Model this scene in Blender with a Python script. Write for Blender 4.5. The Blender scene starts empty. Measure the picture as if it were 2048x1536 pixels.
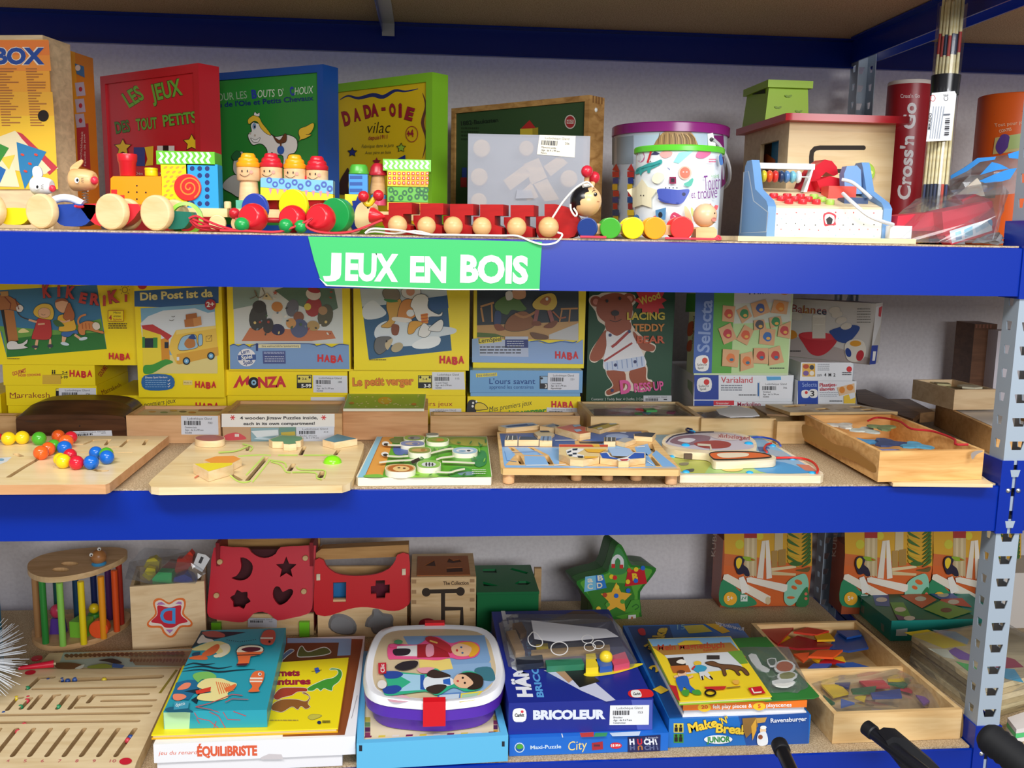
import bpy,bmesh,math,random
from mathutils import Vector as V,Matrix
random.seed(7)
S=bpy.context.scene
COL=S.collection
# ---------------------------------------------------------------- camera
FPX,YAW,PITCH,ROLL=1900.0,0.0900,-0.1562,0.0176
CAM=V((0.0,-1.4946,1.45))
def _axes():
 cy,sy=math.cos(YAW),math.sin(YAW)
 f=V((sy,cy,0));r=V((cy,-sy,0));u=V((0,0,1))
 cp,sp=math.cos(PITCH),math.sin(PITCH)
 fw=f*cp+u*sp;up=u*cp-f*sp
 cr,sr=math.cos(ROLL),math.sin(ROLL)
 return r*cr+up*sr,up*cr-r*sr,fw
RT,UP,FW=_axes()
cd=bpy.data.cameras.new('camera');cam=bpy.data.objects.new('camera',cd);COL.objects.link(cam)
cd.sensor_width=36;cd.lens=36*FPX/2048;cd.clip_start=.05;cd.clip_end=60
cam.matrix_world=Matrix(((RT.x,UP.x,-FW.x,CAM.x),(RT.y,UP.y,-FW.y,CAM.y),(RT.z,UP.z,-FW.z,CAM.z),(0,0,0,1)))
S.camera=cam
# ---------------------------------------------------------------- world, lamps, exposure
S.view_settings.view_transform='Standard';S.view_settings.look='None'
S.view_settings.gamma=1;S.view_settings.use_curve_mapping=False
S.view_settings.exposure=0.0
W=bpy.data.worlds.new('world');S.world=W;W.use_nodes=True
W.node_tree.nodes['Background'].inputs[0].default_value=(.95,.97,1.0,1)
W.node_tree.nodes['Background'].inputs[1].default_value=0.34
def area(name,loc,target,sx,sy,power,col):
 l=bpy.data.lights.new(name,'AREA');l.shape='RECTANGLE';l.size=sx;l.size_y=sy;l.energy=power;l.color=col
 o=bpy.data.objects.new(name,l);COL.objects.link(o);o.location=loc
 o.rotation_euler=(V(target)-V(loc)).to_track_quat('-Z','Y').to_euler()
area('daylight_window',(1.3,-5.5,2.5),(0,0,1.15),2.6,1.3,180,(.98,.985,1))
area('ceiling_lamp',(-.8,-1.5,3.0),(-.3,.2,1.0),1.5,.4,44,(1,.98,.95))
area('ceiling_lamp',(1.1,-1.7,3.0),(.6,.2,1.0),1.5,.4,34,(1,.98,.95))
S.cycles.max_bounces=8;S.cycles.transparent_max_bounces=16;S.cycles.use_denoising=True
S.cycles.caustics_reflective=False;S.cycles.caustics_refractive=False
# ---------------------------------------------------------------- picture point to place point
def ray(x,y):return RT*((x-1024)/FPX)-UP*((y-768)/FPX)+FW
def hit(x,y,o,n):
 d=ray(x,y);return CAM+d*((V(o)-CAM).dot(n)/d.dot(n))
def PY(x,y,Y):return hit(x,y,(0,Y,0),V((0,1,0)))
def PZ(x,y,Z):return hit(x,y,(0,0,Z),V((0,0,1)))
ZT,ZM,ZB,ZU=1.4455,1.0435,.5600,1.9193  # shelf surfaces: top, middle, bottom; upper beam
# ---------------------------------------------------------------- materials
_M={}
def lin(h):
 h=h.lstrip('#');c=[int(h[i:i+2],16)/255 for i in(0,2,4)]
 return tuple(x/12.92 if x<=.04045 else((x+.055)/1.055)**2.4 for x in c)
def M(h,rough=.45,kind='',k2=None):
 key=(h,rough,kind,k2)
 if key in _M:return _M[key]
 m=bpy.data.materials.new((kind or 'paint')+'_'+h);m.use_nodes=True
 nt=m.node_tree;b=nt.nodes['Principled BSDF']
 b.inputs['Roughness'].default_value=rough
 c=lin(h)+(1,)
 b.inputs['Base Color'].default_value=c
 if kind=='wood':b.inputs['Specular IOR Level'].default_value=.3
 if kind in('wood','chip','plaster','print'):
  tc=nt.nodes.new('ShaderNodeTexCoord');mp=nt.nodes.new('ShaderNodeMapping');nz=nt.nodes.new('ShaderNodeTexNoise')
  rp=nt.nodes.new('ShaderNodeMix');rp.data_type='RGBA'
  c2=lin(k2)+(1,)if k2 else tuple(x*.72 for x in c[:3])+(1,)
  rp.inputs['A'].default_value=c2;rp.inputs['B'].default_value=c
  nt.links.new(tc.outputs['Object'],mp.inputs[0]);nt.links.new(mp.outputs[0],nz.inputs['Vector'])
  mr=nt.nodes.new('ShaderNodeMapRange');nt.links.new(nz.outputs[0],mr.inputs[0]);nt.links.new(mr.outputs[0],rp.inputs['Factor'])
  nt.links.new(rp.outputs['Result'],b.inputs['Base Color'])
  if kind=='wood':
   mp.inputs['Scale'].default_value=(4,26,40);nz.inputs['Scale'].default_value=2;nz.inputs['Detail'].default_value=4;nz.inputs['Distortion'].default_value=.6
   mr.inputs[1].default_value=.3;mr.inputs[2].default_value=.62
  elif kind=='chip':
   nz.inputs['Scale'].default_value=420;nz.inputs['Detail'].default_value=5;mr.inputs[1].default_value=.36;mr.inputs[2].default_value=.62
  elif kind=='plaster':
   nz.inputs['Scale'].default_value=120;nz.inputs['Detail'].default_value=6;mr.inputs[1].default_value=.3;mr.inputs[2].default_value=.6
   bp=nt.nodes.new('ShaderNodeBump');bp.inputs['Strength'].default_value=.15;bp.inputs['Distance'].default_value=.002
   nt.links.new(nz.outputs[0],bp.inputs['Height']);nt.links.new(bp.outputs[0],b.inputs['Normal'])
  else:
   nz.inputs['Scale'].default_value=55;nz.inputs['Detail'].default_value=3;mr.inputs[1].default_value=.35;mr.inputs[2].default_value=.62
 if kind=='film':  # clear thin plastic film: see-through, with bright folds where it is grazed
  tr=nt.nodes.new('ShaderNodeBsdfTransparent');tr.inputs[0].default_value=c
  gl=nt.nodes.new('ShaderNodeBsdfGlossy');gl.inputs['Roughness'].default_value=.12
  df=nt.nodes.new('ShaderNodeBsdfDiffuse');df.inputs[0].default_value=(.85,.87,.9,1)
  lw=nt.nodes.new('ShaderNodeLayerWeight');lw.inputs[0].default_value=.35
  m1=nt.nodes.new('ShaderNodeMixShader');m1.inputs[0].default_value=rough
  m2=nt.nodes.new('ShaderNodeMixShader')
  mm=nt.nodes.new('ShaderNodeMath');mm.operation='MULTIPLY_ADD';mm.inputs[1].default_value=.38;mm.inputs[2].default_value=.02
  nt.links.new(lw.outputs['Fresnel'],mm.inputs[0])
  nt.links.new(tr.outputs[0],m1.inputs[1]);nt.links.new(df.outputs[0],m1.inputs[2])
  nt.links.new(m1.outputs[0],m2.inputs[1]);nt.links.new(gl.outputs[0],m2.inputs[2]);nt.links.new(mm.outputs[0],m2.inputs[0])
  nt.links.new(m2.outputs[0],nt.nodes['Material Output'].inputs['Surface'])
 if kind=='metal':b.inputs['Metallic'].default_value=1
 _M[key]=m;return m
def wood(h='e3c08c',k2=None,r=.45):return M(h,r,'wood',k2)
PINE='e8c792';BEECH='e2bd8a';BIRCH='efd9b2';DARKW='5a3420'
# ---------------------------------------------------------------- fonts as outlines
_T={}
def glyphs(s,bold=0.0):
 k=(s,bold)
 if k in _T:return _T[k]
 c=bpy.data.curves.new('t','FONT');c.body=s;c.offset=bold;c.resolution_u=3
 o=bpy.data.objects.new('t',c)
 me=o.to_mesh()
 vs=[(v.co.x,v.co.y)for v in me.vertices];fs=[tuple(p.vertices)for p in me.polygons]
 o.to_mesh_clear();bpy.data.objects.remove(o);bpy.data.curves.remove(c)
 if not vs:r=([],[],1)
 else:
  x0=min(v[0]for v in vs);x1=max(v[0]for v in vs)
  r=([((v[0]-x0)/(x1-x0),v[1]/.729)for v in vs],fs,x1-x0)
 _T[k]=r;return r
 # ---------------------------------------------------------------- mesh builder
def P2(s):
 if isinstance(s,str):return[tuple(float(q)for q in t.split(','))for t in s.split()]
 return[tuple(p)for p in s]
def smooth2(p,n=4,closed=True):
 out=[];N=len(p);rng=N if closed else N-1
 for i in range(rng):
  g=(lambda j:p[j%N])if closed else(lambda j:p[max(0,min(N-1,j))])
  a,b,c,d=g(i-1),g(i),g(i+1),g(i+2)
  for k in range(n):
   t=k/n
   out.append(tuple(.5*((2*b[q])+(c[q]-a[q])*t+(2*a[q]-5*b[q]+4*c[q]-d[q])*t*t+(3*b[q]-a[q]-3*c[q]+d[q])*t**3)for q in range(len(b))))
 if not closed:out.append(tuple(p[-1]))
 return out
WL={}
class MB:
 def __init__(s):s.v=[];s.f=[];s.m=[];s.sm=[];s.mats=[]
 def mi(s,m):
  if isinstance(m,str):m=M(m)
  if m not in s.mats:s.mats.append(m)
  return s.mats.index(m)
 def add(s,vs,fs,m,smooth=False):
  b=len(s.v);s.v+=[V(q)for q in vs];k=s.mi(m)
  for f in fs:s.f.append(tuple(b+i for i in f));s.m.append(k);s.sm.append(smooth)
  return s
 def bm(s,bm,m,smooth=False):
  bm.verts.index_update()
  s.add([v.co.copy()for v in bm.verts],[[v.index for v in f.verts]for f in bm.faces],m,smooth);bm.free();return s
 def solid(s,bot,top,m,bev=0,seg=2,mtop=None,smooth=False):
  """prism between two loops of points"""
  n=len(bot)
  ar=V((0,0,0))
  for i in range(1,n-1):ar+=(V(bot[i])-V(bot[0])).cross(V(bot[i+1])-V(bot[0]))
  if ar.dot(V(top[0])-V(bot[0]))<0:bot=bot[::-1];top=top[::-1]
  if bev:
   bm=bmesh.new();a=[bm.verts.new(q)for q in bot];b=[bm.verts.new(q)for q in top]
   bm.faces.new(a[::-1]);bm.faces.new(b)
   for i in range(n):bm.faces.new((a[i],a[(i+1)%n],b[(i+1)%n],b[i]))
   ed=[e for e in bm.edges if e.calc_face_angle(0)>.5]
   bmesh.ops.bevel(bm,geom=ed,offset=bev,segments=seg,affect='EDGES',clamp_overlap=True,profile=.5)
   return s.bm(bm,m,True)
  s.add(list(bot)+list(top),[tuple(range(n))[::-1]]+[(i,(i+1)%n,n+(i+1)%n,n+i)for i in range(n)],m,smooth)
  s.add(list(top),[tuple(range(n))],mtop or m)
  return s
 def box(s,F,a0,a1,b0,b1,c0,c1,m,bev=0,seg=2):
  q=[(a0,b0),(a1,b0),(a1,b1),(a0,b1)]
  return s.solid([F.p(a,b,c0)for a,b in q],[F.p(a,b,c1)for a,b in q],m,bev,seg)
 def lathe(s,o,ax,prof,m,n=32,smooth=True,cap=True,ref=None):
  """prof: (radius, height along ax) pairs"""
  ax=V(ax).normalized();r=V(ref)if ref else(V((0,0,1))if abs(ax.z)<.9 else V((1,0,0)))
  x=(r-ax*r.dot(ax)).normalized();y=ax.cross(x);o=V(o)
  vs=[];fs=[]
  for(rr,h)in prof:
   for i in range(n):
    t=2*math.pi*i/n;vs.append(o+ax*h+(x*math.cos(t)+y*math.sin(t))*rr)
  for j in range(len(prof)-1):
   for i in range(n):fs.append((j*n+i,j*n+(i+1)%n,(j+1)*n+(i+1)%n,(j+1)*n+i))
  s.add(vs,fs,m,smooth)
  if cap:
   if prof[0][0]>1e-5:s.add(vs[:n],[tuple(range(n))[::-1]],m)
   if prof[-1][0]>1e-5:s.add(vs[-n:],[tuple(range(n))],m)
  return s
 def cyl(s,o,ax,r,h,m,bev=0,n=32):
  bev=min(bev,r*.9,h*.45)
  if bev:pr=[(r-bev,0),(r-bev*.3,bev*.3),(r,bev),(r,h-bev),(r-bev*.3,h-bev*.3),(r-bev,h)]
  else:pr=[(r,0),(r,h)]
  return s.lathe(o,ax,pr,m,n,True)
 def ball(s,o,r,m,n=24,sc=(1,1,1),ax=(0,0,1)):
  if sc==(1,1,1):
   return s.lathe(V(o),ax,[(r*math.sin(math.pi*i/(n//2)),-r*math.cos(math.pi*i/(n//2)))for i in range(n//2+1)],m,n,True,False)
  bm=bmesh.new();bmesh.ops.create_uvsphere(bm,u_segments=n,v_segments=n//2,radius=r)
  for v in bm.verts:v.co=V(o)+V((v.co.x*sc[0],v.co.y*sc[1],v.co.z*sc[2]))
  return s.bm(bm,m,True)
 def tube(s,pts,r,m,n=8,sm=0,closed=False):
  pts=[V(p)for p in pts]
  if sm:pts=[V(p)for p in smooth2([tuple(p)for p in pts],sm,closed)]
  N=len(pts);vs=[];fs=[];up=None
  for i,p in enumerate(pts):
   a=pts[(i-1)%N]if(i or closed)else p;b=pts[(i+1)%N]if(i<N-1 or closed)else p
   t=(b-a).normalized()if(b-a).length>1e-9 else V((1,0,0))
   if up is None:up=V((0,0,1))if abs(t.z)<.9 else V((0,1,0))
   x=(up-t*up.dot(t));x=x.normalized()if x.length>1e-6 else t.orthogonal().normalized();y=t.cross(x);up=x
   rr=r(i/(N-1))if callable(r)else r
   for k in range(n):vs.append(p+(x*math.cos(2*math.pi*k/n)+y*math.sin(2*math.pi*k/n))*rr)
  for i in range(N if closed else N-1):
   for k in range(n):fs.append((i*n+k,i*n+(k+1)%n,((i+1)%N)*n+(k+1)%n,((i+1)%N)*n+k))
  if not closed:fs+=[tuple(range(n))[::-1],tuple(range((N-1)*n,N*n))]
  return s.add(vs,fs,m,True)
 def build(s,name,parent=None,label=None,cat=None,group=None,kind=None):
  me=bpy.data.meshes.new(name)
  lo=V([min(v[i]for v in s.v)for i in range(3)]);hi=V([max(v[i]for v in s.v)for i in range(3)])
  c=(lo+hi)/2
  if parent is None:c.z=lo.z
  me.from_pydata([v-c for v in s.v],[],s.f)
  for m in s.mats:me.materials.append(m)
  me.polygons.foreach_set('material_index',s.m);me.polygons.foreach_set('use_smooth',s.sm)
  if any(s.sm):
   try:me.set_sharp_from_angle(angle=.75)
   except Exception:pass
  me.update()
  o=bpy.data.objects.new(name,me);COL.objects.link(o);o.parent=parent;WL[o]=(c,lo,hi)
  tag(o,label,cat,group,kind);return o
def tag(o,label=None,cat=None,group=None,kind=None):
 if label:o['label']=label
 if cat:o['category']=cat
 if group:o['group']=group
 if kind:o['kind']=kind
 return o
def thing(name,label,cat,group=None):
 o=bpy.data.objects.new(name,None);o.empty_display_size=.02;COL.objects.link(o);return tag(o,label,cat,group)
def finish():
 """put every origin where it belongs"""
 kids={}
 for o in list(WL):kids.setdefault(o.parent,[]).append(o)
 base={}
 def below(o):
  r=[]
  for c in kids.get(o,[]):r.append(c);r+=below(c)
  return r
 for o in list(COL.objects):
  if o.type=='EMPTY' and o.parent is None:
   b=below(o)
   lo=V([min(WL[c][1][i]for c in b)for i in range(3)]);hi=V([max(WL[c][2][i]for c in b)for i in range(3)])
   base[o]=V(((lo.x+hi.x)/2,(lo.y+hi.y)/2,lo.z));o.location=base[o]
 for o,(c,lo,hi)in WL.items():
  p=o.parent
  o.location=c-(base[p]if p in base else(WL[p][0]if p in WL else V((0,0,0))))
  # ---------------------------------------------------------------- frames: a along, b back, c up
class Fr:
 def __init__(s,o,u,n,w):s.o=V(o);s.u=V(u).normalized();s.n=V(n).normalized();s.w=V(w).normalized()
 def p(s,a,b,c):return s.o+s.u*a+s.n*b+s.w*c
 def px(s,x,y,b=0):
  q=hit(x,y,s.o+s.n*b,s.n)-s.o;return q.dot(s.u),q.dot(s.w)
 def top(s,x,y,c):
  q=hit(x,y,s.o+s.w*c,s.w)-s.o;return q.dot(s.u),q.dot(s.n)
def upright(xl,Yl,xr,Yr,py,z,lean=0):
 """frame of a face that stands on height z, its foot seen from column xl (at depth Yl) to column xr (at depth Yr)"""
 a=PY(xl,py,Yl);b=PY(xr,py,Yr);a.z=b.z=z
 u=(b-a).normalized();n=V((0,0,1)).cross(u);w=V((0,0,1))
 if lean:w,n=w*math.cos(lean)+n*math.sin(lean),n*math.cos(lean)-w*math.sin(lean)
 F=Fr(a,u,n,w);F.L=(b-a).length;return F
def flat(x,y,Z,ang=0):
 """frame lying on height Z: u to the right turned by ang, n away from us"""
 c,q=math.cos(ang),math.sin(ang)
 return Fr(PZ(x,y,Z),(c,q,0),(-q,c,0),(0,0,1))
WORLD=Fr((0,0,0),(1,0,0),(0,1,0),(0,0,1))
# ---------------------------------------------------------------- prints on a plane
class Art:
 def __init__(s,mb,o,nrm,crop=None,step=.00012):
  s.mb=mb;s.o=V(o);s.n=V(nrm).normalized();s.k=0;s.step=step;s.c=crop or(0,0,1)
 @classmethod
 def front(k,mb,F,crop=None,b=0):return k(mb,F.o+F.n*b,-F.n,crop)
 @classmethod
 def lid(k,mb,F,c,crop=None):return k(mb,F.o+F.w*c,F.w,crop)
 @classmethod
 def side(k,mb,F,a,crop=None,sgn=1):return k(mb,F.o+F.u*a,F.u*sgn,crop)
 def up(s,n=1):s.k+=n;return s
 def w(s,x,y):
  if s.c:x=s.c[0]+x/s.c[2];y=s.c[1]+y/s.c[2]
  return hit(x,y,s.o+s.n*(s.step*(s.k+1)),s.n)
 def poly(s,pts,m,sm=0,hold=False):
  pts=P2(pts)
  if sm:pts=smooth2(pts,sm)
  q=[s.w(*p)for p in pts]
  nn=V((0,0,0))
  for i in range(1,len(q)-1):nn+=(q[i]-q[0]).cross(q[i+1]-q[0])
  if nn.dot(s.n)<0:q=q[::-1]
  s.mb.add(q,[tuple(range(len(q)))],m)
  if not hold:s.k+=1
  return s
 def blob(s,pts,m,line=None,lw=1.5,hold=False):
  s.poly(pts,m,4,hold)
  if line:s.line(smooth2(P2(pts),4),lw,line,closed=True)
  return s
 def rect(s,x0,y0,x1,y1,m,hold=False):return s.poly([(x0,y0),(x1,y0),(x1,y1),(x0,y1)],m,0,hold)
 def ell(s,x,y,rx,ry,m,rot=0,n=20,hold=False):
  c,q=math.cos(rot),math.sin(rot)
  return s.poly([(x+rx*math.cos(t)*c-ry*math.sin(t)*q,y+rx*math.cos(t)*q+ry*math.sin(t)*c)for t in(2*math.pi*i/n for i in range(n))],m,0,hold)
 def ring(s,x,y,rx,ry,wd,m,n=24):return s.line([(x+rx*math.cos(2*math.pi*i/n),y+ry*math.sin(2*math.pi*i/n))for i in range(n)],wd,m,True)
 def star(s,x,y,r,m,r2=.42,n=5,rot=-math.pi/2,hold=False):
  return s.poly([(x+(r if i%2==0 else r*r2)*math.cos(rot+math.pi*i/n),y+(r if i%2==0 else r*r2)*math.sin(rot+math.pi*i/n))for i in range(2*n)],m,0,hold)
 def line(s,pts,wd,m,closed=False,sm=0,taper=False):
  p=P2(pts)
  if sm:p=smooth2(p,sm,closed)
  N=len(p);vs=[]
  for i in range(N):
   a=p[(i-1)%N]if(i or closed)else p[i];b=p[(i+1)%N]if(i<N-1 or closed)else p[i]
   dx,dy=b[0]-a[0],b[1]-a[1];L=math.hypot(dx,dy)or 1
   h=wd/2*((1-abs(2*i/(N-1)-1)*.85)if taper else 1)
   vs+=[s.w(p[i][0]-dy/L*h,p[i][1]+dx/L*h),s.w(p[i][0]+dy/L*h,p[i][1]-dx/L*h)]
  fs=[(2*i,2*i+1,(2*i+3)%(2*N),(2*i+2)%(2*N))for i in range(N if closed else N-1)]
  a,b,c=vs[fs[0][0]],vs[fs[0][1]],vs[fs[0][2]]
  if(b-a).cross(c-a).dot(s.n)<0:fs=[f[::-1]for f in fs]
  s.mb.add(vs,fs,m);s.k+=1;return s
 def text(s,t,x0,y0,x1,y1,h,m,bold=.0,it=0,out=None,ow=.025,up=None):
  """baseline from (x0,y0) to (x1,y1), capitals h high; out: colour of an outline"""
  if out:s.text(t,x0,y0,x1,y1,h,out,bold+ow,it,up=up)
  vs,fs,wd=glyphs(t,bold)
  dx,dy=x1-x0,y1-y0;L=math.hypot(dx,dy)or 1
  ux,uy=up if up else(dy/L,-dx/L)
  q=[s.w(x0+dx*vx+ux*h*vy+dx/L*h*vy*it,y0+dy*vx+uy*h*vy+dy/L*h*vy*it)for vx,vy in vs]
  if fs:
   a,b,c=(q[i]for i in fs[0][:3])
   if(b-a).cross(c-a).dot(s.n)<0:fs=[f[::-1]for f in fs]
   s.mb.add(q,fs,m);s.k+=1
  return s
 def lines(s,x0,y0,x1,y1,n,m,h=.5):
  """n rows of print too small to read"""
  for i in range(n):
   yy=y0+(y1-y0)*i/n;t=(y1-y0)/n*h;x=x0
   while x<x1-2:
    wd=min(random.uniform(.05,.16)*(x1-x0)+1,x1-x);s.rect(x,yy,x+wd,yy+t,m,True);x+=wd+(x1-x0)*.025
  s.k+=1;return s
 def ticket(s,q,num,rows=('','',''),c='e9e9ee'):
  """the toy library's paper label on quad q (tl, tr, br, bl)"""
  q=P2(q);k='ticket'
  def at(u,v):
   a=[q[0][i]+(q[1][i]-q[0][i])*u for i in(0,1)];b=[q[3][i]+(q[2][i]-q[3][i])*u for i in(0,1)]
   return a[0]+(b[0]-a[0])*v,a[1]+(b[1]-a[1])*v
  ink=M('2a2a30')
  s.poly(q,M(c,.5));hh=math.hypot(q[3][0]-q[0][0],q[3][1]-q[0][1])
  s.text('Ludothèque Gland',*at(.17,.2),*at(.83,.2),hh*.12,ink)
  x=.08
  rnd=random.Random(num)
  while x<.5:
   wd=rnd.choice((.012,.018,.03));s.poly([at(x,.27),at(x+wd,.27),at(x+wd,.5),at(x,.5)],ink,0,True);x+=wd+rnd.choice((.01,.016))
  s.up();s.text(str(num),*at(.72,.42),*at(.84,.42),hh*.11,ink)
  for i,r in enumerate(rows):
   if r:s.text(r,*at(.1,.66+.14*i),*at(.1+.026*len(r),.66+.14*i),hh*.1,ink)
  return s
  # ================================================================ the setting
wallm=M('dcd8da',.8,'plaster','d2cdd0')
mb=MB();mb.box(WORLD,-3.2,3.4,.80,.9,0,3.4,wallm);mb.build('wall_back',kind='structure')
mb=MB();mb.box(WORLD,-3.2,3.4,-6,.8,-.1,0,M('8b8680',.5,'plaster'));mb.build('floor',kind='structure')
# ================================================================ the rack
BLUE=M('002b9c',.26);GREY=M('a2b0be',.45);CHIP=M('cfb997',.75,'chip','9c8260');HOLE=M('14131a',.8)
XP,PW,PD,RD=.9753,.042,.0415,.72
XL=-1.45;XR=XP+PW+1.2
rack=thing('storage_rack','blue and grey boltless metal storage rack with chipboard shelves full of wooden toys','shelving rack')
def hsec(z0,z1,rear=False):
 """closed fascia with an inward lip, X runs left to right"""
 return[(0,z0),(0,z1),(.004,z1+.0015),(.006,z1),(.006,z1-.016),(.03,z1-.016),(.03,z1-.019),(.004,z1-.019),(.004,z0+.004),(.014,z0+.004),(.014,z0)]
for zt in(ZU,ZT-.0045,ZM-.0045,ZB-.0045):
 z1=zt;z0=zt-.0779
 for(xa,xb)in((XL,XP+.0005),(XP+PW-.0005,XR)):
  for rear in(False,True):
   mb=MB()
   sec=hsec(z0,z1)
   f=(lambda y:RD-y)if rear else(lambda y:y)
   mb.solid([V((xa,f(y),z))for y,z in sec],[V((xb,f(y),z))for y,z in sec],BLUE)
   mb.build('rear_beam' if rear else 'front_beam',rack)
 mb=MB()  # cross beams between front and rear posts
 for x in(XP-.004,XP+PW):
  mb.box(WORLD,x,x+.004,.0,RD,z0+.012,z1,BLUE)
  mb.box(WORLD,x-.022 if x<XP else x,x+.004 if x<XP else x+.026,.05,RD-.05,z1-.02,z1-.017,BLUE)
 mb.build('cross_beam',rack)
 for(xa,xb)in((XL,XP-.006),(XP+PW+.006,XR)):
  mb=MB();mb.box(WORLD,xa,xb,.0065,RD-.0065,z1-.0155,z1+.0042,CHIP,.001,1);mb.build('shelf_board',rack)
 if zt<ZU:  # bolted plates that hook the beams to the post
  for sgn in(-1,1):
   mb=MB();a=XP-.0035 if sgn<0 else XP+PW/2+.0035;b=XP+PW/2-.0035 if sgn<0 else XP+PW+.0035
   q=[(a,-.003),(b,-.003),(b,0),(a+.003,0),(a+.003,.055),(a,.055)]if sgn<0 else[(a,-.003),(b,-.003),(b,.055),(b-.003,.055),(b-.003,0),(a,0)]
   mb.solid([V((x,y,z0-.004))for x,y in q],[V((x,y,z1+.046))for x,y in q],BLUE)
   pl=mb.build('corner_plate',rack)
   x0=XP+PW/2+sgn*.009;mb=MB();mb.lathe((x0,-.003,z1-.006),(0,-1,0),[(.0045,0),(.004,.0015),(.0015,.003),(0,.0032)],M('d8dce0',.25,'metal'),12);mb.build('rivet',pl)
  cx=XP+PW/2  # the tongues of grey steel seen in the keyholes between the plates
  for zz in(z1+.024,z0+.012):
   q=((-.009,.006),(.009,.006),(.006,-.006),(-.006,-.006))
   mb=MB();mb.solid([V((cx+x,-.0034,zz+z))for x,z in q],[V((cx+x,-.001,zz+z))for x,z in q],GREY);mb.build('hook',rack)
def post(y,face):
 """U shaped upright with a column of keyholes in its faces; face +1: web to the front"""
 mb=MB();t=.0018;zs=0
 yw=y if face>0 else y+PD-t
 w0=XP;w1=XP+PW
 def strip(p00,du,L,hx0,hx1,dn):  # perforated flat: du across, holes between hx0 and hx1
  pit=.0405;z=.012;top=2.25
  mbq=[]
  def bx(a0,a1,z0,z1):
   q=[p00+du*a0,p00+du*a1,p00+du*a1+dn*t,p00+du*a0+dn*t]
   mb.solid([v+V((0,0,z0))for v in q],[v+V((0,0,z1))for v in q],GREY)
  bx(0,hx0,0,top);bx(hx1,L,0,top);z=0;prev=0
  while z+.026<top:
   bx(hx0,hx1,prev,z+.0095);prev=z+.0095+.015;z+=pit
   # the hole narrows downward
   for sg in(0,1):
    e0,e1=(hx0,hx0+(hx1-hx0)*.16)if sg==0 else(hx1,hx1-(hx1-hx0)*.16)
    A=p00+du*e0;B=p00+du*e1;zz=prev
    mb.add([A+V((0,0,zz-.015)),B+V((0,0,zz-.015)),A+V((0,0,zz-.002)),A+dn*t+V((0,0,zz-.015)),B+dn*t+V((0,0,zz-.015)),A+dn*t+V((0,0,zz-.002))],[(0,1,2),(3,5,4),(1,4,5,2)],GREY)
  bx(hx0,hx1,prev,top)
 strip(V((w0,yw,0)),V((1,0,0)),PW,.0085,.0335,V((0,1,0)))
 for x,d in((w0,1),(w1,-1)):
  strip(V((x,y+t if face>0 else y,0)),V((0,1,0)),PD-t,.013,.028,V((d,0,0)))
 mb.build('front_post' if face>0 else 'rear_post',rack)
post(0,1);post(RD-PD,-1)
mb=MB();F=upright(762,RD-.03,795,RD-.03,40,1.9)
x0=PY(764,60,RD-.031).x;x1=PY(789,60,RD-.031).x;zb_=PY(776,72,RD-.031).z;zt_=ZU-.02
mb.box(WORLD,x0,x1,RD-.0325,RD-.0305,zb_,zt_,M('c9c9d2',.4));mb.box(WORLD,x0,x1,.02,RD-.0305,zt_,zt_+.002,M('c9c9d2',.4))
mb.box(WORLD,x0-.001,x0+.001,.05,RD-.0305,zt_-.018,zt_,BLUE);mb.build('board_support',rack,'pale grey steel support strap under the upper board')
# the green sign on the beam
mb=MB();zs=ZT-.0045
SG=M('3abf69',.6);F=Fr((0,-.0015,0),(1,0,0),(0,1,0),(0,0,1))
out=P2('616,473 700,475 900,479 1084,484 1081,530 1079,579 900,580 760,577 655,572 641,560 628,520')
top=[PY(x,y,-.0022)for x,y in out];bk=[PY(x,y,-.0012)for x,y in out]
mb.solid(bk,top,SG)
A=Art(mb,(0,-.0022,0),(0,-1,0));WH=M('f4fff6',.5)
A.poly('638,556 652,572 900,580 1079,580 1079,578 900,578 655,570',WH)
A.text('J',646,547,682,548,42,WH,.045);A.text('EUX',690,558,796,561,53,WH,.045);A.text('EN',820,562,892,563,50,WH,.045);A.text('BOIS',920,562,1056,565,53,WH,.045)
mb.build('shelf_sign',None,'bright green paper sign reading JEUX EN BOIS taped to the upper blue beam','sign')
def R(px,Y):return px*(1.4946+Y)/FPX
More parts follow.
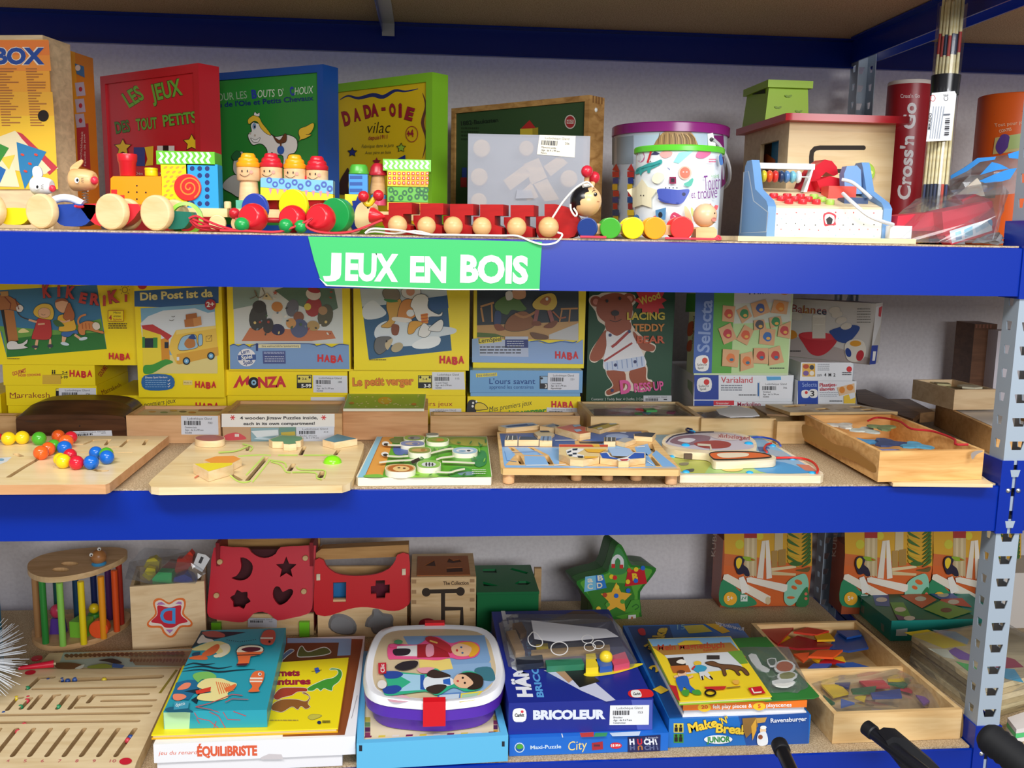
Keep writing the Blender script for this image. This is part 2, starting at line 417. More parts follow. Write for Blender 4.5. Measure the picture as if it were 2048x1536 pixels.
class CylArt(Art):
 """prints on an upright round wall: axis through o, radius rad(z)"""
 def __init__(s,mb,o,rad,crop=None):
  Art.__init__(s,mb,o,(0,-1,0),crop);s.rad=rad if callable(rad)else(lambda z:rad)
 def w(s,x,y):
  if s.c:x=s.c[0]+x/s.c[2];y=s.c[1]+y/s.c[2]
  d=ray(x,y);p=CAM-s.o;r=s.rad(0);a=d.x*d.x+d.y*d.y
  for _ in range(3):
   rr=r+s.step*2*(s.k+1);b=p.x*d.x+p.y*d.y;c=p.x*p.x+p.y*p.y-rr*rr;D=b*b-a*c
   t=(-b-math.sqrt(max(D,0)))/a;q=CAM+d*t;r=s.rad(q.z)
  return q
 def poly(s,pts,m,sm=0,hold=False):  # cut into narrow strips so that it bends round the wall
  pts=P2(pts)
  if sm:pts=smooth2(pts,sm)
  bm=bmesh.new();f=bm.faces.new([bm.verts.new((x,y,0))for x,y in pts])
  xs=[p[0]for p in pts];x0,x1=min(xs),max(xs);n=max(1,int((x1-x0)*(1/(s.c[2]if s.c else 1))/9))
  for i in range(1,n):
   bmesh.ops.bisect_plane(bm,geom=bm.verts[:]+bm.edges[:]+bm.faces[:],plane_co=(x0+(x1-x0)*i/n,0,0),plane_no=(1,0,0))
  bm.verts.index_update()
  vs=[s.w(v.co.x,v.co.y)for v in bm.verts];fs=[[v.index for v in f.verts]for f in bm.faces];bm.free()
  a,b,c=(vs[i]for i in fs[0][:3])
  if(b-a).cross(c-a).dot(a-V((s.o.x,s.o.y,a.z)))<0:fs=[f[::-1]for f in fs]
  s.mb.add(vs,fs,m)
  if not hold:s.k+=1
  return s
def standbox(F,a0,a1,dep,H,m,bev=.001,mb=None):
 mb=mb or MB();mb.box(F,a0,a1,0,dep,0,H,m,bev,1);return mb
def slab(pts,Z,th,m,bev=.002,mb=None,seg=2,crop=None,mtop=None):
 """lying plate whose upper outline is seen at pts"""
 pts=P2(pts)
 if crop:pts=[(crop[0]+x/crop[2],crop[1]+y/crop[2])for x,y in pts]
 top=[PZ(x,y,Z)for x,y in pts];mb=mb or MB()
 return mb.solid([p-V((0,0,th))for p in top],top,m,bev,seg,mtop)
def cut(F,pts,dep,m,bev=.0015,mb=None,crop=None,b=0,sm=0,seg=2):
 """upright plate: outline seen at pts on the face of F, dep thick"""
 pts=P2(pts)
 if sm:pts=smooth2(pts,sm)
 if crop:pts=[(crop[0]+x/crop[2],crop[1]+y/crop[2])for x,y in pts]
 fr=[hit(x,y,F.o+F.n*b,F.n)for x,y in pts];mb=mb or MB()
 return mb.solid([p+F.n*dep for p in fr],fr,m,bev,seg)
def vert(Y,ang=0,x=1024,y=600):
 c,q=math.cos(ang),math.sin(ang);return Fr(PY(x,y,Y),(c,-q,0),(q,c,0),(0,0,1))
def film(mb,pts,m,jig=.004,sub=2,seed=1):
 """crumpled sheet of plastic: hull of the points, cut finer and creased"""
 rnd=random.Random(seed);bm=bmesh.new()
 for p in pts:bm.verts.new(p)
 r=bmesh.ops.convex_hull(bm,input=bm.verts[:])
 bmesh.ops.delete(bm,geom=list(dict.fromkeys(g for g in r['geom_interior']+r['geom_unused']if isinstance(g,bmesh.types.BMVert))),context='VERTS')
 bmesh.ops.subdivide_edges(bm,edges=bm.edges[:],cuts=sub,use_grid_fill=True)
 bm.normal_update()
 for v in bm.verts:v.co+=v.normal*rnd.uniform(-jig,jig*.6)
 bmesh.ops.triangulate(bm,faces=bm.faces[:])
 return mb.bm(bm,m)
CLEAR=M('f6f8fa',.05,'film')
WHITE=M('f2f2ee',.4);BLACK=M('17161a',.4);INK=M('26242a',.5);RED=M('d81f26',.3);YEL=M('f6d81c',.35);ORA=M('f49a1b',.35)
GRN=M('3fae3a',.35);BLU=M('1f63c9',.3);NAVY=M('1b2f78',.35);SKIN=M('edc39a',.5)
from mathutils.geometry import tessellate_polygon
def plate(outer,holes,down,m,mb=None,depth=None,mfloor=None,mside=None,mwall=None):
 """flat plate with recesses (depth < thickness) or through holes (depth None)"""
 mb=mb or MB();outer=[V(p)for p in outer];holes=[[V(p)for p in h]for h in holes];down=V(down)
 up=-down.normalized()
 def area(l):return sum(((l[i]-l[0]).cross(l[i+1]-l[0])).dot(up)for i in range(1,len(l)-1))
 if area(outer)<0:outer=outer[::-1]
 holes=[h if area(h)<0 else h[::-1]for h in holes]
 flat_=outer+[p for h in holes for p in h]
 tris=tessellate_polygon([outer]+holes)
 def orient(t,sgn):
  a,b,c=(flat_[i]for i in t)
  return t if(b-a).cross(c-a).dot(up)*sgn>0 else t[::-1]
 mb.add(flat_,[orient(tuple(t),1)for t in tris],m)
 n=len(outer);low=[p+down for p in outer]
 mb.add(outer+low,[(i,n+i,n+(i+1)%n,(i+1)%n)for i in range(n)],mside or m)
 if depth is None:mb.add([p+down for p in flat_],[orient(tuple(t),-1)for t in tris],mside or m)
 else:mb.add(low,[tuple(range(n))[::-1]],mside or m)
 for h in holes:
  k=len(h);dd=down if depth is None else down.normalized()*depth
  mb.add(h+[p+dd for p in h],[(i,k+i,k+(i+1)%k,(i+1)%k)for i in range(k)],mwall or mside or m)
  if depth is not None:mb.add([p+dd for p in h],[tuple(range(k))[::-1]],mfloor or m)
 return mb
def ribbon(pts,w,cap=4):
 """closed outline of a path w wide on a lying plane (3d points of one height)"""
 pts=[V(p)for p in pts];L=[];Rr=[];N=len(pts);z=V((0,0,1))
 for i,p in enumerate(pts):
  d1=(p-pts[i-1]).normalized()if i else(pts[1]-p).normalized();d2=(pts[i+1]-p).normalized()if i<N-1 else d1
  n1=z.cross(d1);n2=z.cross(d2);n=(n1+n2).normalized();k=min(1/max(n.dot(n1),.5),1.6)
  L.append(p+n*w/2*k);Rr.append(p-n*w/2*k)
 def capp(c,d):
  n=z.cross(d);return[c+(n*math.cos(a)+d*math.sin(a))*w/2 for a in(math.pi*i/(cap+1)for i in range(1,cap+1))]
 e=(pts[-1]-pts[-2]).normalized();s=(pts[0]-pts[1]).normalized()
 return L+capp(pts[-1],e)+Rr[::-1]+[q for q in capp(pts[0],s)]
def tray(F,a0,a1,b0,b1,H,t,m,mb=None,z0=0,fl=.004,bev=.0008):
 mb=mb or MB()
 mb.box(F,a0,a1,b0,b0+t,z0,H,m,bev,1);mb.box(F,a0,a1,b1-t,b1,z0,H,m,bev,1);mb.box(F,a0,a0+t,b0+t,b1-t,z0,H,m,bev,1);mb.box(F,a1-t,a1,b0+t,b1-t,z0,H,m,bev,1)
 mb.box(F,a0+t,a1-t,b0+t,b1-t,z0+.001,z0+fl,m);return mb
def haba(A,x0,y0,x1,y1,m='d3232b'):
 h=(y1-y0)*.82;w=(x1-x0)*.23
 for i,c in enumerate('HABA'):
  x=x0+(x1-x0)*.255*i;d=(y1-y0)*(.08,.12,.18,.1)[i];A.text(c,x,y0+h+d-(y1-y0)*.06,x+w,y0+h+d-(y1-y0)*.06,h*.86,M(m),.05,0)
 A.ell(x0+(x1-x0)*.62,y0+(y1-y0)*.92,w*.38,(y1-y0)*.13,M(m))
def wpx(c,s):
 return[(c[0]+x/c[2],c[1]+y/c[2])for x,y in P2(s)]
def lie(c,s,Z):return[PZ(x,y,Z)for x,y in wpx(c,s)]
# ================================================================ TOP SHELF: the tall boxes at the back
c1=(0,40,3.34);c2=(420,100,3.84);c3=(860,140,4.096);c4=(1160,100,3.746);c5=(1620,0,3.012)
# wooden box with the orange panel
F=upright(-170,.35,98,.30,300,ZT);H=F.px(97,70)[1]
t=thing('game_case','tall birch wooden case with orange and yellow panel and a finger hole','game case')
mb=standbox(F,0,F.L,.085,H,wood('e6cfa6'));mb.build('case',t)
mb=MB();a1,ct=F.px(99,82);a1-=.002
mb.box(F,.004,a1,-.0025,-.0005,F.px(60,378)[1],F.px(60,80)[1],M('f2a93c',.4))
A=Art.front(mb,F,c1,-.0025)
A.poly('-560,135 325,135 332,235 -560,235',M('e9823e',.4));A.poly('-560,235 332,235 342,340 -560,340',M('ee9440',.4));A.poly('-560,480 350,480 362,640 -560,640',M('f2b53e',.4));A.poly('-560,640 362,640 388,1130 -560,1130',M('f3c53c',.4))
A.text('BOX',-38,290,297,290,105,M('2b4f9e'),.05,out=M('f3e6d2'),ow=.03)
for x0,x1 in((-20,120),(172,300)):
 for i in range(22):A.rect(x0+i*1.5,322+i*18,x0+i*1.5+random.Random(i+x0).uniform(45,x1-x0),330+i*18,M('b0703a'),True)
A.up()
A.ell(289,640,37,39,M('1d1410',.7))
A.poly('-60,800 100,740 390,990 300,1030 60,1000',M('e9dcb4'));A.poly('110,745 150,760 385,985 330,1035 300,1000',M('c33c48'));A.poly('60,770 110,755 340,1000 310,1020',M('e9dcb4'))
A.poly('110,815 310,880 165,1130 130,1000',M('2f7fb4'));A.poly('-80,850 60,850 130,1115 -80,1110',M('e9e0bb'));A.poly('-80,930 40,1000 0,1090 -80,1080',M('2668b0'));A.poly('0,920 100,900 60,1000',M('e4cf4f'));A.poly('-60,800 60,855 0,950 -60,960',M('3d8f3d'))
for x,y in((150,900),(200,960),(240,900),(170,1010)):A.ell(x,y,14,8,M('d84a3a'),.4,8)
mb.build('front_panel',t,'orange to yellow printed panel')
# card box behind it
F=upright(40,.44,138,.42,300,ZT);H=F.px(137,97)[1]
mb=standbox(F,0,F.L,.10,H,M('d9892a',.45));A=Art.side(mb,F,F.L,c1)
A.poly('455,200 500,215 545,960 505,940',M('e4a52c'));A.poly('510,700 590,690 605,1000 520,970',M('b3363f'))
for y in(420,530,630):A.poly([(500,y),(560,y-6),(572,y+84),(512,y+90)],M('b9b8cc'));A.ell(538,y+42,12,16,M('b3363f'))
A.poly('500,290 560,310 566,385 512,360',M('3f77a8'));A.ell(520,320,18,20,M('e9d9c9'))
A.text('Geschicklichkeit',545,960,555,745,16,M('f0d9d2'));A.text('Famille de jeux',575,975,568,760,14,M('f0d9d2'))
mb.build('game_box',None,'orange and red card game box squeezed behind the tall birch case','game box')
def framed(xl,Yl,xr,Yr,py,ytop,dep,mf,bord,name,label,pm,extra=None):
 F=upright(xl,Yl,xr,Yr,py,ZT);H=F.px(xr,ytop)[1];t=thing(name,label,'game box')
 mb=MB();L=F.L;b=bord
 mb.box(F,0,L,.006,dep,0,H,mf,.0012,1)
 for q in((0,L,H-b,H),(0,L,0,b),(0,b,b,H-b),(L-b,L,b,H-b)):mb.box(F,q[0],q[1],0,.006,q[2],q[3],mf,.001,1)
 mb.build('box',t)
 mb=MB();mb.box(F,b,L-b,.0045,.0058,b,H-b,pm);return F,H,t,mb
 # red box
F,H,t,mb=framed(207,.595,402,.39,300,125,.047,M('c01f2c',.35),.016,'game_box','red framed wooden game box with green capitals and stars on its lid',M('c8222f',.35))
A=Art.front(mb,F,c1,.0045);G=M('6cae3c');K=M('1c1416')
A.text('LES',862,585,968,520,105,G,.03,out=K,ow=.02);A.text('JEUX',1018,540,1222,495,110,G,.03,out=K,ow=.02)
A.text('DES',775,758,872,742,78,M('4d7d2e'),.03,out=K,ow=.02);A.text('TOUT',912,735,1052,722,76,G,.03,out=K,ow=.02);A.text('PETiTS',1092,710,1315,682,76,G,.03,out=K,ow=.02)
for x,y in((820,852),(1280,820)):A.star(x,y,62,K,.5);A.star(x,y,54,M('f0cf25'),.5)
A.rect(893,850,968,975,M('2b3f8f'));A.poly('965,850 1025,842 1022,970 968,975 985,930',M('efcf2a'),0);A.rect(1050,840,1165,900,M('e6e4e2'));A.rect(1088,838,1126,900,K)
A.text('Dès 4 ans, jeu',900,1035,1100,1030,20,M('e9c9c4'))
mb.build('sliding_lid',t)
# blue box with the horse
F,H,t,mb=framed(398,.565,648,.386,300,128,.045,M('124a9c',.35),.014,'game_box','blue framed wooden game box with a white horse on its green lid',M('2f8a38',.35))
A=Art.front(mb,F,c2,.0045)
DB=M('27408c');LG=M('d8e4d4')
A.text('POUR LES',30,395,285,370,60,M('9db79a'),.0);A.text('B',322,372,362,368,66,M('2a3f9c'),.05);A.text('OUTS',365,366,495,358,60,LG,0,.1);A.text("D'",530,356,570,350,58,LG);A.text('C',618,350,650,345,66,M('2a3f9c'),.05);A.text('HOUX',650,345,790,332,60,LG,0,.15)
A.text("Jeu de l'Oie et Petits Chevaux",10,445,795,385,40,M('17306e'),.02)
HW=M('ecebe4');HL=M('1f2b22')
A.blob('355,560 400,575 440,620 500,665 590,650 660,680 672,740 650,790 600,810 585,900 560,900 560,815 500,805 470,790 455,870 435,870 440,780 415,735 380,720 330,730 300,690 292,650 318,625 312,580 330,555',HW,HL,5)
A.blob('290,540 310,515 345,500 380,520 400,560 440,610 470,655 430,640 390,600 370,560 340,545 300,570',M('efc63a'),HL,3)
A.blob('338,500 345,475 362,490 380,480 378,510',HW,HL,3)
A.ell(340,585,14,24,M('7f9cc4'));A.ell(343,590,6,10,K);A.ell(310,640,7,9,M('c7b9a9'));A.ell(345,655,7,9,M('c7b9a9'))
A.blob('312,675 350,690 385,672 372,705 335,708',M('f4f4f0'),HL,3)
A.blob('480,650 510,680 540,690 570,645 588,650 585,700 555,715 515,710',M('6d4022'),HL,3);A.ell(543,768,27,34,M('2c62b8'));A.rect(538,705,550,740,M('6d4022'))
A.blob('668,715 690,680 680,640 690,605 740,585 790,560 798,590 770,640 735,650 780,650 730,680 695,690',M('efc63a'),HL,3)
A.blob('165,1100 100,1060 110,1010 180,960 230,980 240,1070 220,1130',M('b9bcb4'),HL,3);A.blob('180,860 200,800 250,780 260,850 220,960 180,930',M('c9c6bb'),HL,3);A.blob('165,820 200,775 235,790 230,830 190,850',M('2c6b3c'),HL,3)
mb.build('sliding_lid',t)
# yellow goose game with lime frame
F,H,t,mb=framed(662,.625,864,.42,300,144,.045,M('86c52a',.35),.017,'game_box','lime green framed wooden game box with a yellow lid and wavy lines',M('e2bf1c',.35))
A=Art.front(mb,F,c2,.0045);MR=M('9c2330')
A.line('998,382 1060,352 1140,370 1250,345 1330,360 1420,312 1500,318 1598,298',34,M('26326e'),sm=4,taper=True)
A.line('1632,330 1658,430 1632,560 1662,690 1632,830',26,M('6a3a2a'),sm=4,taper=True)
x=1020
for ch,x0,y0,x1,y1,h in(('D',1030,580,1088,566,105),('A',1106,545,1160,536,92),('D',1190,522,1246,512,96),('A',1238,508,1296,502,92),('-',1318,480,1350,478,85),('O',1380,506,1430,502,92),('i',1448,510,1474,510,105),('E',1492,524,1552,540,92)):
 A.text(ch,x0,y0,x1,y1,h,MR,.05,out=K,ow=.015)
A.text('vilac',1200,640,1378,635,92,K,-.012,.2)
A.text('depuis1911',1215,690,1362,680,32,MR,.01,.1)
A.text('Fabrique dans le Jura',1165,752,1410,742,26,M('5c5a2c'),0,.2);A.text('Avec père en bois',1190,800,1388,795,24,M('5c5a2c'),0,.2)
A.ring(1550,645,46,60,5,MR);A.text('+4',1515,668,1565,664,55,MR,.04)
A.star(1093,785,40,K,.5);A.star(1093,787,32,M('22307c'),.5);A.star(1468,750,40,K,.5);A.star(1468,752,31,M('9cc23a'),.5);A.star(1280,858,34,MR,.5);A.poly('1440,835 1500,805 1502,860 1440,870',M('22307c'))
A.blob('985,1100 1000,1000 1040,930 1060,905 1075,960 1060,1040 1070,1100',M('40241c'))
mb.build('sliding_lid',t)
# finger-jointed pine box with dark green lid
F,H,t,mb=framed(902,.62,1176,.36,300,190,.05,wood('c99a5e','9d6f3c'),.011,'building_block_box','pine box with finger joints and a dark green lid showing building blocks',M('35502f',.5))
bo=t
A=Art.front(mb,F,c3,.0045)
A.text('1882-Baukasten',255,455,560,425,36,M('17231a'),.03)
A.lines(255,470,400,590,4,M('24361f'))
A.poly('740,485 815,410 870,480',M('b8262a'));A.poly('738,482 840,478 840,540 738,540',M('d2b83a'));A.poly('840,478 886,470 886,535 840,540',M('a8922c'))
A.ell(1148,425,46,58,M('d9cfc4'));A.ell(1148,425,38,49,M('a92b30'));A.rect(1120,408,1176,440,M('d9cfc4'));A.text('HEROS',1123,435,1173,430,22,M('a92b30'),.03)
A.rect(262,800,300,900,M('2a3f8a'));A.rect(250,880,300,960,M('9a2429'))
mb.build('sliding_lid',t)
mb=MB();L=F.L
for i in range(4):mb.box(F,L+.0001,L+.0008,.010+i*.0095,.014+i*.0095,H-.013,H-.0002,M('8d6236',.6))
mb.build('finger_joint',t)
mb=MB();q=Art.side(mb,F,L,c3).w(1360,327);mb.lathe(q,F.u,[(.0045,0),(.003,.002),(0,.0028)],WHITE,12);mb.build('pin',t)
# ---------------------------------------------------------------- frosted box of blocks
F=upright(935,.235,1177,.222,400,ZT);H=F.px(935,267)[1]
t=thing('plastic_case','frosted clear plastic case of wooden blocks with a paper library ticket','plastic case')
def frosted():
 m=bpy.data.materials.new('frosted_plastic');m.use_nodes=True;nt=m.node_tree;b=nt.nodes['Principled BSDF']
 b.inputs['Base Color'].default_value=lin('b4b8c4')+(1,);b.inputs['Roughness'].default_value=.35
 tr=nt.nodes.new('ShaderNodeBsdfTransparent');mx=nt.nodes.new('ShaderNodeMixShader');mx.inputs[0].default_value=.40
 nt.links.new(tr.outputs[0],mx.inputs[1]);nt.links.new(b.outputs[0],mx.inputs[2]);nt.links.new(mx.outputs[0],nt.nodes['Material Output'].inputs[0]);return m
FROST=frosted()
mb=MB();L=F.L;D_=.05
mb.box(F,0,L,0,.0012,0,H,FROST);mb.box(F,0,.001,.0012,D_,0,H,FROST);mb.box(F,L-.001,L,.0012,D_,0,H,FROST);mb.box(F,.001,L-.001,D_-.001,D_,0,H,FROST);mb.box(F,.001,L-.001,.0012,D_-.001,H-.001,H,FROST);mb.box(F,.001,L-.001,.0012,D_-.001,0,.001,FROST)
mb.build('case',t)
mb=MB();A=Art.front(mb,F,c3,-.0004);A.step=.0002
A.ticket('897,532 1193,540 1185,717 876,690',256,('Mémoire tactile','Age : de 4 à 99 ans','Memory'),'efe9d4');mb.build('ticket',t,'cream paper ticket with bar code')
mb=MB();A=Art.front(mb,F,c3,-.0002)
for p in('712,985 830,985 850,1050 700,1055',):
 q=[A.w(*x)for x in P2(p)];mb.solid([v+F.n*.0005 for v in q],[v-F.n*.004 for v in q],FROST,.001)
mb.build('latch',t)
WB=wood('eec98d')
def inblock(kind,pts):
 mb=MB();A=Art.front(mb,F,c3,.004)
 if kind=='o':q=A.w(*pts[:2]);mb.cyl(q+F.n*.026,-F.n,R(pts[2]/4.096,.23),.025,WB,.002,28)
 else:
  q=[A.w(*x)for x in P2(pts)];mb.solid([v+F.n*.025 for v in q],q,WB,.002)
 return mb
for x,y,r in((423,640,70),(403,875,70),(1140,890,70),(400,1075,66),(790,640,60)):
 tag(inblock('o',(x,y,r)).build('wooden_disc'),'round wooden block inside the frosted plastic case','block','blocks in the frosted case')
for p in('600,905 770,780 830,860 660,985','770,770 890,720 960,880 830,940','930,790 1060,700 1130,760 990,870','760,985 830,920 890,1040 800,1075','850,935 960,890 1060,1060 940,1075'):
 tag(inblock('b',p).build('wooden_block'),'bar shaped wooden block inside the frosted plastic case','block','blocks in the frosted case')
 # ---------------------------------------------------------------- the two buckets
def bucket(xl,xr,yt,Y,lidpx,lid,wallm,label,top=.0):
 c=PY((xl+xr)/2,yt,Y);r=R((xr-xl)/2,Y)*.985;lh=R(lidpx,Y)
 H=c.z-ZT;o=V((c.x,Y,ZT));t=thing('bucket',label,'bucket')
 rb=r*.93
 mb=MB();mb.lathe(o,(0,0,1),[(rb-.004,0),(rb,.004),(r-.004,H-lh)],wallm,56)
 mb2=MB();mb2.lathe(o,(0,0,1),[(r-.0035,H-lh-.001),(r,H-lh),(r,H-.002),(r-.002,H),(r-.012,H),(r-.014,H-.004)],lid,56)
 return o,r,rb,H,lh,t,mb,mb2
o,r,rb,H,lh,t,mb,mb2=bucket(1224,1458,256,.37,18,M('8c1f78',.25),M('b9c2cf',.4),'large printed bucket with purple lid behind the smaller bucket');mb2.build('lid',t)
A=CylArt(mb,o,lambda z:rb+(r-.004-rb)*(z-ZT)/(H-lh),c4)
A.poly('405,640 1000,625 1000,720 405,770',M('b3c6da'));A.poly('240,660 400,640 400,850 240,860',M('8f9caa'))
A.poly('1003,640 1075,640 1080,730 1003,720',M('7a1b6c'));A.poly('1075,800 1090,1000 1062,1030 1060,800',M('7a1b6c'))
A.blob('560,700 600,640 640,612 740,608 830,615 880,700 860,720 580,720',M('9c7548'))
for i in range(14):A.line([(600+i*18,620+(i%3)*6),(590+i*21,660),(585+i*22,705)],5,M('c9a06a' if i%2 else '6d4c2a'),sm=3)
for x,cs in((268,'b8322f 2b3f8c d9b52c b8322f 2b3f8c b8322f 2b4a7a d8b62c'),(380,'b8322f 2b3f8c e0bd2c b8322f 274a86 8c2a2a d8b62c c9a52a')):
 A.poly([(x-28,900),(x+4,850),(x+30,910)],M('b8322f'))
 for i,h in enumerate(cs.split()):A.rect(x-26+(i%2)*5,910+i*48,x+24-(i%3)*6,952+i*48,M(h),True)
A.up()
mb.build('wall',t,'printed wall with blocks and a child\'s hair')
mb=MB()
pts=[]
for i in range(13):
 a=math.radians(-62+i*7);q=o+V((math.cos(a)*(r+.004),math.sin(a)*(r+.004),0));q.z=ZT+H-.03-.085*math.sin(math.pi*i/12*.5)**1.2
 pts.append(q)
mb.tube(pts,.0035,M('c9cdd2',.3),8);mb.build('handle',t)
mb=MB();q=o+V((math.cos(-1.08),math.sin(-1.08),0))*(r-.002);q.z=ZT+H-.032
mb.solid([q+V((x,0,z))for x,z in((-.008,.012),(.002,.014),(.012,-.02),(-.004,-.02))],[q+V((x,-.004,z))for x,z in((-.008,.012),(.002,.014),(.012,-.02),(-.004,-.02))],WHITE,.001);mb.lathe(q+V((0,-.0045,.002)),(0,-1,0),[(.004,0),(.003,.002),(0,.0025)],BLACK,10);mb.build('handle_boss',t)
o,r,rb,H,lh,t,mb,mb2=bucket(1268,1449,297,.20,11,M('5cc832',.3),M('eaf1f6',.35),'white printed bucket with green lid, picturing a crocodile and a ship');mb2.build('lid',t)
A=CylArt(mb,o,lambda z:rb+(r-.004-rb)*(z-ZT)/(H-lh),c4)
A.ell(455,800,30,42,M('d77aa8'));A.ell(440,806,16,24,M('e6ecf2'));A.poly('530,785 560,760 600,775 580,785',M('3c3c66'));A.blob('598,775 640,755 690,765 680,795 640,810 610,800',M('e6a9a4'));A.poly('700,840 740,770 860,748 800,800 740,850',M('8edcd6'));A.blob('868,790 890,760 960,755 980,775 930,810 880,808',M('d9709c'))
TEAL=M('3aa6a4')
A.blob('415,930 425,890 470,868 510,850 560,838 608,820 612,850 560,880 530,895 522,920 505,920 500,900 465,920 455,945 445,925',TEAL);A.ell(525,833,8,9,WHITE);A.ell(526,834,4,5,BLACK);A.line('535,750 505,845',14,M('c8262c'))
A.line('420,905 470,885 540,868 600,848',5,M('2a8482'))
A.ell(787,920,50,52,M('f3b6a2'));A.ell(787,920,38,42,M('ee6a50'));A.ell(775,914,6,4,WHITE);A.ell(800,914,6,4,WHITE)
A.blob('540,960 570,920 620,925 630,960 590,1000 550,990',M('f3f0d4'));A.star(465,1085,120,M('f2eccb'),.62);A.ell(455,1090,4,5,BLACK);A.ell(476,1090,4,5,BLACK)
A.rect(670,950,720,1002,M('8c2450'));A.rect(682,962,708,990,M('2a2030'))
for i in range(4):A.ell(642+i*28,1033,5,5,M('17202c'))
A.blob('580,1045 640,1038 730,1048 818,1045 800,1100 760,1150 680,1150 600,1130 585,1090',M('4458b4'));A.ell(778,1080,14,13,M('1c2250'));A.line('585,1110 640,1140 740,1150',12,M('32459c'))
A.blob('780,1000 810,985 840,960 850,975 830,1020 790,1020',M('4ab09c'))
A.text('Touch',930,1055,1055,1040,120,M('7c3a8c'),-.005,.1);A.text('et',835,1110,865,1108,60,M('7c3a8c'),0);A.text('trouve',880,1118,1028,1105,92,M('7c3a8c'),-.005,.1);A.text('+ taktil',985,960,1040,955,30,M('7ac07a'))
A.poly('565,1200 645,1180 640,1272 568,1275',M('4f86b4'));A.ell(602,1235,16,22,M('17202c'));A.line('510,1275 570,1245',12,M('d05a6a'))
A.blob('675,1250 710,1215 790,1270 740,1285 690,1280',M('c93a62'));A.line('700,1240 770,1275',5,WHITE)
A.ell(423,1262,22,30,M('3d76b8'));A.blob('780,1180 800,1175 830,1230 840,1290 800,1280',M('eec89a'));A.blob('830,1180 850,1195 850,1250 835,1230',M('c9d67a'));A.blob('1040,800 1060,780 1072,850 1050,860',M('4a7cc0'));A.lines(965,815,1020,850,2,M('d0527c'));A.text('+ Gland',440,1285,500,1300,18,INK)
A.ell(665,890,14,5,M('8c94b4'),.7)
mb.build('wall',t)
# ---------------------------------------------------------------- activity house with the red top
F=upright(1573,.30,1784,.302,350,ZT);L=F.L;H=F.px(1573,229)[1];dp=.25;th=.013
BW=wood('e9cfa2','dcbd8b');t=thing('activity_cube','big birch activity cube with a red board roof behind the toy cash register','activity cube')
mb=MB();hf=H-th
mb.box(F,0,L,.0,.008,0,hf,BW,.001,1);mb.box(F,L-.008,L,.008,dp,0,hf,BW);mb.box(F,.008,L-.008,dp-.008,dp,0,hf,BW)
c0,c1_=.12,.195  # window in the left wall
mb.box(F,0,.008,.008,.05,0,hf,BW);mb.box(F,0,.008,.15,dp,0,hf,BW);mb.box(F,0,.008,.05,.15,0,c0,BW);mb.box(F,0,.008,.05,.15,c1_,hf,BW)
A=Art.front(mb,F,c5)
GRV=M('2c231d',.8)
A.line('326,890 60,890 30,895 12,915 8,945 8,1010',28,GRV);A.ell(322,890,14,14,GRV);A.line('50,1030 300,1030',24,GRV)
mb.build('wall',t)
mb=MB();q=[(-.016,-.02),(-.004,-.026),(L+.012,-.026),(L+.018,-.018),(L+.018,dp+.012),(-.016,dp+.012)]
mb.solid([F.p(a,b,hf)for a,b in q],[F.p(a,b,H)for a,b in q],M('c81628',.28),.004);mb.build('roof',t,'glossy red roof board')
mb=MB();mb.box(F,.02,.024,.03,.14,.06,.2,M('2f8fc4'));A=Art.side(mb,F,.02,c4,-1)
A.step=.0003;A.blob('1370,800 1395,778 1430,800 1465,830 1440,870 1410,850 1375,830',M('e0763a'));A.blob('1330,900 1380,880 1450,890 1455,930 1380,935 1330,925',M('e0763a'));mb.build('picture_panel',t,'blue panel with an orange figure')
mb=MB();A=Art.front(mb,F,c5,-.006)
for x,y,r in((335,1040,62),(320,1150,36)):q=A.w(x,y);mb.cyl(q+F.n*.006,-F.n,R(r/3.012,.3),.006,M('a9cf3e'),.0015)
A.step=.0005;A.k=1
for i in range(5):a=i*1.256;A.ell(335+34*math.cos(a),1040+34*math.sin(a),12,12,M('e9ef7a'),0,8,True)
mb.build('gear',t,'lime green turning gear')
# lime box on the roof
Hh=ZT+H
F=upright(1538,.40,1616,.402,200,Hh);L=F.L;g=F.px(1538,160)[1]
LM=M('a4cc1c',.4);t=thing('storage_box','lime green lidded wooden box standing on the red roof of the activity cube','box')
mb=MB();d_=.13
mb.solid([F.p(a,b,0)for a,b in((-.006,0),(L+.004,0),(L+.004,d_),(-.006,d_))],[F.p(a,b,g-.012)for a,b in((0,.004),(L,.004),(L,d_-.004),(0,d_-.004))],LM,.001,1)
A=Art.front(mb,F,c4)
for x,y in((1563,345),(1485,430),(1640,460)):
 for s_ in(-1,1):A.ell(x+s_*13,y,15,8,M('7ea312'),-.5*s_)
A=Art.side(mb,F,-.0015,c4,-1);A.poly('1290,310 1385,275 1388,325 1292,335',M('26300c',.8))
mb.build('body',t)
mb=MB();mb.box(F,-.006,L+.006,-.006,d_+.004,g-.014,g,LM,.004);mb.build('lid',t)
# ================================================================ TOP SHELF: toys along the front edge
NAT=wood('f0d3a0','e6c48c',.35);NATB=wood('e9bd86','d9a86c',.3)
def disc(mb,x,y,r,Y,th,m,ang=0,bev=.002,z=None):
 """upright wheel seen at x,y; face turned ang to the left"""
 p=PY(x,y,Y);rr=R(r,Y)
 if z is None:z=p.z
 ax=V((-math.sin(ang),-math.cos(ang),0));mb.cyl(V((p.x,Y,z))-ax*th,ax,rr,th,m,bev);return V((p.x,Y,z)),rr,ax
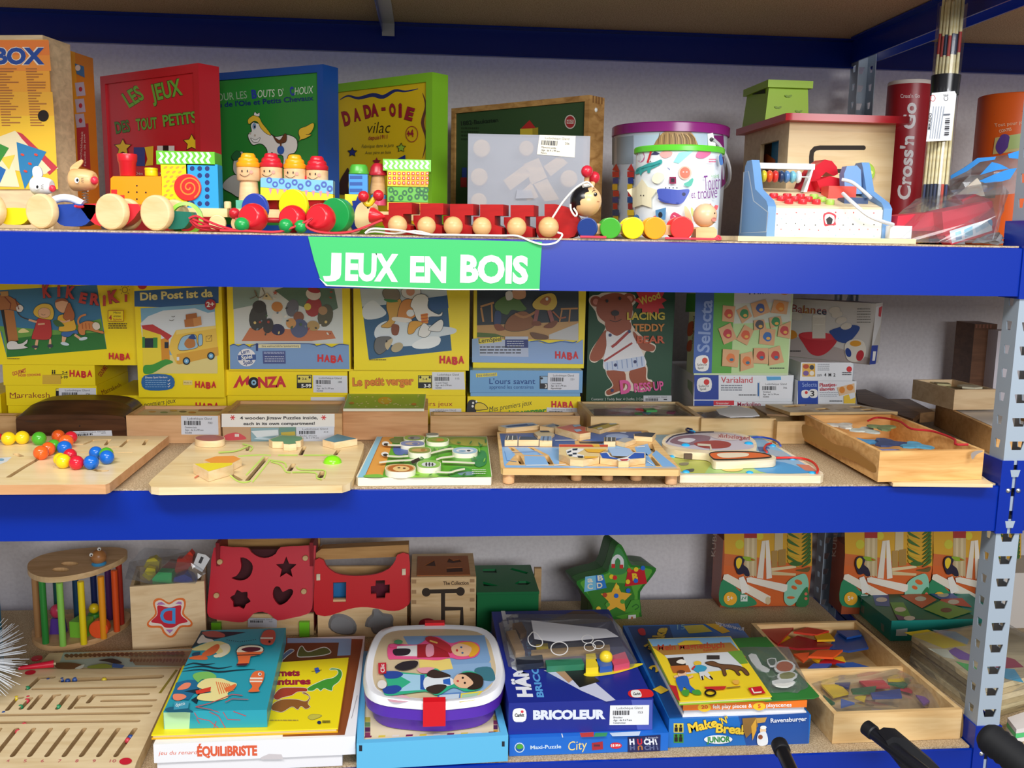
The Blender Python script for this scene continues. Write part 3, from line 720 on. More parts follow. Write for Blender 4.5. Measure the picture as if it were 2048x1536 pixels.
 # ---- mice in little boats on wooden wheels
t=thing('pull_along_toy','wooden pull-along row of boat cars with big wooden wheels and two mouse passengers','pull toy')
for x,y,r in((-27,428,33),(78,427,33),(219,430,34.5),(309,430,34)):
 mb=MB();disc(mb,x,y,r,.03,.014,NAT,.38,.003,ZT+R(r,.03)+.0003);mb.build('wheel',t)
for x,y,r in((345,428,30),(250,428,30)):
 mb=MB();disc(mb,x,y,r,.085,.012,NAT,.38,.003,ZT+R(r,.085)+.0003);mb.build('wheel',t)
def boat(x0,x1,y0,y1,m,dk=None,Y=.052):
 F=vert(Y-.012,0);mb=MB();w=x1-x0
 cut(F,[(x0,y0),(x1,y0),(x1-w*.02,y0+(y1-y0)*.45),(x1-w*.14,y0+(y1-y0)*.8),(x1-w*.3,y1),(x0+w*.3,y1),(x0+w*.14,y0+(y1-y0)*.8),(x0+w*.02,y0+(y1-y0)*.45)],.036,m,.003,mb,sm=2);return mb
boat(-8,62,417,449,M('e9d416',.35)).build('yellow_boat',t);boat(102,190,410,452,M('1c3f9a',.35)).build('blue_boat',t);boat(168,276,408,452,M('cf2430',.35)).build('red_boat',t);boat(322,381,424,458,M('0f6a56',.35)).build('green_boat',t)
mb=MB();mb.tube([PY(100,404,.05),PY(122,396,.05),PY(145,398,.05),PY(165,408,.05)],.006,M('dfe6ee',.4),10,3);mb.build('white_rim',t)
mb=MB();p=PY(372,437,.07);mb.lathe(p-V((0,.004,0)),(0,1,0),[(R(25,.07),0),(R(32,.07),.002),(R(32,.07),.008),(R(25,.07),.01)],M('8ec93a',.35),32,True,False);mb.build('lime_ring',t)
def mouse(cx,cy,w,h,body,Y,ang,ear,ex,ey,nose,name):
 """barrel shaped head, its round face turned to us, nose on the right"""
 mb=MB();p=PY(cx,cy,Y);r=R(h/2,Y);L=R(w,Y);ax=V((math.cos(ang),-math.sin(ang)*.35,0)).normalized()
 mb.lathe(p-ax*L*.5,ax,[(r*.9,0),(r*.98,.002),(r,.005),(r*.97,L*.6),(r*.82,L*.88),(r*.7,L*.97),(r*.55,L)],body,28)
 hd=mb
 A=Art(mb,(0,Y-r*1.02,0),(0,-1,0),c1)
 A.ell(ex,ey,15,19,WHITE);A.ell(ex+4,ey,8,11,BLACK)
 for k in(-1,0,1):A.line([(ex+28,ey-2+k*9),(ex+46,ey+k*15)],3,M('6a5a4a'))
 o=hd.build(name,t)
 mb=MB();q=PY(nose[0],nose[1],Y-r*.75);mb.ball(q,R(nose[2],Y),M('e0324a',.3),16,(.95,1,1.05));mb.build('nose',o)
 mb=MB();cut(vert(Y+.004),ear,.004,body,.0012,mb,sm=3);mb.build('ear',o);return o
mouse(86,372,36,34,M('e6e9ec',.35),.06,.5,'66,352 65,338 72,332 80,335 84,345 83,353 72,358',245,1115,(105,377,6.3),'white_mouse')
m2=mouse(168,360,44,42,NATB,.075,.45,'142,348 140,336 150,326 163,319 165,325 155,338 147,346',513,1070,(189,361,7.5),'natural_mouse')
mb=MB();a=PY(170,382,.075)
mb.tube([a+V((.0045*math.cos(i*.9),.0045*math.sin(i*.9),-i*.0006))for i in range(34)],.0009,M('c4c0b4',.3,'metal'),6);mb.build('spring',m2)
mb=MB();mb.tube([PY(150,412,.02),PY(158,414,.03),PY(170,413,.045)],.002,M('d8243a',.5),6,3);mb.build('cord',t)
mb=MB()
for k,pts in enumerate(('378,437 392,432 410,440 440,452 475,462','382,440 400,452 420,452 450,460 480,463','385,438 402,445 430,456 460,463 478,464','380,441 395,455 425,461 460,464 482,463')):
 mb.tube([V((PY(x,y,.02+k*.006).x,.02+k*.006,max(PY(x,y,.02+k*.006).z,ZT+.0026)))for x,y in P2(pts)],.0018,M('d42438',.6),6,3)
mb.build('pull_cord',t,'bundle of red cord')
# ---- block train
t=thing('toy_train','low natural wood train chassis on small wheels carrying the stacking blocks','toy train')
YB=.135;zc=ZT+.0385
F=vert(YB)
def chassis(x0,x1):
 mb=MB();a=PY(x0,430,YB).x;b=PY(x1,430,YB).x;mb.box(WORLD,a,b,YB-.002,YB+.04,zc-.014,zc,NAT,.002);mb.build('chassis',t)
 for xx in(a+.015,b-.015):
  mb=MB();mb.cyl((xx,YB-.002,ZT+.0142),(0,-1,0),.014,.008,NAT,.002,20);mb.build('wheel',t)
chassis(222,455);chassis(462,668);chassis(690,880)
mb=MB();a=PY(452,425,YB);mb.cyl((a.x,YB+.015,zc),(0,0,1),.006,.012,NAT,.002,16);mb.build('coupling_peg',t)
def bpx(x,y,s):return 0
def block(x0,y0,x1,y1,m,dep=.036,Y=YB,z0=None,art=None,crop=c1,sh=None,name='toy_block',label='',cat='block',grp='stacking blocks of the toy train',bev=.002):
 F=vert(Y);mb=MB()
 if sh:cut(F,sh,dep,m,bev,mb)
 else:
  a=PY(x0,y1,Y);b=PY(x1,y0,Y);zb=z0 if z0 is not None else a.z;mb.box(WORLD,a.x,b.x,Y,Y+dep,zb,b.z,m,bev)
 if art:art(Art(mb,(0,Y,0),(0,-1,0),crop))
 mb.build(name,None,label,cat,grp);return mb
def a_eng(A):
 A.poly('742,1133 782,1133 782,1170 832,1170 832,1205 880,1218 880,1245 745,1200',M('e02a2a',.35))
 for x,y in((914,1107),(858,1150),(914,1150),(974,1152),(914,1196)):A.ell(x,y,6,6,K,0,10)
block(0,0,0,0,M('f39a16',.3),sh='221,412 221,357 226,352.5 324,352.5 324,412',art=a_eng,label='orange engine block with a red stepped corner under the red chimney')
def flare(cx,y0,y1,w0,w1,m,label,yn=None):
 mb=MB();b=PY(cx,y1,YB+.018);tp=PY(cx,y0,YB+.018);h=tp.z-b.z;r0=R(w0/2,YB);r1=R(w1/2,YB)
 mb.lathe(b,(0,0,1),[(r1*.95,0),(r1,.001),((r0+r1)/2*.97,h*.6),(r0*.94,h*.66),(r0*.96,h*.7),(r0,h-.002),(r0*.95,h)],m,28);mb.build('chimney_block',None,label,'block','stacking blocks of the toy train')
flare(256,308,352.3,37,29,M('d3202c',.3),'tall red chimney block on the orange engine');flare(303,336,352.3,25,24,M('f0d81a',.3),'small yellow funnel block on the orange engine')
def a_yc(A):
 rn=random.Random(3)
 for i in range(4):
  for j in range(9):
   x,y=1105+i*40+(j%2)*16,985+j*31
   if math.hypot(x-1256,y-1120)>100 and x<1240:A.ell(x,y,15,8,M('f0a030'),-.5,10,True)
 A.up()
def a_bc(A):
 for i in range(3):
  for j in range(6):
   x,y=1284+i*50,992+j*47
   if math.hypot(x-1256,y-1120)>104:A.ell(x,y,16,17,M('16296e'),0,12,True)
 A.up();q=[(1256+92*math.cos(u*.1),1120+92*math.sin(u*.1))for u in range(-15,16)]
 A.poly(q,K,0);q=[(1256+84*math.cos(u*.1),1120+80*math.sin(u*.1))for u in range(-15,16)];A.poly(q,M('d92a28'),0);spiral(A)
def spiral(A):A.line([(1262+(6+a*5.2)*math.cos(a*1.0),1118+(6+a*5.2)*math.sin(a*1.0))for a in(i*.35 for i in range(40))if 1262+(6+a*5.2)*math.cos(a)>1250 or 1],9,M('f0862a'))
block(324.5,329,374.5,412,M('f2dc18',.3),art=a_yc,label='yellow cab block with orange spots beside the orange engine')
def a_bc2(A):
 for i in range(3):
  for j in range(6):
   x,y=1284+i*50,992+j*47
   if math.hypot(x-1256,y-1120)>104:A.ell(x,y,16,17,M('16296e'),0,12,True)
 A.up()
block(375,329,435,420,M('2f9fe0',.3),art=a_bc2,label='sky blue cab block with navy dots next to the yellow one')
mb=MB();p=PY(376,375,YB);mb.cyl((p.x,YB+.001,p.z),(0,-1,0),R(25.5,YB),.004,M('d92a28',.3),.001);A=Art(mb,(0,YB-.003,0),(0,-1,0),c1);spiral(A)
mb.build('spiral_disc',None,'round red disc with an orange spiral on the cab of the train','disc')
def zig(x0,x1,y0,y1,n,m,dy=0):
 def f(A):
  w=(x1-x0)/n;h=y1-y0
  for i in range(n):
   a=x0+i*w;A.poly([(a,y0+h*.05),(a+w*.5,y0+h*.05),(a+w*.9,y0+h*.36),(a+w*.45,y0+h*.66),(a+w*.8,y0+h*.95),(a+w*.3,y0+h*.95),(a-w*.1,y0+h*.66),(a+w*.4,y0+h*.36)],m,0,True)
  A.up()
 return f
block(313,304,429,328.5,M('6cc436',.3),.055,art=zig(1060,1415,880,962,9,M('d5ecd9')),label='lime green roof block with white zigzags on the train cab')
# peg dolls
def doll(cx,yh,yb,w,hat,Y,label,ztop=None):
 t=thing('peg_doll',label,'peg doll','peg dolls riding the toy train');o=PY(cx,yb,Y);tp=PY(cx,yh,Y);H=tp.z-o.z;r=R(w/2,Y)
 hh=R(27,Y);fh=R(26,Y);z1=H-hh;z0=z1-fh
 mb=MB();mb.lathe(o,(0,0,1),[(r*.98,0),(r*.95,.002),(r*.76,z0*.98),(r*.74,z0),(r*.93,z0+.0005),(r,z0+.003),(r,z1-.001),(r*.9,z1)],wood('f0c596','e4b482',.35),28)
 A=CylArt(mb,o,lambda z:r if z-ZT>0 else r);A.c=None
 fx=cx-w*.22;fy=yh+36
 A.k=4
 for d in(-5.5,5.5):A.ell(fx+d,fy,1.3,2.6,BLACK,0,8,True)
 A.up();A.line([(fx-10+i*2.5,fy+6+5*math.sin(math.pi*i/8))for i in range(9)],1.1,M('5a3020'));A.ell(fx+13,fy+2,3.6,3.6,M('f29a86'),0,10)
 mb.build('body',t)
 mb=MB();mb.lathe(o,(0,0,1),[(r*.98,z1),(r*1.03,z1+hh*.12),(r*1.02,z1+hh*.28),(r*.86,z1+hh*.38),(r*.87,z1+hh*.5),(r*.8,z1+hh*.62),(r*.64,z1+hh*.7),(r*.6,z1+hh*.85),(r*.48,z1+hh*.97),(0,z1+hh)],hat,28);mb.build('hat',t)
YD=YB+.05
zb1=372
doll(499,306,419,44,M('f2a51a',.3),YB+.02,'peg doll with orange hat, front one of the four on the train');doll(543,306,354.5,42,M('cc1f30',.3),YB+.022,'peg doll with red hat next to the front orange-hatted one')
doll(590,309,356.5,42,M('f2a51a',.3),YB+.022,'peg doll with orange hat between two red-hatted ones');doll(634.5,312,358.5,42,M('cc1f30',.3),YB+.022,'peg doll with red hat farthest from the engine')
def circ(pts,r,m,w=7):
 def f(A):
  for x,y in pts:A.ring(x,y,r,r,w*1.6,m,14)
 return f
NV=M('4a63b4')
def a_blue(A):
 for i,x in enumerate((455,505,555,605,655,700,760,830,880,925)):A.ring(x-5 if i else x,1000+i*4+(i%2)*28,17,18,12,NV,14)
block(0,0,0,0,M('7fc0ea',.3),.036,art=a_blue,crop=c2,sh='521,357 524,355 666,361 666,388 521,374',label='pale blue plank block with dark rings under the peg dolls')
def a_yp(A):
 for i in range(9):A.poly([(450+i*55,1062+i*3),(478+i*55,1062+i*3),(465+i*55,1110+i*3)],M('e08fa4'),0,True)
 A.up()
block(0,0,0,0,M('f0d830',.3),.036,art=a_yp,crop=c2,sh='521,374.5 666,388.5 666,400 521,400',label='yellow plank block with pink triangles under the pale blue plank')
mb=block(472,401,520,420,M('5fb89a',.35),.034,label='mint green striped block beneath the front peg doll')
# third wagon
def a_st(A):
 for y in(965,1015,1065):A.rect(1073,y,1170,y+26,M('1c4f9c'))
block(698,349,735,388,M('3f8fd8',.3),.03,art=a_st,crop=c2,label='blue block with dark stripes under the green dome')
mb=MB();o=PY(718,348.5,YB+.015);r=R(19.5,YB);mb.lathe(o,(0,0,1),[(r,0),(r*1.02,.002),(r*.93,.006),(r*.86,.012),(r*.72,.0155),(0,.0165)],M('4fae3c',.3),28);mb.build('dome_block',None,'green dome block topping the blue striped block','block','stacking blocks of the toy train')
block(690,389,730,411,M('e6d528',.3),.036,label='plain yellow block under the blue striped one')
mb=MB();o=PY(756,388,YB+.018);tp=PY(756,326,YB+.018);H=tp.z-o.z;r=R(17,YB)
tm=thing('mushroom_block','mushroom shaped block with red cap next to the green dome','block','stacking blocks of the toy train')
mb.lathe(o,(0,0,1),[(r*1.02,0),(r*.98,.002),(r*.72,H*.6)],wood('c9a06c','a87d4c'),28);mb.build('stem',tm)
mb=MB();mb.lathe(o,(0,0,1),[(r*.7,H*.58),(r*1.02,H*.6),(r*1.06,H*.66),(r*.9,H*.74),(r*.85,H*.85),(r*.5,H*.98),(0,H)],M('b31c2e',.3),28);mb.build('cap',tm)
mb=MB();o=PY(757,411,YB+.018);r=R(16,YB);h1=PY(757,389,YB).z-o.z;mb.lathe(o,(0,0,1),[(r,0),(r,h1*.62)],M('c9486a',.35),24);mb.lathe(o,(0,0,1),[(r,h1*.62),(r,h1)],M('3f84c4',.35),24);mb.build('round_block',None,'round block half blue half pink below the mushroom block','block','stacking blocks of the toy train')
block(766,320,862,341,M('74c93c',.3),.06,art=zig(1335,1690,845,918,9,M('d5ecd9')),crop=c2,label='lime block with white zigzags, topmost of the stack by the yellow game')
def a_rs(A):
 for i in range(9):
  for j in range(3):x,y=1380+i*36,948+j*36;A.rect(x-12,y-12,x+12,y+12,M('d8452c'));A.rect(x-4,y-4,x+5,y+5,M('f5ead0'))
block(775,343,856,373.5,M('f2d81c',.3),.05,art=a_rs,crop=c2,label='yellow block with red squares, second in the stack by the yellow game')
def a_gc(A):
 for i,(x,y)in enumerate(((1390,1075),(1425,1098),(1465,1135),(1495,1098),(1540,1075),(1535,1135),(1590,1125),(1600,1075),(1625,1098),(1660,1075),(1655,1130),(1395,1140))):A.ring(x,y,15,17,12,M('28683a'),12)
block(775,374,856,404,M('5fb63c',.3),.05,art=a_gc,crop=c2,label='green block with dark rings, third in the stack by the yellow game')
block(775,404.5,856,420,M('f0c928',.3),.05,label='yellow wavy block lowest in the stack by the yellow game')
# ---- disc and ball rattle walker
t=thing('pull_along_toy','pull-along walker of coloured discs, red domes and green beads with a bird head','pull toy')
DK=.42
for x,y,r,m,Y in((508,417,29,'2a43a8',.075),(585,411,31.5,'f3e112',.07),(668,430,33,'1d9a4a',.07)):
 mb=MB();disc(mb,x,y,r,Y,.02 if m=='1d9a4a' else .008,M(m,.3),DK,.0015);mb.build('disc',t)
for x,y,r,Y in((507,439,28,.03),(586,440,27,.035),(642,441,29,.03)):
 mb=MB();p=PY(x,y,Y);rr=R(r,Y);p.z=max(p.z,ZT+rr+.0005);ax=V((-.34,-.9,.18)).normalized()
 mb.lathe(p,ax,[(rr*math.sin(a),-rr*math.cos(a))for a in(math.pi*i/16 for i in range(13))]+[(rr*.66,rr*.72)],M('d3202c',.25),28);mb.build('dome',t)
for x,y,r in((483,452,14.5),(571,455,14),(601,455,13)):
 mb=MB();p=PY(x,y,.008);mb.ball((p.x,.012,ZT+R(r,.01)+.0004),R(r,.01),M('1ea04c',.25),20);mb.build('bead',t)
mb=MB();p=PY(469,427,.09);mb.ball(p,R(11,.09),M('c8202e',.3),18);mb.build('red_bead',t)
for q in('534,381 540,375 548,376 552,384 555,428 551,438 543,438 537,430','606,360 611,352 621,351 630,357 642,412 636,418 624,417 618,410'):
 mb=MB();Fp=vert(.045,.3);cut(Fp,q,.018,M('cc2230',.3),.002,mb,sm=2);mb.build('paddle',t)
mb=MB();a=PY(470,436,.05);b=PY(655,440,.05);mb.cyl((a.x,.055,ZT+.02),(1,0,0),.004,b.x-a.x,M('b01c2a',.4),0,12);mb.build('axle',t)
# its head
Fh=vert(.05,.25)
mb=MB();cut(Fh,'711,452 709,432 713,414 722,405 735,404 745,413 744,440 736,455 722,459',.03,M('f3d8a0',.35),.004,mb,sm=3)
A=Art.front(mb,Fh,c2);A.ell(1212,1212,9,6,BLACK,.5);A.line('1195,1200 1225,1208 1250,1225',4,BLACK);hd=mb.build('head',t)
mb=MB();cut(Fh,'700,440 697,430 702,424 699,415 706,411 704,402 712,401 715,392 722,402 718,412 712,425 712,445 714,462 706,460 702,452',.02,M('22348c',.35),.0015,mb,b=.002);mb.build('comb',hd)
mb=MB();p=PY(748,430,.06);mb.lathe(p-V((.005,0,0)),(1,-.25,-.12),[(R(15,.06),0),(R(15,.06),.004),(R(9,.06),.014),(R(2,.06),.0235),(0,.024)],M('d4242e',.25),24);mb.build('beak',hd)
for x,y in((727,393),(757,391)):
 mb=MB();p=PY(x,y,.055);mb.ball(p,R(11,.055),M('c9202e',.25),18);mb.build('antenna_ball',hd)
mb=MB();mb.tube([PY(728,400,.06),PY(733,408,.06),PY(740,408,.06),PY(748,398,.06),PY(755,394,.06)],.0042,M('f0cf22',.35),8,3);mb.build('antenna',hd)
mb=MB();mb.tube([V((PY(x,y,.006).x,.006,max(PY(x,y,.006).z,ZT+.0026)))for x,y in P2('440,463 500,466 560,467 610,444 625,436 612,452 640,466 690,466 720,458 765,440')],.0019,M('d8303c',.6),6,4);mb.build('pull_cord',t)
# ---- red caterpillar
t=thing('pull_along_toy','red jointed wooden caterpillar on natural ball wheels with black haired head','pull toy')
REDW=wood('b01818','9c1416',.5);Yc=.055;Fc=vert(Yc)
seg=P2('160,1095 350,1095 350,1188 280,1188 280,1262 340,1285 340,1358 130,1358 130,1300 105,1250 105,1193 160,1193')
for i,x0 in enumerate((777,840,900,960,1021)):
 mb=MB();dx=x0-899;cut(vert(Yc,.3,x0+22,440),[(860+x/4.096+dx,140+y/4.096+i*1.2-2)for x,y in seg],.042,REDW,.0008,mb);mb.build('segment',t)
mb=MB();cut(vert(Yc,.3,1120,440),'1089,408 1110,408 1130,413 1147,424 1157,440 1157,458 1148,473 1128,479 1078,476 1072,463 1072,433 1089,432',.042,REDW,.001,mb);mb.build('head_segment',t)
for x,r in((795,19),(853,18.5),(906.5,19),(964,19),(1033.5,19.5),(1097.5,20.5)):
 mb=MB();rr=R(r,.03);p=PY(x,460,.03);mb.ball((p.x,.033,ZT+rr+.0004),rr,NATB,28);mb.build('wheel',t)
mb=MB();p=PY(1172,402,.06);rr=R(31,.06);mb.ball(p,rr,M('efc48c',.25),36)
hd=mb.build('head',t)
class SphArt(Art):
 def __init__(s,mb,o,r,crop):Art.__init__(s,mb,o,(0,-1,0),crop);s.r=r
 def w(s,x,y):
  if s.c:x=s.c[0]+x/s.c[2];y=s.c[1]+y/s.c[2]
  d=ray(x,y);p=CAM-s.o;r=s.r+s.step*2*(s.k+1);a=d.dot(d);b=p.dot(d);c=p.dot(p)-r*r
  return CAM+d*((-b-math.sqrt(max(b*b-a*c,0)))/a)
mb=MB();cap=[]
hn=V((-.80,.05,.50)).normalized();hx=hn.cross(V((0,1,0))).normalized();hy=hn.cross(hx);N=36
rows=[0,.3,.6,.9,1.0]
vs=[p+hn*rr*1.03];fs=[]
for j,f in enumerate(rows[1:]):
 for i in range(N):
  a=2*math.pi*i/N;am=1.2+(.16 if(i%3==0)else 0)*(1 if j==3 else 0)
  th=am*f;vs.append(p+(hn*math.cos(th)+(hx*math.cos(a)+hy*math.sin(a))*math.sin(th))*rr*1.03)
for i in range(N):fs.append((0,1+i,1+(i+1)%N))
for j in range(3):
 for i in range(N):fs.append((1+j*N+i,1+(j+1)*N+i,1+(j+1)*N+(i+1)%N,1+j*N+(i+1)%N))
mb.add(vs,fs,M('1a1a1e',.25),True);mb.build('hair',hd)
mb=MB();A=SphArt(mb,p,rr,c3);A.k=3;A.ell(1356,1018,14,16,BLACK);A.ell(1353,1013,4,4,WHITE);A.line('1330,1000 1340,985 1355,985',4,BLACK);A.line('1336,965 1350,975',4,BLACK);A.line('1370,1075 1390,1080',4,M('a85a3a'));mb.build('eye',hd)
for(x,y,r,Y,bx,by)in((1174,343,12,.05,1173,372),(1188,355,12,.065,1183,374)):
 mb=MB();q=PY(x,y,Y);mb.ball(q,R(r,Y),M('d2263a',.25),20);ant=mb.build('antenna',hd)
 mb=MB();mb.tube([q,PY(bx,by,.06)],.0042,NATB,10);mb.build('antenna_stalk',hd)
mb=MB();mb.tube([PY(x,y,.035)for x,y in P2('1186,374 1175,364 1160,370 1145,382 1125,405 1110,428 1101,442')],.0016,M('f1ede2',.6),6,4);mb.tube([PY(x,y,.035)for x,y in P2('1141,408 1142,420 1150,432 1154,427 1147,416')],.0016,M('f1ede2',.6),6,3);mb.tube([PY(1180,370,.05),PY(1166,372,.045)],.003,M('f1ede2',.6),8);mb.build('cord_round_neck',t)
mb=MB();ln=[V((PY(x,y,Y).x,Y,max(PY(x,y,Y).z,ZT+.0022)if Y>=0 else PY(x,y,Y).z))for x,y,Y in((730,467,.006),(742,458,.008),(765,458,.008),(800,461,.006),(850,470,.004),(905,473,.003),(960,474,.003),(1000,472,.003),(1035,473,.002),(1060,482,-.004),(1085,489,-.006),(1110,486,-.005),(1122,475,-.002),(1124,468,.003),(1115,465,.006))]
mb.tube(ln,.0016,M('f1ede2',.6),6,4);mb.tube([V((PY(x,y,.012).x,.012,max(PY(x,y,.012).z,ZT+.0022)))for x,y in P2('730,467 750,463 790,467 830,462 860,470')],.0016,M('f1ede2',.6),6,3);mb.build('pull_cord',t,'white cord')
# ---- caterpillar with coloured wheels and a pig head
t=thing('pull_along_toy','small caterpillar with blue, green, yellow, orange and red wheels and a pig face','pull toy')
for x,y,r,m in((1177,463,20.5,'16367e'),(1223,462,21,'43a82e'),(1268,462,22,'f4df12'),(1312,462,22.5,'f4a01a'),(1366,462,23.5,'e0302e')):
 rr=R(r,.02)
 for Y,sgn in((.02,0),(.065,1)):
  mb=MB();q=PY(x,y,.02);mb.cyl((q.x+sgn*.004,Y+.008,ZT+rr+.0004),V((-.25,-1,0)),rr,.009,M(m,.3),.0015,32);mb.build('wheel',t)
mb=MB();a=PY(1190,462,.03).x;b=PY(1385,462,.03).x;mb.box(WORLD,a,b,.032,.056,ZT+.008,ZT+.024,NATB,.002);mb.build('body',t)
mb=MB();cut(vert(.03),'1392,458 1398,454 1428,454 1434,460 1434,480 1426,484 1392,482',.03,NATB,.003,mb);mb.build('front_block',t)
mb=MB();p=PY(1410,431,.045);rr=R(24,.045);mb.ball(p,rr,M('eec399',.3),30);hd=mb.build('head',t)
mb=MB();A=SphArt(mb,p,rr,c4);A.k=3;A.ell(1010,1222,4,6,BLACK);A.ell(1005,1270,18,16,M('ee9a8c'));A.line('995,1295 1015,1290',4,M('5a3020'));mb.build('face',hd)
for q in('1414,420 1416,410 1422,407 1425,418','1427,417 1432,410 1437,411 1434,420'):
 mb=MB();cut(vert(.04),q,.004,M('d8303a',.35),.001,mb);mb.build('ear',hd)
mb=MB()
for q in('1330,481 1360,482 1400,480 1428,478 1436,472 1441,480 1430,484','1160,479 1180,480 1205,478 1212,475'):mb.tube([V((PY(x,y,.005).x,.004,max(PY(x,y,.005).z,ZT+.0026)))for x,y in P2(q)],.0019,M('ea3a50',.6),6,4)
mb.build('pull_cord',t,'bright red cord')
# ---------------------------------------------------------------- toy cash register
t=thing('toy_cash_register','wooden toy cash register with blue sides, bead row and red handset on birch tray','toy cash register')
F=upright(1549,.088,1764,.083,445,ZT+.0085);L=F.L;SB=M('6f9cd0',.35)
mb=MB();Fb=flat(1480,485,ZT);a0=PY(1471,484,.062).x;a1=PY(1826,484,.05).x
mb.solid([V((a0,.05,ZT+.0003)),V((a1,.04,ZT+.0003)),V((a1,.26,ZT+.0003)),V((a0,.26,ZT+.0003))],[V((a0,.05,ZT+.0085)),V((a1,.04,ZT+.0085)),V((a1,.26,ZT+.0085)),V((a0,.26,ZT+.0085))],wood('f0dcb0'),.002);mb.build('tray',t)
pr=[(0,0),(0,.05),(.012,.060),(.075,.082),(.098,.125),(.105,.134),(.13,.134),(.142,.125),(.158,0)]
for a in(-.014,L):
 mb=MB();q=pr;mb.solid([F.p(a,b-.004,c)for b,c in q],[F.p(a+.014,b-.004,c)for b,c in q],SB,.003)
 if a<0:A=Art.side(mb,F,-.014,c4,-1);A.line('1228,915 1262,908 1300,1130 1408,1215 1395,1362 1202,1372',7,M('c5d4e6'),True)
 mb.build('side_panel',t)
mb=MB();mb.box(F,0,L,0,.15,0,.048,M('f3eee0',.4));A=Art.front(mb,F,c5);rn=random.Random(5);A.k=1
cols=('d84a52','3c4450','8ec3c4','e79a9a','2a2e3a','b8cfd6')
for i in range(11):
 for j in range(5):A.ell(-200+i*58+(j%2)*26+rn.uniform(-8,8),1285+j*33+rn.uniform(-6,6),rn.choice((3,4,5)),rn.choice((3,4,5)),M(cols[(i*3+j*2)%6]),0,8,True)
A.up();A.blob('80,1295 100,1280 118,1278 140,1285 158,1300 152,1330 155,1355 120,1358 90,1362 82,1335',M('d83244'));A.blob('90,1300 118,1290 146,1305 142,1345 96,1348',M('e8e6e2'));A.poly('96,1320 118,1304 138,1320 130,1352 104,1352',K)
mb.build('drawer_front',t,'white front dotted with specks and a red rose shape')
mb=MB();mb.solid([F.p(.0005,0.001,.048),F.p(L-.0005,.001,.048),F.p(L-.0005,.15,.048),F.p(.0005,.15,.048)],[F.p(.0005,.004,.052),F.p(L-.0005,.004,.052),F.p(L-.0005,.15,.088),F.p(.0005,.15,.088)],wood('f1dcb4'));mb.build('keyboard',t)
mb=MB();mb.box(F,0,L*.56,.108,.126,.120,.130,M('eef0f2',.35),.003);mb.solid([F.p(L*.56,.108,.13),F.p(L*.56,.126,.13),F.p(L*.53,.126,.12),F.p(L*.53,.108,.12)],[F.p(L*.48,.10,.08),F.p(L*.48,.118,.08),F.p(L*.45,.118,.08),F.p(L*.45,.10,.08)],M('eef0f2',.35),.002);mb.build('handle',t,'white bar handle')
def key(a,b,m):
 mb=MB();z=.052+.036*(b-.004)/.146
 mb.cyl(F.p(a,b,z-.002),F.w,.0075,.010,m,.002,18);mb.build('key',t)
for j in range(3):
 for i in range(4):
  A=None;key(.022+i*.024-j*.006+.008,.022+j*.022,M('a8d05a',.35)if i==3 else M('e0303a',.3))
mb=MB();mb.cyl(F.p(0,.10,.106),F.u,.0015,L*.5,M('c9c9c9',.3,'metal'),0,8);mb.build('rod',t)
for i,h in enumerate(('d3c532','e2572c','d23a34','2a3f66','5a88c0','7cc4d6','e6ecf0')):
 mb=MB();mb.lathe(F.p(.004+i*.0105,.10,.106),F.u,[(.004,0),(.0095,.002),(.011,.005),(.0095,.008),(.004,.0098)],M(h,.3),18);mb.build('bead',t)
mb=MB();Fp=vert(.13,-.15)
cut(Fp,'1604,386 1610,368 1622,346 1634,330 1650,319 1664,322 1674,334 1676,348 1668,352 1652,344 1640,356 1634,376 1628,386',.034,M('cf2030',.3),.003,mb);cut(Fp,'1634,362 1660,352 1684,358 1698,374 1698,398 1690,405 1676,404 1668,386 1642,384',.034,M('cf2030',.3),.003,mb,b=-.02);mb.build('handset',t)
mb=MB();q=F.p(L*.63,.07,.068);mb.box(Fr(q,F.u,F.n,F.w),0,.05,0,.035,0,.022,M('d8402c',.35),.003);mb.build('handset_rest',t)
mb=MB();q=F.p(L*.7,.03,.057);mb.box(Fr(q,F.u,F.n,F.w),0,.042,0,.03,0,.012,M('2a4470',.35),.003);mb.build('key_block',t)
mb=MB();cut(vert(.17),'1688,348 1694,332 1714,331 1722,340 1724,388 1690,388',.02,SB,.002,mb);mb.build('card_slot',t)
mb=MB();mb.tube([PY(1686,387,.09),PY(1705,405,.06),PY(1735,430,.045),PY(1765,443,.045),PY(1786,449,.06)],.0032,M('dfe3ea',.35),8,4);mb.tube([PY(1684,359,.13),PY(1705,365,.12),PY(1730,385,.11),PY(1742,396,.1)],.003,M('dfe3ea',.35),8,4);mb.build('cord',t)
mb=MB();a=PY(1776,460,.07);b=PY(1819,460,.07);mb.box(WORLD,a.x,b.x,.062,.10,ZT+.009,ZT+.030,M('eef0f2',.35),.003);mb.build('card_reader',t,'small white card reader')
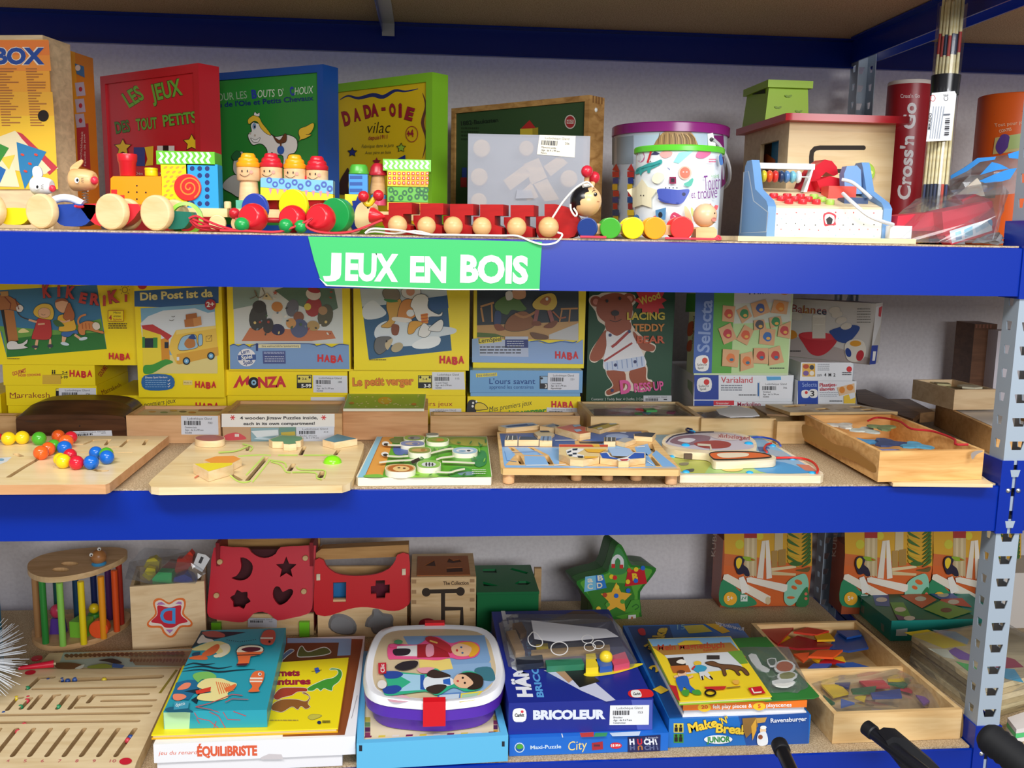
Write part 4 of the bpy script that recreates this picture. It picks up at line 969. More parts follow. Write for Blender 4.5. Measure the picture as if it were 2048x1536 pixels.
# ---------------------------------------------------------------- tubes, sticks, bags at the right
mb=MB();Yt=.47;c=PY(1810,300,Yt);r=R(42.5,Yt);H=PY(1810,172,Yt).z-ZT;o=V((c.x,Yt,ZT));t=thing('card_tube','dark red cardboard tube with big white sideways lettering','tube')
mb.cyl(o,(0,0,1),r,H,M('a01624',.35),0,40);A=CylArt(mb,o,r,c5)
A.text("Cross'n Go",545,590,662,588,24,M('e8d9d9'),.01);A.text("Cross'n Go",600,1205,640,620,78,M('e6e2e4'),.03)
mb.build('tube',t);mb=MB();mb.lathe(o,(0,0,1),[(r*.98,H-.001),(r*1.0,H+.001),(r,H+.006),(r*.96,H+.008),(r*.9,H+.0075),(r*.88,H+.004)],M('e4dcd4',.5),40);mb.build('lid',t)
c=PY(2062,300,.40);r=R(72,.40);o=V((c.x,.47,ZT));H=PY(2040,182,.40).z-ZT
mb=MB();mb.cyl(o,(0,0,1),r,H,M('e2601a',.4),.003,40);A=CylArt(mb,o,r,c5)
A.line('1110,690 1280,670',5,M('b8400f'));A.text('Tout pour jouer',1112,765,1330,740,22,M('f0c9a4'));A.text('CONTES',1140,800,1215,785,18,M('f0c9a4'),.02);A.poly('1115,830 1290,800 1290,905 1100,930',M('c9b878'));A.blob('1125,860 1160,810 1200,820 1195,880 1150,930 1120,900',M('5a3a8a'));A.poly('1205,815 1285,803 1285,890 1190,900',M('a9bf72'))
mb.build('card_tube',None,'big orange cardboard tube behind the front post','tube')
# mikado sticks
t=thing('mikado_bundle','bundle of giant wooden pick-up sticks wrapped in clear plastic with a white label','stick bundle')
Yk=.17;b0=V((PY(1868,402,Yk).x,Yk,ZT+.0005));tp=PY(1907,-4,Yk+.012);ax=(tp-b0);Lk=ax.length;ax.normalize();ax2=V((1,0,0));ax2=(ax2-ax*ax2.dot(ax)).normalized();ay=ax.cross(ax2)
rk=R(25,Yk);STK=wood('fbefc0','f0dfa4',.5);rn=random.Random(11);k=0
for j in range(-3,4):
 for i in range(-3,4):
  x,y=(i+.5*(j%2))*.0065,j*.0056
  if math.hypot(x,y)>rk*.98:continue
  dx,dy=rn.uniform(-.002,.002),rn.uniform(-.002,.002);l=Lk-rn.uniform(0,.012)
  p0=b0+ax2*x*1.1+ay*y;d=(ax+ax2*(-x*.25/Lk+dx)+ay*dy).normalized()
  mb=MB();m1=M(('1c2a4e','2a2e3a','d8472a','243a6a')[k%4],.45);k+=1
  ks=[(0,.105,m1),(.105,l-.092,STK),(l-.092,l-.057,M(('1c2a4e','b8322a','1c2a4e')[k%3],.45)),(l-.057,l,STK)]
  for s0,s1,mm in ks:mb.cyl(p0+d*s0,d,.0027,s1-s0,mm,0,8)
  mb.build('stick',t)
mb=MB();zf=.62
mb.lathe(b0,ax,[(rk*1.05,.01),(rk*1.06,Lk*.46),(rk*1.12,Lk*.98)],M('fafbfc',.015,'film'),24,True,False,ax2);mb.build('film',t)
mb=MB();mb.lathe(b0,ax,[(rk*1.07,Lk*.613),(rk*1.12,Lk*.69)],M('16161a',.25),28,True,False,ax2);mb.build('black_band',t)
mb=MB();F=vert(Yk-rk-.004);A=Art(mb,F.o,(0,-1,0),c5)
q=[A.w(*p)for p in P2('735,560 872,548 882,570 850,846 700,852')]
mb.solid([v+V((0,.0006,0))for v in q],q,M('e8ebf0',.5));A.k=1
A.ring(740,592,14,18,4,M('b03030'));A.text('CE',832,608,832,565,28,INK,0)
for i in range(5):A.line([(745+i*16,640),(722+i*14,835)],6,M('9aa2ae'))
for i in range(9):A.line([(815-i*.7,715+i*12),(843-i*.7,713+i*12)],3+(i%3)*3,INK)
A.text('MIKADO',725,780,735,680,16,INK,.02);A.line('805,690 845,688',8,M('5a606c'))
mb.build('label',t,'white paper label with bar code')
# bag of red blocks
t=thing('plastic_bag','clear plastic bag holding red wooden blocks in front of the stick bundle','plastic bag')
RB=M('d8384a',.4);Fd=vert(.10,-.25)
rb_=[('1792,462 1796,432 1866,424 1870,462',.11,'red block at the left in the clear bag',0),('1884,424 1984,402 1992,438 1888,470',.085,'red block with a pale picture strip in the clear bag',1),('1925,400 1950,388 1978,398 1982,404 1926,422',.13,'small red block at the top of the clear bag',0)]
for q,Y,lb,pic in rb_:
 mb=MB();F_=vert(Y,-.25,1880,440);cut(F_,q,.045,RB,.002,mb)
 mb.build('red_block',None,lb,'block','red blocks in the clear bag')
mb=MB();F_=vert(.07,-.25,1900,470);A=Art.front(mb,F_);cut(F_,'1890,471 1994,438 1988,466 1903,490',.02,RB,.001,mb);A.poly('1899,462 1982,437 1985,461 1904,487',M('e9f2f8'));A.poly('1910,465 1922,461 1924,478 1912,481',M('58b8dc'));A.poly('1928,458 1945,452 1946,470 1930,476',M('8fd0e8'));A.poly('1950,455 1978,445 1978,452 1952,466',M('b9dcec'));A.blob('1975,442 1984,440 1984,452',M('5aaede'));mb.build('picture_block',None,'block with pale blue picture strip lowest in the clear bag','block','red blocks in the clear bag')
mb=MB();F_=vert(.125,0);cut(F_,'1817,460 1858,459 1858,485 1817,486',.03,M('c49a3e',.4,'print','7a5218'),.001,mb);mb.build('spotted_block',None,'brown spotted block at the foot of the clear bag','block')
pts=[PY(x,y,Y)for x,y,Y in((1788,470,.08),(1792,430,.15),(1830,398,.17),(1900,380,.18),(1960,368,.16),(2006,362,.16),(2016,385,.12),(2008,420,.07),(1996,462,.045),(1985,485,.04),(1900,489,.035),(1860,484,.04),(1800,484,.05),(1880,400,.08),(1960,392,.06),(1995,430,.03))]
for p in pts:p.z=max(p.z,ZT+.003)
mb=MB();film(mb,pts,CLEAR,.003,2,4);mb.build('film',t)
mb=MB();pts=[V((PY(x,y,Y).x,Y,max(PY(x,y,Y).z,ZT+.0026)))for x,y,Y in((1940,488,.04),(1955,478,.07),(1985,466,.08),(2004,464,.07),(2010,478,.05),(2008,490,.03),(1970,490,.02),(1990,480,.012))];film(mb,pts,M('8a8a92',.25,'film'),.006,2,7);mb.build('plastic_wrap',None,'crumpled grey plastic wrap beside the post on the top shelf','plastic bag')
# blue trimmed bag behind
t=thing('plastic_bag','clear plastic bag with bright blue trim lying behind the red blocks bag','plastic bag')
pts=[PY(x,y,Y)for x,y,Y in((1893,366,.3),(1920,340,.34),(1955,318,.36),(1995,312,.36),(2040,306,.34),(2044,345,.25),(2036,385,.24),(1960,392,.24),(1898,396,.26),(1940,350,.25),(2010,340,.23))]
mb=MB();film(mb,pts,M('e9ecf0',.18,'film'),.004,2,9);mb.build('film',t)
mb=MB();cut(vert(.30),'1896,380 1920,360 1960,350 1995,362 1990,396 1898,400',.05,M('6a4530',.6,'print','4a2f22'),.004,mb);tag(mb.build('wooden_piece'),'dark brown wooden piece inside the blue trimmed bag','wooden piece')
mb=MB();BT=M('2f8fe0',.35);A=Art(mb,(0,.225,0),(0,-1,0))
mb2=MB();cut(vert(.228),'1900,352 1930,334 1955,316 1992,313 1990,319 1960,324 1935,342 1902,358',.001,BT,0,mb2);cut(vert(.227),'1984,324 2000,328 2018,337 1995,340 1960,350',.001,BT,0,mb2);cut(vert(.226),'1958,362 1990,348 2018,338 2034,336 2020,358 2000,364 1970,366',.001,BT,0,mb2);cut(vert(.225),'2016,308 2042,300 2042,318 2018,316',.001,BT,0,mb2);mb2.build('blue_trim',t,'bright blue edging')
mb=MB();F_=vert(.2);cut(F_,'1912,392 1955,356 1962,366 1970,392',.003,M('d9d2c2',.5),.0005,mb);mb.build('paper_sheet',None,'folded cream paper leaning between the two plastic bags','paper')
# ================================================================ MIDDLE SHELF: game boxes at the back
m1=(0,550,4.357);m2=(440,550,3.938);m3=(920,550,4.267);m4=(1360,560,2.977);m5=(0,780,4.267);m6=(420,780,3.531);m7=(960,780,4.655);m8=(1300,740,2.738)
HY=M('ffe614',.38);YQ=.52
def gbox(x0,x1,y0,zb,m,dep,Y=YQ,py=None,name='game_box',xr=None,Y2=None,bev=.001,H=None):
 """box on height zb, seen from column x0 to x1, its top edge at row y0"""
 F=upright(x0,Y,x1,Y2 if Y2 is not None else Y,py or y0+20,zb);H=H or F.px((x0+x1)/2,y0)[1]
 mb=MB();mb.box(F,0,F.L,0,dep,0,H,m,bev,1);return F,H,mb
def top(zb,H):return zb+H+.0004
Z0=ZM+.0004
# left column
F,H,mb=gbox(17,206,811,Z0,HY,.20);mb.build('game_box',None,'plain yellow game box lowest of the stack under the horse and children box','game box');z=top(Z0,H)
F,H,mb=gbox(12,194,771,z,HY,.21,py=790);A=Art.front(mb,F,m1);DR=M('8c2428')
A.text('Marrakesh',85,1070,432,1068,48,DR,.0,0);A.line('85,1070 130,1075 200,1060',5,DR,sm=3);A.rect(486,990,515,1082,BLACK);A.rect(490,994,512,1010,M('efe08a'))
A.ticket('512,985 835,985 840,1125 515,1125',76,('Marrakesh','Age : de 6 à 99 ans'),'dfe2ea')
A=Art.side(mb,F,F.L,m1);A.text('Marrakesh',895,1045,1060,975,44,DR)
mb.build('game_box',None,'yellow game box with dark red curly lettering and a paper ticket, behind the roll-top box','game box');z=top(z,H)
F,H,mb=gbox(6,190,730,z,HY,.215,py=750);A=Art.front(mb,F,m1)
A.text('GOURMET',112,878,232,845,34,M('c8383a'),.03);A.text('NOSSI COCHONS',160,885,355,878,20,M('c8383a'),.03);A.rect(448,866,590,870,BLACK)
for x in(458,476):A.ell(x,835,6,7,BLACK);A.rect(x-6,843,x+6,862,BLACK)
A.text('2-4',540,860,588,860,24,INK,.02);A.text('5-99',525,902,590,902,24,INK,.02);haba(A,605,818,805,895);A.rect(370,870,530,950,M('e0b83a'))
A=Art.side(mb,F,F.L,m1);A.text('GOURMET',880,890,945,800,40,M('c8383a'),.03)
mb.build('game_box',None,'yellow game box lying directly under the horse and children box','game box');z=top(z,H)
F,H,mb=gbox(-12,272,566,z,HY,.05,py=650);A=Art.front(mb,F,m1)
A.poly('-60,135 845,85 930,645 60,718 -60,250',M('3f7fa8'));A.poly('-60,440 300,470 500,480 880,380 930,645 60,718 20,500',M('6fa84a'));A.poly('60,560 300,530 900,500 930,645 60,718',M('2f7a36'))
A.poly('0,250 60,290 160,580 60,590 5,300',M('2a2420'));A.poly('35,300 120,310 160,570 75,585',M('b87840'));A.blob('160,490 200,465 250,490 240,500 170,505',M('f0e49a'))
A.blob('-40,190 40,175 110,200 180,260 205,285 180,325 130,310 60,300 -20,300',M('b0703e'),HL,3);A.blob('140,280 175,258 205,285 185,322 150,318',M('e8e2da'),HL,3);A.poly('0,145 70,140 75,180 10,185',M('c89a5a'));A.line('40,190 95,250 85,300',7,M('7a2f24'));A.line('130,205 165,300',7,M('7a2f24'))
A.line('150,320 180,360 240,385 330,400',8,M('4a3424'),sm=3);RD2=M('c23a38');SK=M('e8b48c');YH=M('e8c04a')
A.blob('315,560 300,640 320,640 335,560',SK);A.blob('430,560 425,630 445,630 445,560',SK);A.ell(305,625,30,13,M('3f4450'));A.ell(437,618,24,16,M('3f4450'))
A.blob('330,380 420,375 445,430 438,555 300,560 275,545 305,450',RD2,HL,3);A.line('320,410 250,390',18,SK);A.line('330,430 390,425',14,SK);A.blob('290,330 310,280 370,250 440,260 470,320 460,380 430,390 330,370',YH,HL,3);A.blob('335,310 375,285 430,300 435,350 390,375 340,355',SK,HL,2);A.line('360,340 375,350 395,345',3,HL)
A.blob('545,520 540,590 560,595 580,530',SK);A.ell(565,600,38,14,M('cfe0ea'),.2);A.line('650,520 700,555',20,SK);A.ell(725,555,38,14,M('cfe0ea'),-.2);A.blob('545,495 660,475 680,515 640,510 600,540 540,530',M('3f6fb0'),HL,3)
A.blob('520,350 620,340 650,400 655,480 520,490 515,440 500,390',M('ecb93a'),HL,3);A.blob('480,240 510,212 560,210 595,240 590,310 540,330 490,290',SK,HL,3);A.blob('480,240 500,210 560,205 595,235 540,225',M('9a5530'));A.blob('560,330 590,250 610,245 625,280 650,340 640,390 590,400 550,370',M('b8683a'),HL,3);A.line('520,400 560,410 610,395',14,SK)
A.blob('460,400 510,395 560,440 530,450 490,445',M('3f6a3a'))
A.blob('690,430 760,400 830,415 870,440 860,480 900,490 900,512 840,500 750,480 740,520 700,520 680,480',M('d98a4a'),HL,3);A.line('690,440 680,400 705,360 750,345',16,M('d98a4a'),sm=3);A.blob('805,430 830,410 865,425 870,465 835,480 810,460',M('efe2cf'),HL,2)
for x in(715,745,775):A.line([(x,420),(x+6,470)],7,M('b85f2a'))
A.blob('60,600 90,575 140,580 160,600 200,590 240,560 235,595 210,615 245,632 180,645 80,650 60,630',M('dcdcd8'),HL,3)
for ch,x,y,w,h,r in(('K',375,195,75,108,-.1),('i',498,185,28,100,0),('K',570,195,80,105,.12),('E',685,235,62,88,.22),('R',782,252,85,95,.1),('i',895,262,28,90,0),('K',950,245,95,105,-.16),('i',1085,228,26,62,0)):A.text(ch,x,y,x+w,y+w*r,h,M('c4423c'),.05,out=K,ow=.02)
A.rect(940,308,1078,405,M('a83a2c'));A.rect(944,312,1074,401,HY);A.text('4',948,392,975,392,44,M('b8322a'),.03);A.text('Meine',990,336,1052,336,18,INK);A.text('ersten',990,366,1052,366,18,INK);A.text('Spiele',985,394,1060,394,18,M('b8322a'));A.lines(944,420,1105,475,3,M('5a4a20'))
A.ring(1088,130,24,24,5,M('6a5210'));
for i in range(8):a=i*.785;A.line([(1088+34*math.cos(a),130+34*math.sin(a)),(1088+46*math.cos(a),130+46*math.sin(a))],5,M('6a5210'))
haba(A,948,668,1135,742);A.lines(62,724,170,738,1,M('7a6a20'))
mb.build('game_box',None,'yellow game box picturing two children, a horse and a cat','game box')
F,H,mb=gbox(-60,2,788,Z0,HY,.2);mb.build('game_box',None,'yellow game box cut off by the left edge behind the bead board','game box')
# second column
F,H,mb=gbox(207,453,791,Z0,HY,.21);A=Art.front(mb,F,m1);A.text('Mes premiers jeux',1165,1165,1530,1112,46,INK,0,.2);haba(A,1703,1100,1910,1178);A.ell(975,1085,26,22,M('9fb4c4'))
mb.build('game_box',None,'yellow game box lying under the post van box','game box');z=top(Z0,H)
F,H,mb=gbox(277,449,562,z,HY,.06,Y=.495,py=780);A=Art.front(mb,F,m1)
A.poly('1170,140 1905,95 1905,245 1400,280 1172,275',M('2d5f9c'));A.text('Die Post ist da',1222,220,1855,188,68,M('ece49a'),.035,out=M('1c3a66'),ow=.02);A.ell(1240,85,42,40,M('c8303a'))
A.poly('1225,290 1870,250 1895,800 1895,858 1255,858',M('7db4d6'));A.poly('1225,420 1290,360 1420,310 1560,300 1700,290 1810,330 1870,320 1890,640 1250,640',M('dce6ee'),0);A.poly('1330,700 1890,690 1895,858 1255,858 1255,760',M('e6d68c'))
A.poly('1240,460 1400,490 1415,770 1245,790',M('f0d83a'));A.poly('1400,560 1470,540 1480,740 1410,770',M('d9922a'));A.poly('1232,440 1330,430 1500,530 1460,570 1400,520 1245,470',M('c23a3a'));A.rect(1262,550,1335,635,M('1c2a3a'));A.rect(1240,540,1262,635,M('3a8a3a'));A.rect(1335,545,1372,635,M('3a8a3a'));A.rect(1434,585,1468,638,M('1c2a3a'))
A.blob('1255,790 1330,780 1440,735 1510,760 1440,790 1330,855 1255,858',M('3f9a3a'))
VN=M('ecc650');VD=M('dca63a')
A.poly('1535,480 1880,440 1905,700 1895,705 1800,725 1560,780 1535,770 1470,640 1490,560',VN);A.poly('1540,690 1900,625 1905,700 1800,725 1560,780 1540,770',VD);A.poly('1535,480 1880,440 1882,465 1535,520',M('f2d878'))
A.blob('1560,655 1570,570 1610,530 1700,520 1715,580 1715,635',M('9cc4dc'),M('5a3c1c'),4);A.blob('1605,600 1640,550 1690,560 1700,620 1640,640',M('b8783c'));A.blob('1640,550 1680,515 1705,545 1700,560',M('2a4a8c'));A.blob('1728,530 1760,520 1765,600 1732,615',M('9cc4dc'),M('5a3c1c'),4);A.line('1795,535 1845,525 1845,575 1795,580 1795,535 1820,560 1845,525',4,M('6a4a1c'))
for x,y in((1625,750),(1838,705)):A.ell(x,y,33,34,M('232a34'));A.ell(x,y,21,22,M('6fb0da'));A.ell(x,y,8,8,M('d8e6f0'))
A.rect(1540,715,1562,745,M('dfe6ea'));BX=M('b8743a')
A.poly('1605,390 1690,375 1690,450 1612,455',BX);A.poly('1680,372 1750,360 1758,435 1690,450',M('cf8f50'));A.poly('1618,345 1712,330 1718,372 1620,388',M('a8642e'));A.line('1475,392 1495,398 1515,390',4,K);A.line('1495,360 1510,365 1525,358',4,K)
A.ell(1833,258,48,48,M('b02a34'));A.text('2+',1800,278,1868,274,44,WHITE,.03)
A.blob('1258,876 1490,876 1498,990 1262,996',M('2668a8'));A.text('Dieses Spiel fördert:',1266,900,1460,898,16,WHITE,.01);A.lines(1266,915,1450,990,4,M('8ab4dc'),.3)
for y in(918,948,970):A.line([(1462,y),(1468,y+8),(1482,y-8)],5,WHITE)
A.rect(1597,918,1676,958,M('f0dc8a'));A.text('Made in',1604,944,1668,944,14,M('7a5a10'));haba(A,1700,915,1885,990)
mb.build('game_box',None,'tall yellow game box picturing a yellow post van','game box')
mb=MB();F=upright(196,.60,270,.60,770,Z0);mb.box(F,0,F.L,0,.14,0,F.px(230,790)[1],M('15403c',.4),.001,1);mb.build('game_box',None,'dark green game box in the gap left of the post van box','game box')
# third column
F,H,mb=gbox(455,696,791,Z0,HY,.21);A=Art.front(mb,F,m2);A.poly('715,962 985,962 985,990 715,990',M('e4e6ea'));mb.build('game_box',None,'plain yellow game box behind the jigsaw puzzle box with the notice','game box');z=top(Z0,H)
F,H,mb=gbox(453,695,740,z,HY,.215,py=765);A=Art.front(mb,F,m2);CR=M('d2303a')
A.poly('102,892 158,785 178,838 226,790 236,862 206,868 200,838 172,882 152,840 132,886',CR);A.ell(265,847,42,44,BLACK);A.ell(266,847,20,22,M('8ec0e0'));A.ell(266,847,8,8,BLACK);A.text('NZA',300,885,522,878,82,CR,.05)
A.rect(605,786,725,892,M('1c1c20'));A.rect(612,792,718,848,M('e6d96a'));A.text('2-6',646,826,682,826,18,INK,.02);A.ell(624,816,9,10,BLACK);A.ell(706,806,9,10,BLACK);A.text('5-99',640,886,718,886,28,WHITE,.03)
A.ticket('733,790 1002,794 1005,928 735,925',2888,('Monza','Age : de 5 à 99 ans','Société'),'e2e5ee');mb.build('game_box',None,'yellow game box with red lettering and a wheel for its letter O','game box');z=top(z,H)
F,H,mb=gbox(458,701,560,z,HY,.055,Y=.505,py=730);A=Art.front(mb,F,m2)
A.poly('100,40 960,40 970,540 115,545',M('d3dad9'));A.poly('100,90 320,95 300,230 105,270',M('8ea59c'));A.poly('430,120 620,60 900,110 930,260 830,310 560,220',M('5d7a66'))
A.poly('170,520 235,415 880,440 912,500 720,520',M('c97a52'))
for x,y,rx,ry,c in((300,330,70,110,'42423e'),(310,250,55,50,'3a3834'),(450,340,45,55,'d8d8d4'),(450,250,45,40,'c8843e'),(455,430,55,45,'2f2f52'),(570,260,50,70,'6a6a74'),(620,330,42,42,'8c5a44'),(625,420,70,75,'566084'),(735,250,65,80,'a83a3a'),(735,150,60,48,'e4d8d0'),(740,120,50,22,'a83038'),(690,250,28,28,'dcc850'),(830,320,60,90,'5c5a46'),(810,280,36,34,'b08a62'),(380,400,40,60,'3e3a3c'),(735,400,50,40,'b89860'),(560,380,40,40,'d09a60')):
 A.ell(x,y,rx,ry,M(c),.2,16)
A.line('235,190 290,160 270,120 300,180 350,150 330,100',6,M('7a6a54'),sm=3);A.poly('330,190 370,140 420,200',M('d8c8a0'));A.star(435,140,22,M('b85a4a'),.4)
for i in range(26):a=random.Random(i);A.ell(a.uniform(200,900),a.uniform(130,480),a.uniform(6,14),a.uniform(6,12),M(a.choice(('3f4440','a84a3a','d9c07a','6f7f8e','e8e4da','4d6a4a'))),a.uniform(0,3),8)
A.poly('78,555 110,545 145,560 190,545 240,570 290,545 700,540 760,560 820,545 880,570 940,545 1015,552 1020,740 80,740',M('7a9fcf'));A.line('78,558 110,546 145,560 190,546 240,570 290,546 700,541 760,560 820,546 880,570 940,546 1015,553',7,M('2f4f8e'),sm=3)
A.rect(302,545,635,575,M('e4dcb0'));A.text('Eine weihnachtliche Spielsammlung',330,568,622,566,17,INK);A.rect(282,538,300,598,M('2a3f7c'))
A.ell(210,650,73,70,M('ecebee'));A.poly('140,632 282,625 284,668 142,672',M('3a5a9c'));A.text('Lern',168,625,232,612,34,M('2a4a8c'),.02);A.text('Spiel',170,668,255,655,34,WHITE,.02);A.text('Spaß',185,708,258,695,32,M('2a4a8c'),.02)
A.poly('335,600 515,598 518,698 340,698',M('46548e'));A.lines(345,606,505,625,2,M('a8b4d8'));A.lines(352,640,505,692,3,M('c8d0e6'),.35);haba(A,768,615,970,692)
A=Art.side(mb,F,F.L,m2);mb.build('game_box',None,'yellow and blue game box with a snowy animal party picture','game box')
# fourth column
F,H,mb=gbox(697,931,791,Z0,HY,.21);A=Art.front(mb,F,m2);A.text('Mes premiers jeux',1330,1032,1832,1032,40,M('b03a20'),0);A.ticket('1650,1052 1900,1052 1902,1130 1655,1130',43,('',),'e6e8ee');mb.build('game_box',None,'yellow game box with a paper ticket behind the green dotted board','game box');z=top(Z0,H)
F,H,mb=gbox(698,931,739,z,HY,.215,py=765);A=Art.front(mb,F,m2)
A.text('Le petit verger',1042,872,1528,862,62,M('e8862c'),.045,out=M('6a1c14'),ow=.02);A.rect(1560,790,1668,892,M('1c1c20'));A.rect(1566,795,1662,845,M('e6d96a'));A.text('1-4',1598,828,1632,828,18,INK,.02);A.ell(1578,806,9,10,BLACK);A.ell(1652,806,9,10,BLACK);A.text('3-8',1606,886,1660,886,28,WHITE,.03)
A.ticket('1670,765 1922,765 1930,902 1672,902',115,('Le petit Verger','Age : de 3 à 99 ans','Société'),'e2e5ee');mb.build('game_box',None,'yellow game box with outlined orange lettering under the polar bear box','game box');z=top(z,H)
F,H,mb=gbox(708,938,560,z,HY,.055,Y=.505,py=730);A=Art.front(mb,F,m2)
A.poly('1095,60 1775,30 1825,595 1172,665',M('2e5e86'));A.poly('1100,90 1780,50 1790,190 1120,250',M('c8d4dc'));A.blob('1125,260 1200,200 1260,240 1310,300 1250,340 1140,345',M('dce4ea'))
A.poly('1640,180 1790,160 1800,260 1660,280',M('2c5a90'))
A.blob('1215,470 1240,400 1330,360 1500,380 1700,400 1850,420 1845,460 1720,490 1730,540 1640,580 1520,560 1400,560 1260,520',M('dde7ee'));A.blob('1520,540 1620,490 1730,490 1720,550 1620,580 1530,575',M('f2f6f8'))
A.blob('1330,350 1310,250 1330,190 1420,190 1420,260 1360,400 1290,415 1270,400',M('d8a64a'),HL,3);A.blob('1280,150 1300,110 1390,110 1420,160 1400,195 1320,205',M('8c8274'),HL,3);A.blob('1290,190 1380,195 1400,210 1330,215',M('3f8a4a'))
A.blob('1440,110 1560,95 1580,150 1540,190 1460,180 1430,150',M('e6e2e0'),HL,3);A.ell(1500,130,34,34,M('d99a80'));A.blob('1395,330 1420,230 1470,190 1560,210 1560,300 1500,350 1400,350',M('d98c3e'),HL,3);A.blob('1370,330 1500,345 1490,375 1365,360',M('efe9e2'));A.blob('1355,390 1410,400 1400,470 1355,465',M('8a4a2e'));A.ell(1500,300,32,28,M('eef0f2'))
WBr=M('f0efec');A.blob('1520,270 1500,240 1530,170 1590,150 1640,180 1640,260 1720,310 1750,290 1740,325 1650,330 1640,360 1560,360',WBr,HL,3);A.poly('1580,310 1635,300 1640,380 1590,390',M('e8902c'));A.blob('1480,460 1490,380 1540,360 1600,380 1550,420 1520,460',M('e8a83c'),HL,3);A.blob('1560,470 1600,380 1650,410 1660,450 1620,490',WBr,HL,3);A.blob('1640,430 1690,380 1740,350 1760,380 1740,440 1690,445',WBr,HL,3)
for y in(320,345,370):A.line([(1582,y),(1640,y-8)],6,M('c8552a'))
A.blob('1215,580 1230,500 1300,485 1350,495 1330,550 1300,600 1250,625',M('6a6a6a'),HL,3);A.blob('1300,540 1350,500 1360,520 1320,590',M('c8b490'));A.ell(1312,522,7,9,K);A.ell(1395,570,50,34,M('b8a884'),-.5);A.lines(1176,664,1310,678,1,M('7a6a20'));haba(A,1730,625,1925,705)
mb.build('game_box',None,'yellow game box picturing a polar bear and seals on an ice floe','game box')
# fifth column
F,H,mb=gbox(935,1161,793,Z0,HY,.21);A=Art.front(mb,F,m3);A.blob('62,1190 62,1110 80,1070 120,1065 150,1085 165,1120 140,1150 130,1195',M('26282e'));A.blob('130,1100 170,1090 210,1105 238,1140 200,1150 130,1150',M('f0d23a'),BLACK,6);A.ell(112,1092,9,10,WHITE);A.ell(140,1080,8,9,WHITE);A.ell(108,1120,10,11,WHITE)
A.text('Mes premiers jeux',250,1170,612,1108,48,INK,-.008,.25);A.text('Premier verger',248,1222,740,1180,58,M('3f9a2e'),.03);haba(A,780,1065,968,1140)
A.ticket('740,1130 1000,1135 1005,1240 738,1235',2637,('',),'dfe2ea');mb.build('game_box',None,'yellow game box with a black raven on its front','game box');z=top(Z0,H)
F,H,mb=gbox(941,1160,786,z,M('7fb4e0',.35),.2,py=789);mb.build('game_box',None,'thin pale blue game box on top of the raven box','game box');z=top(z,H)
F,H,mb=gbox(940,1165,741,z,M('78aede',.35),.215,py=765);A=Art.front(mb,F,m3);NB=M('1d4f94')
A.poly('135,842 315,832 318,862 138,874',M('e6d64a'));A.text('Jeu éducatif',145,868,310,856,24,NB);A.text("L'ours savant",250,930,642,930,50,NB,.01);A.text('apprend les contraires',250,970,628,970,32,NB,.0);A.rect(680,862,750,972,M('1c1c20'));A.rect(688,866,748,925,M('a8c8e4'));A.ell(698,882,10,10,BLACK);A.text('3',725,964,742,964,34,WHITE,.03)
A.ticket('750,835 1018,838 1015,980 748,982',221,("L'ours savant",'Age : de 3 à 99 ans','Apprentissage'),'e2e5ee');mb.build('game_box',None,'sky blue game box lying under the box with trolls at a table','game box');z=top(z,H)
F,H,mb=gbox(946,1168,560,z,HY,.05,Y=.555,py=720);A=Art.front(mb,F,m3)
A.poly('145,60 1012,60 1012,560 145,540',M('26333c'));A.poly('145,430 1010,395 1012,560 145,540',M('c49a62'));A.poly('145,490 300,500 390,530 145,530',M('54702e'));A.poly('760,510 1010,410 1010,560 760,545',M('c6c8c8'))
A.line('180,280 200,400',16,M('c08a4e'));A.line('175,270 290,235',16,M('c08a4e'));A.line('270,240 275,400',14,M('c08a4e'));A.line('860,290 1005,285',14,M('c08a4e'));A.line('940,290 930,410',12,M('c08a4e'));A.line('870,300 850,400',12,M('c08a4e'))
A.blob('300,240 380,180 470,170 540,250 570,290 520,310 440,300 400,340 310,300',M('567a34'),HL,3);A.blob('300,310 350,320 350,410 320,430 290,420',M('2f4470'),HL,3);A.blob('290,425 340,420 385,465 320,475',M('8a4a2c'));A.blob('450,130 550,120 560,190 500,210 450,190',M('d9a078'),HL,3);A.blob('390,150 440,140 450,200 400,215',M('e6e2dc'))
A.blob('380,450 420,360 520,310 590,330 640,420 560,470 440,480',M('8f5a32'),HL,3);A.line('470,330 540,360 620,330 690,280',20,M('b07a46'),sm=3);A.blob('620,240 700,170 800,160 830,240 790,300 720,300 640,290',M('d8b94a'),HL,3);A.blob('680,230 740,180 780,210 740,260',M('b8743e'));A.ell(742,205,12,14,WHITE);A.line('660,300 640,400',34,M('9a5a56'));A.line('760,300 790,400',34,M('9a5a56'));A.blob('620,400 680,395 690,430 620,430',M('7d4426'));A.blob('730,430 800,390 835,400 790,450 720,448',M('7d4426'));A.line('790,310 850,370 905,360',14,M('a8603a'));A.blob('600,490 680,500 750,520 740,550 640,545',M('6d4a30'))
A.poly('103,545 160,540 250,570 400,560 520,570 640,560 720,585 800,575 900,560 1000,580 1050,550 1052,760 103,745',M('8fadd8'));A.line('600,570 680,562 760,585 860,568 960,578 1000,565',9,M('3f6aa8'),sm=3)
A.poly('165,560 580,545 585,700 168,690',M('b9c4dc'));A.poly('155,545 352,525 356,568 160,590',M('e6d23c'));A.text('LernSpiel',162,580,352,560,38,INK,.01);A.rect(385,525,582,550,M('c3cadb'));A.rect(385,550,582,622,M('27387c'));A.lines(400,562,545,620,3,M('c3cadb'),.4);A.lines(170,610,520,685,3,INK,.35);haba(A,812,640,1012,722)
mb.build('game_box',None,'yellow and blue game box with trolls at a table','game box')
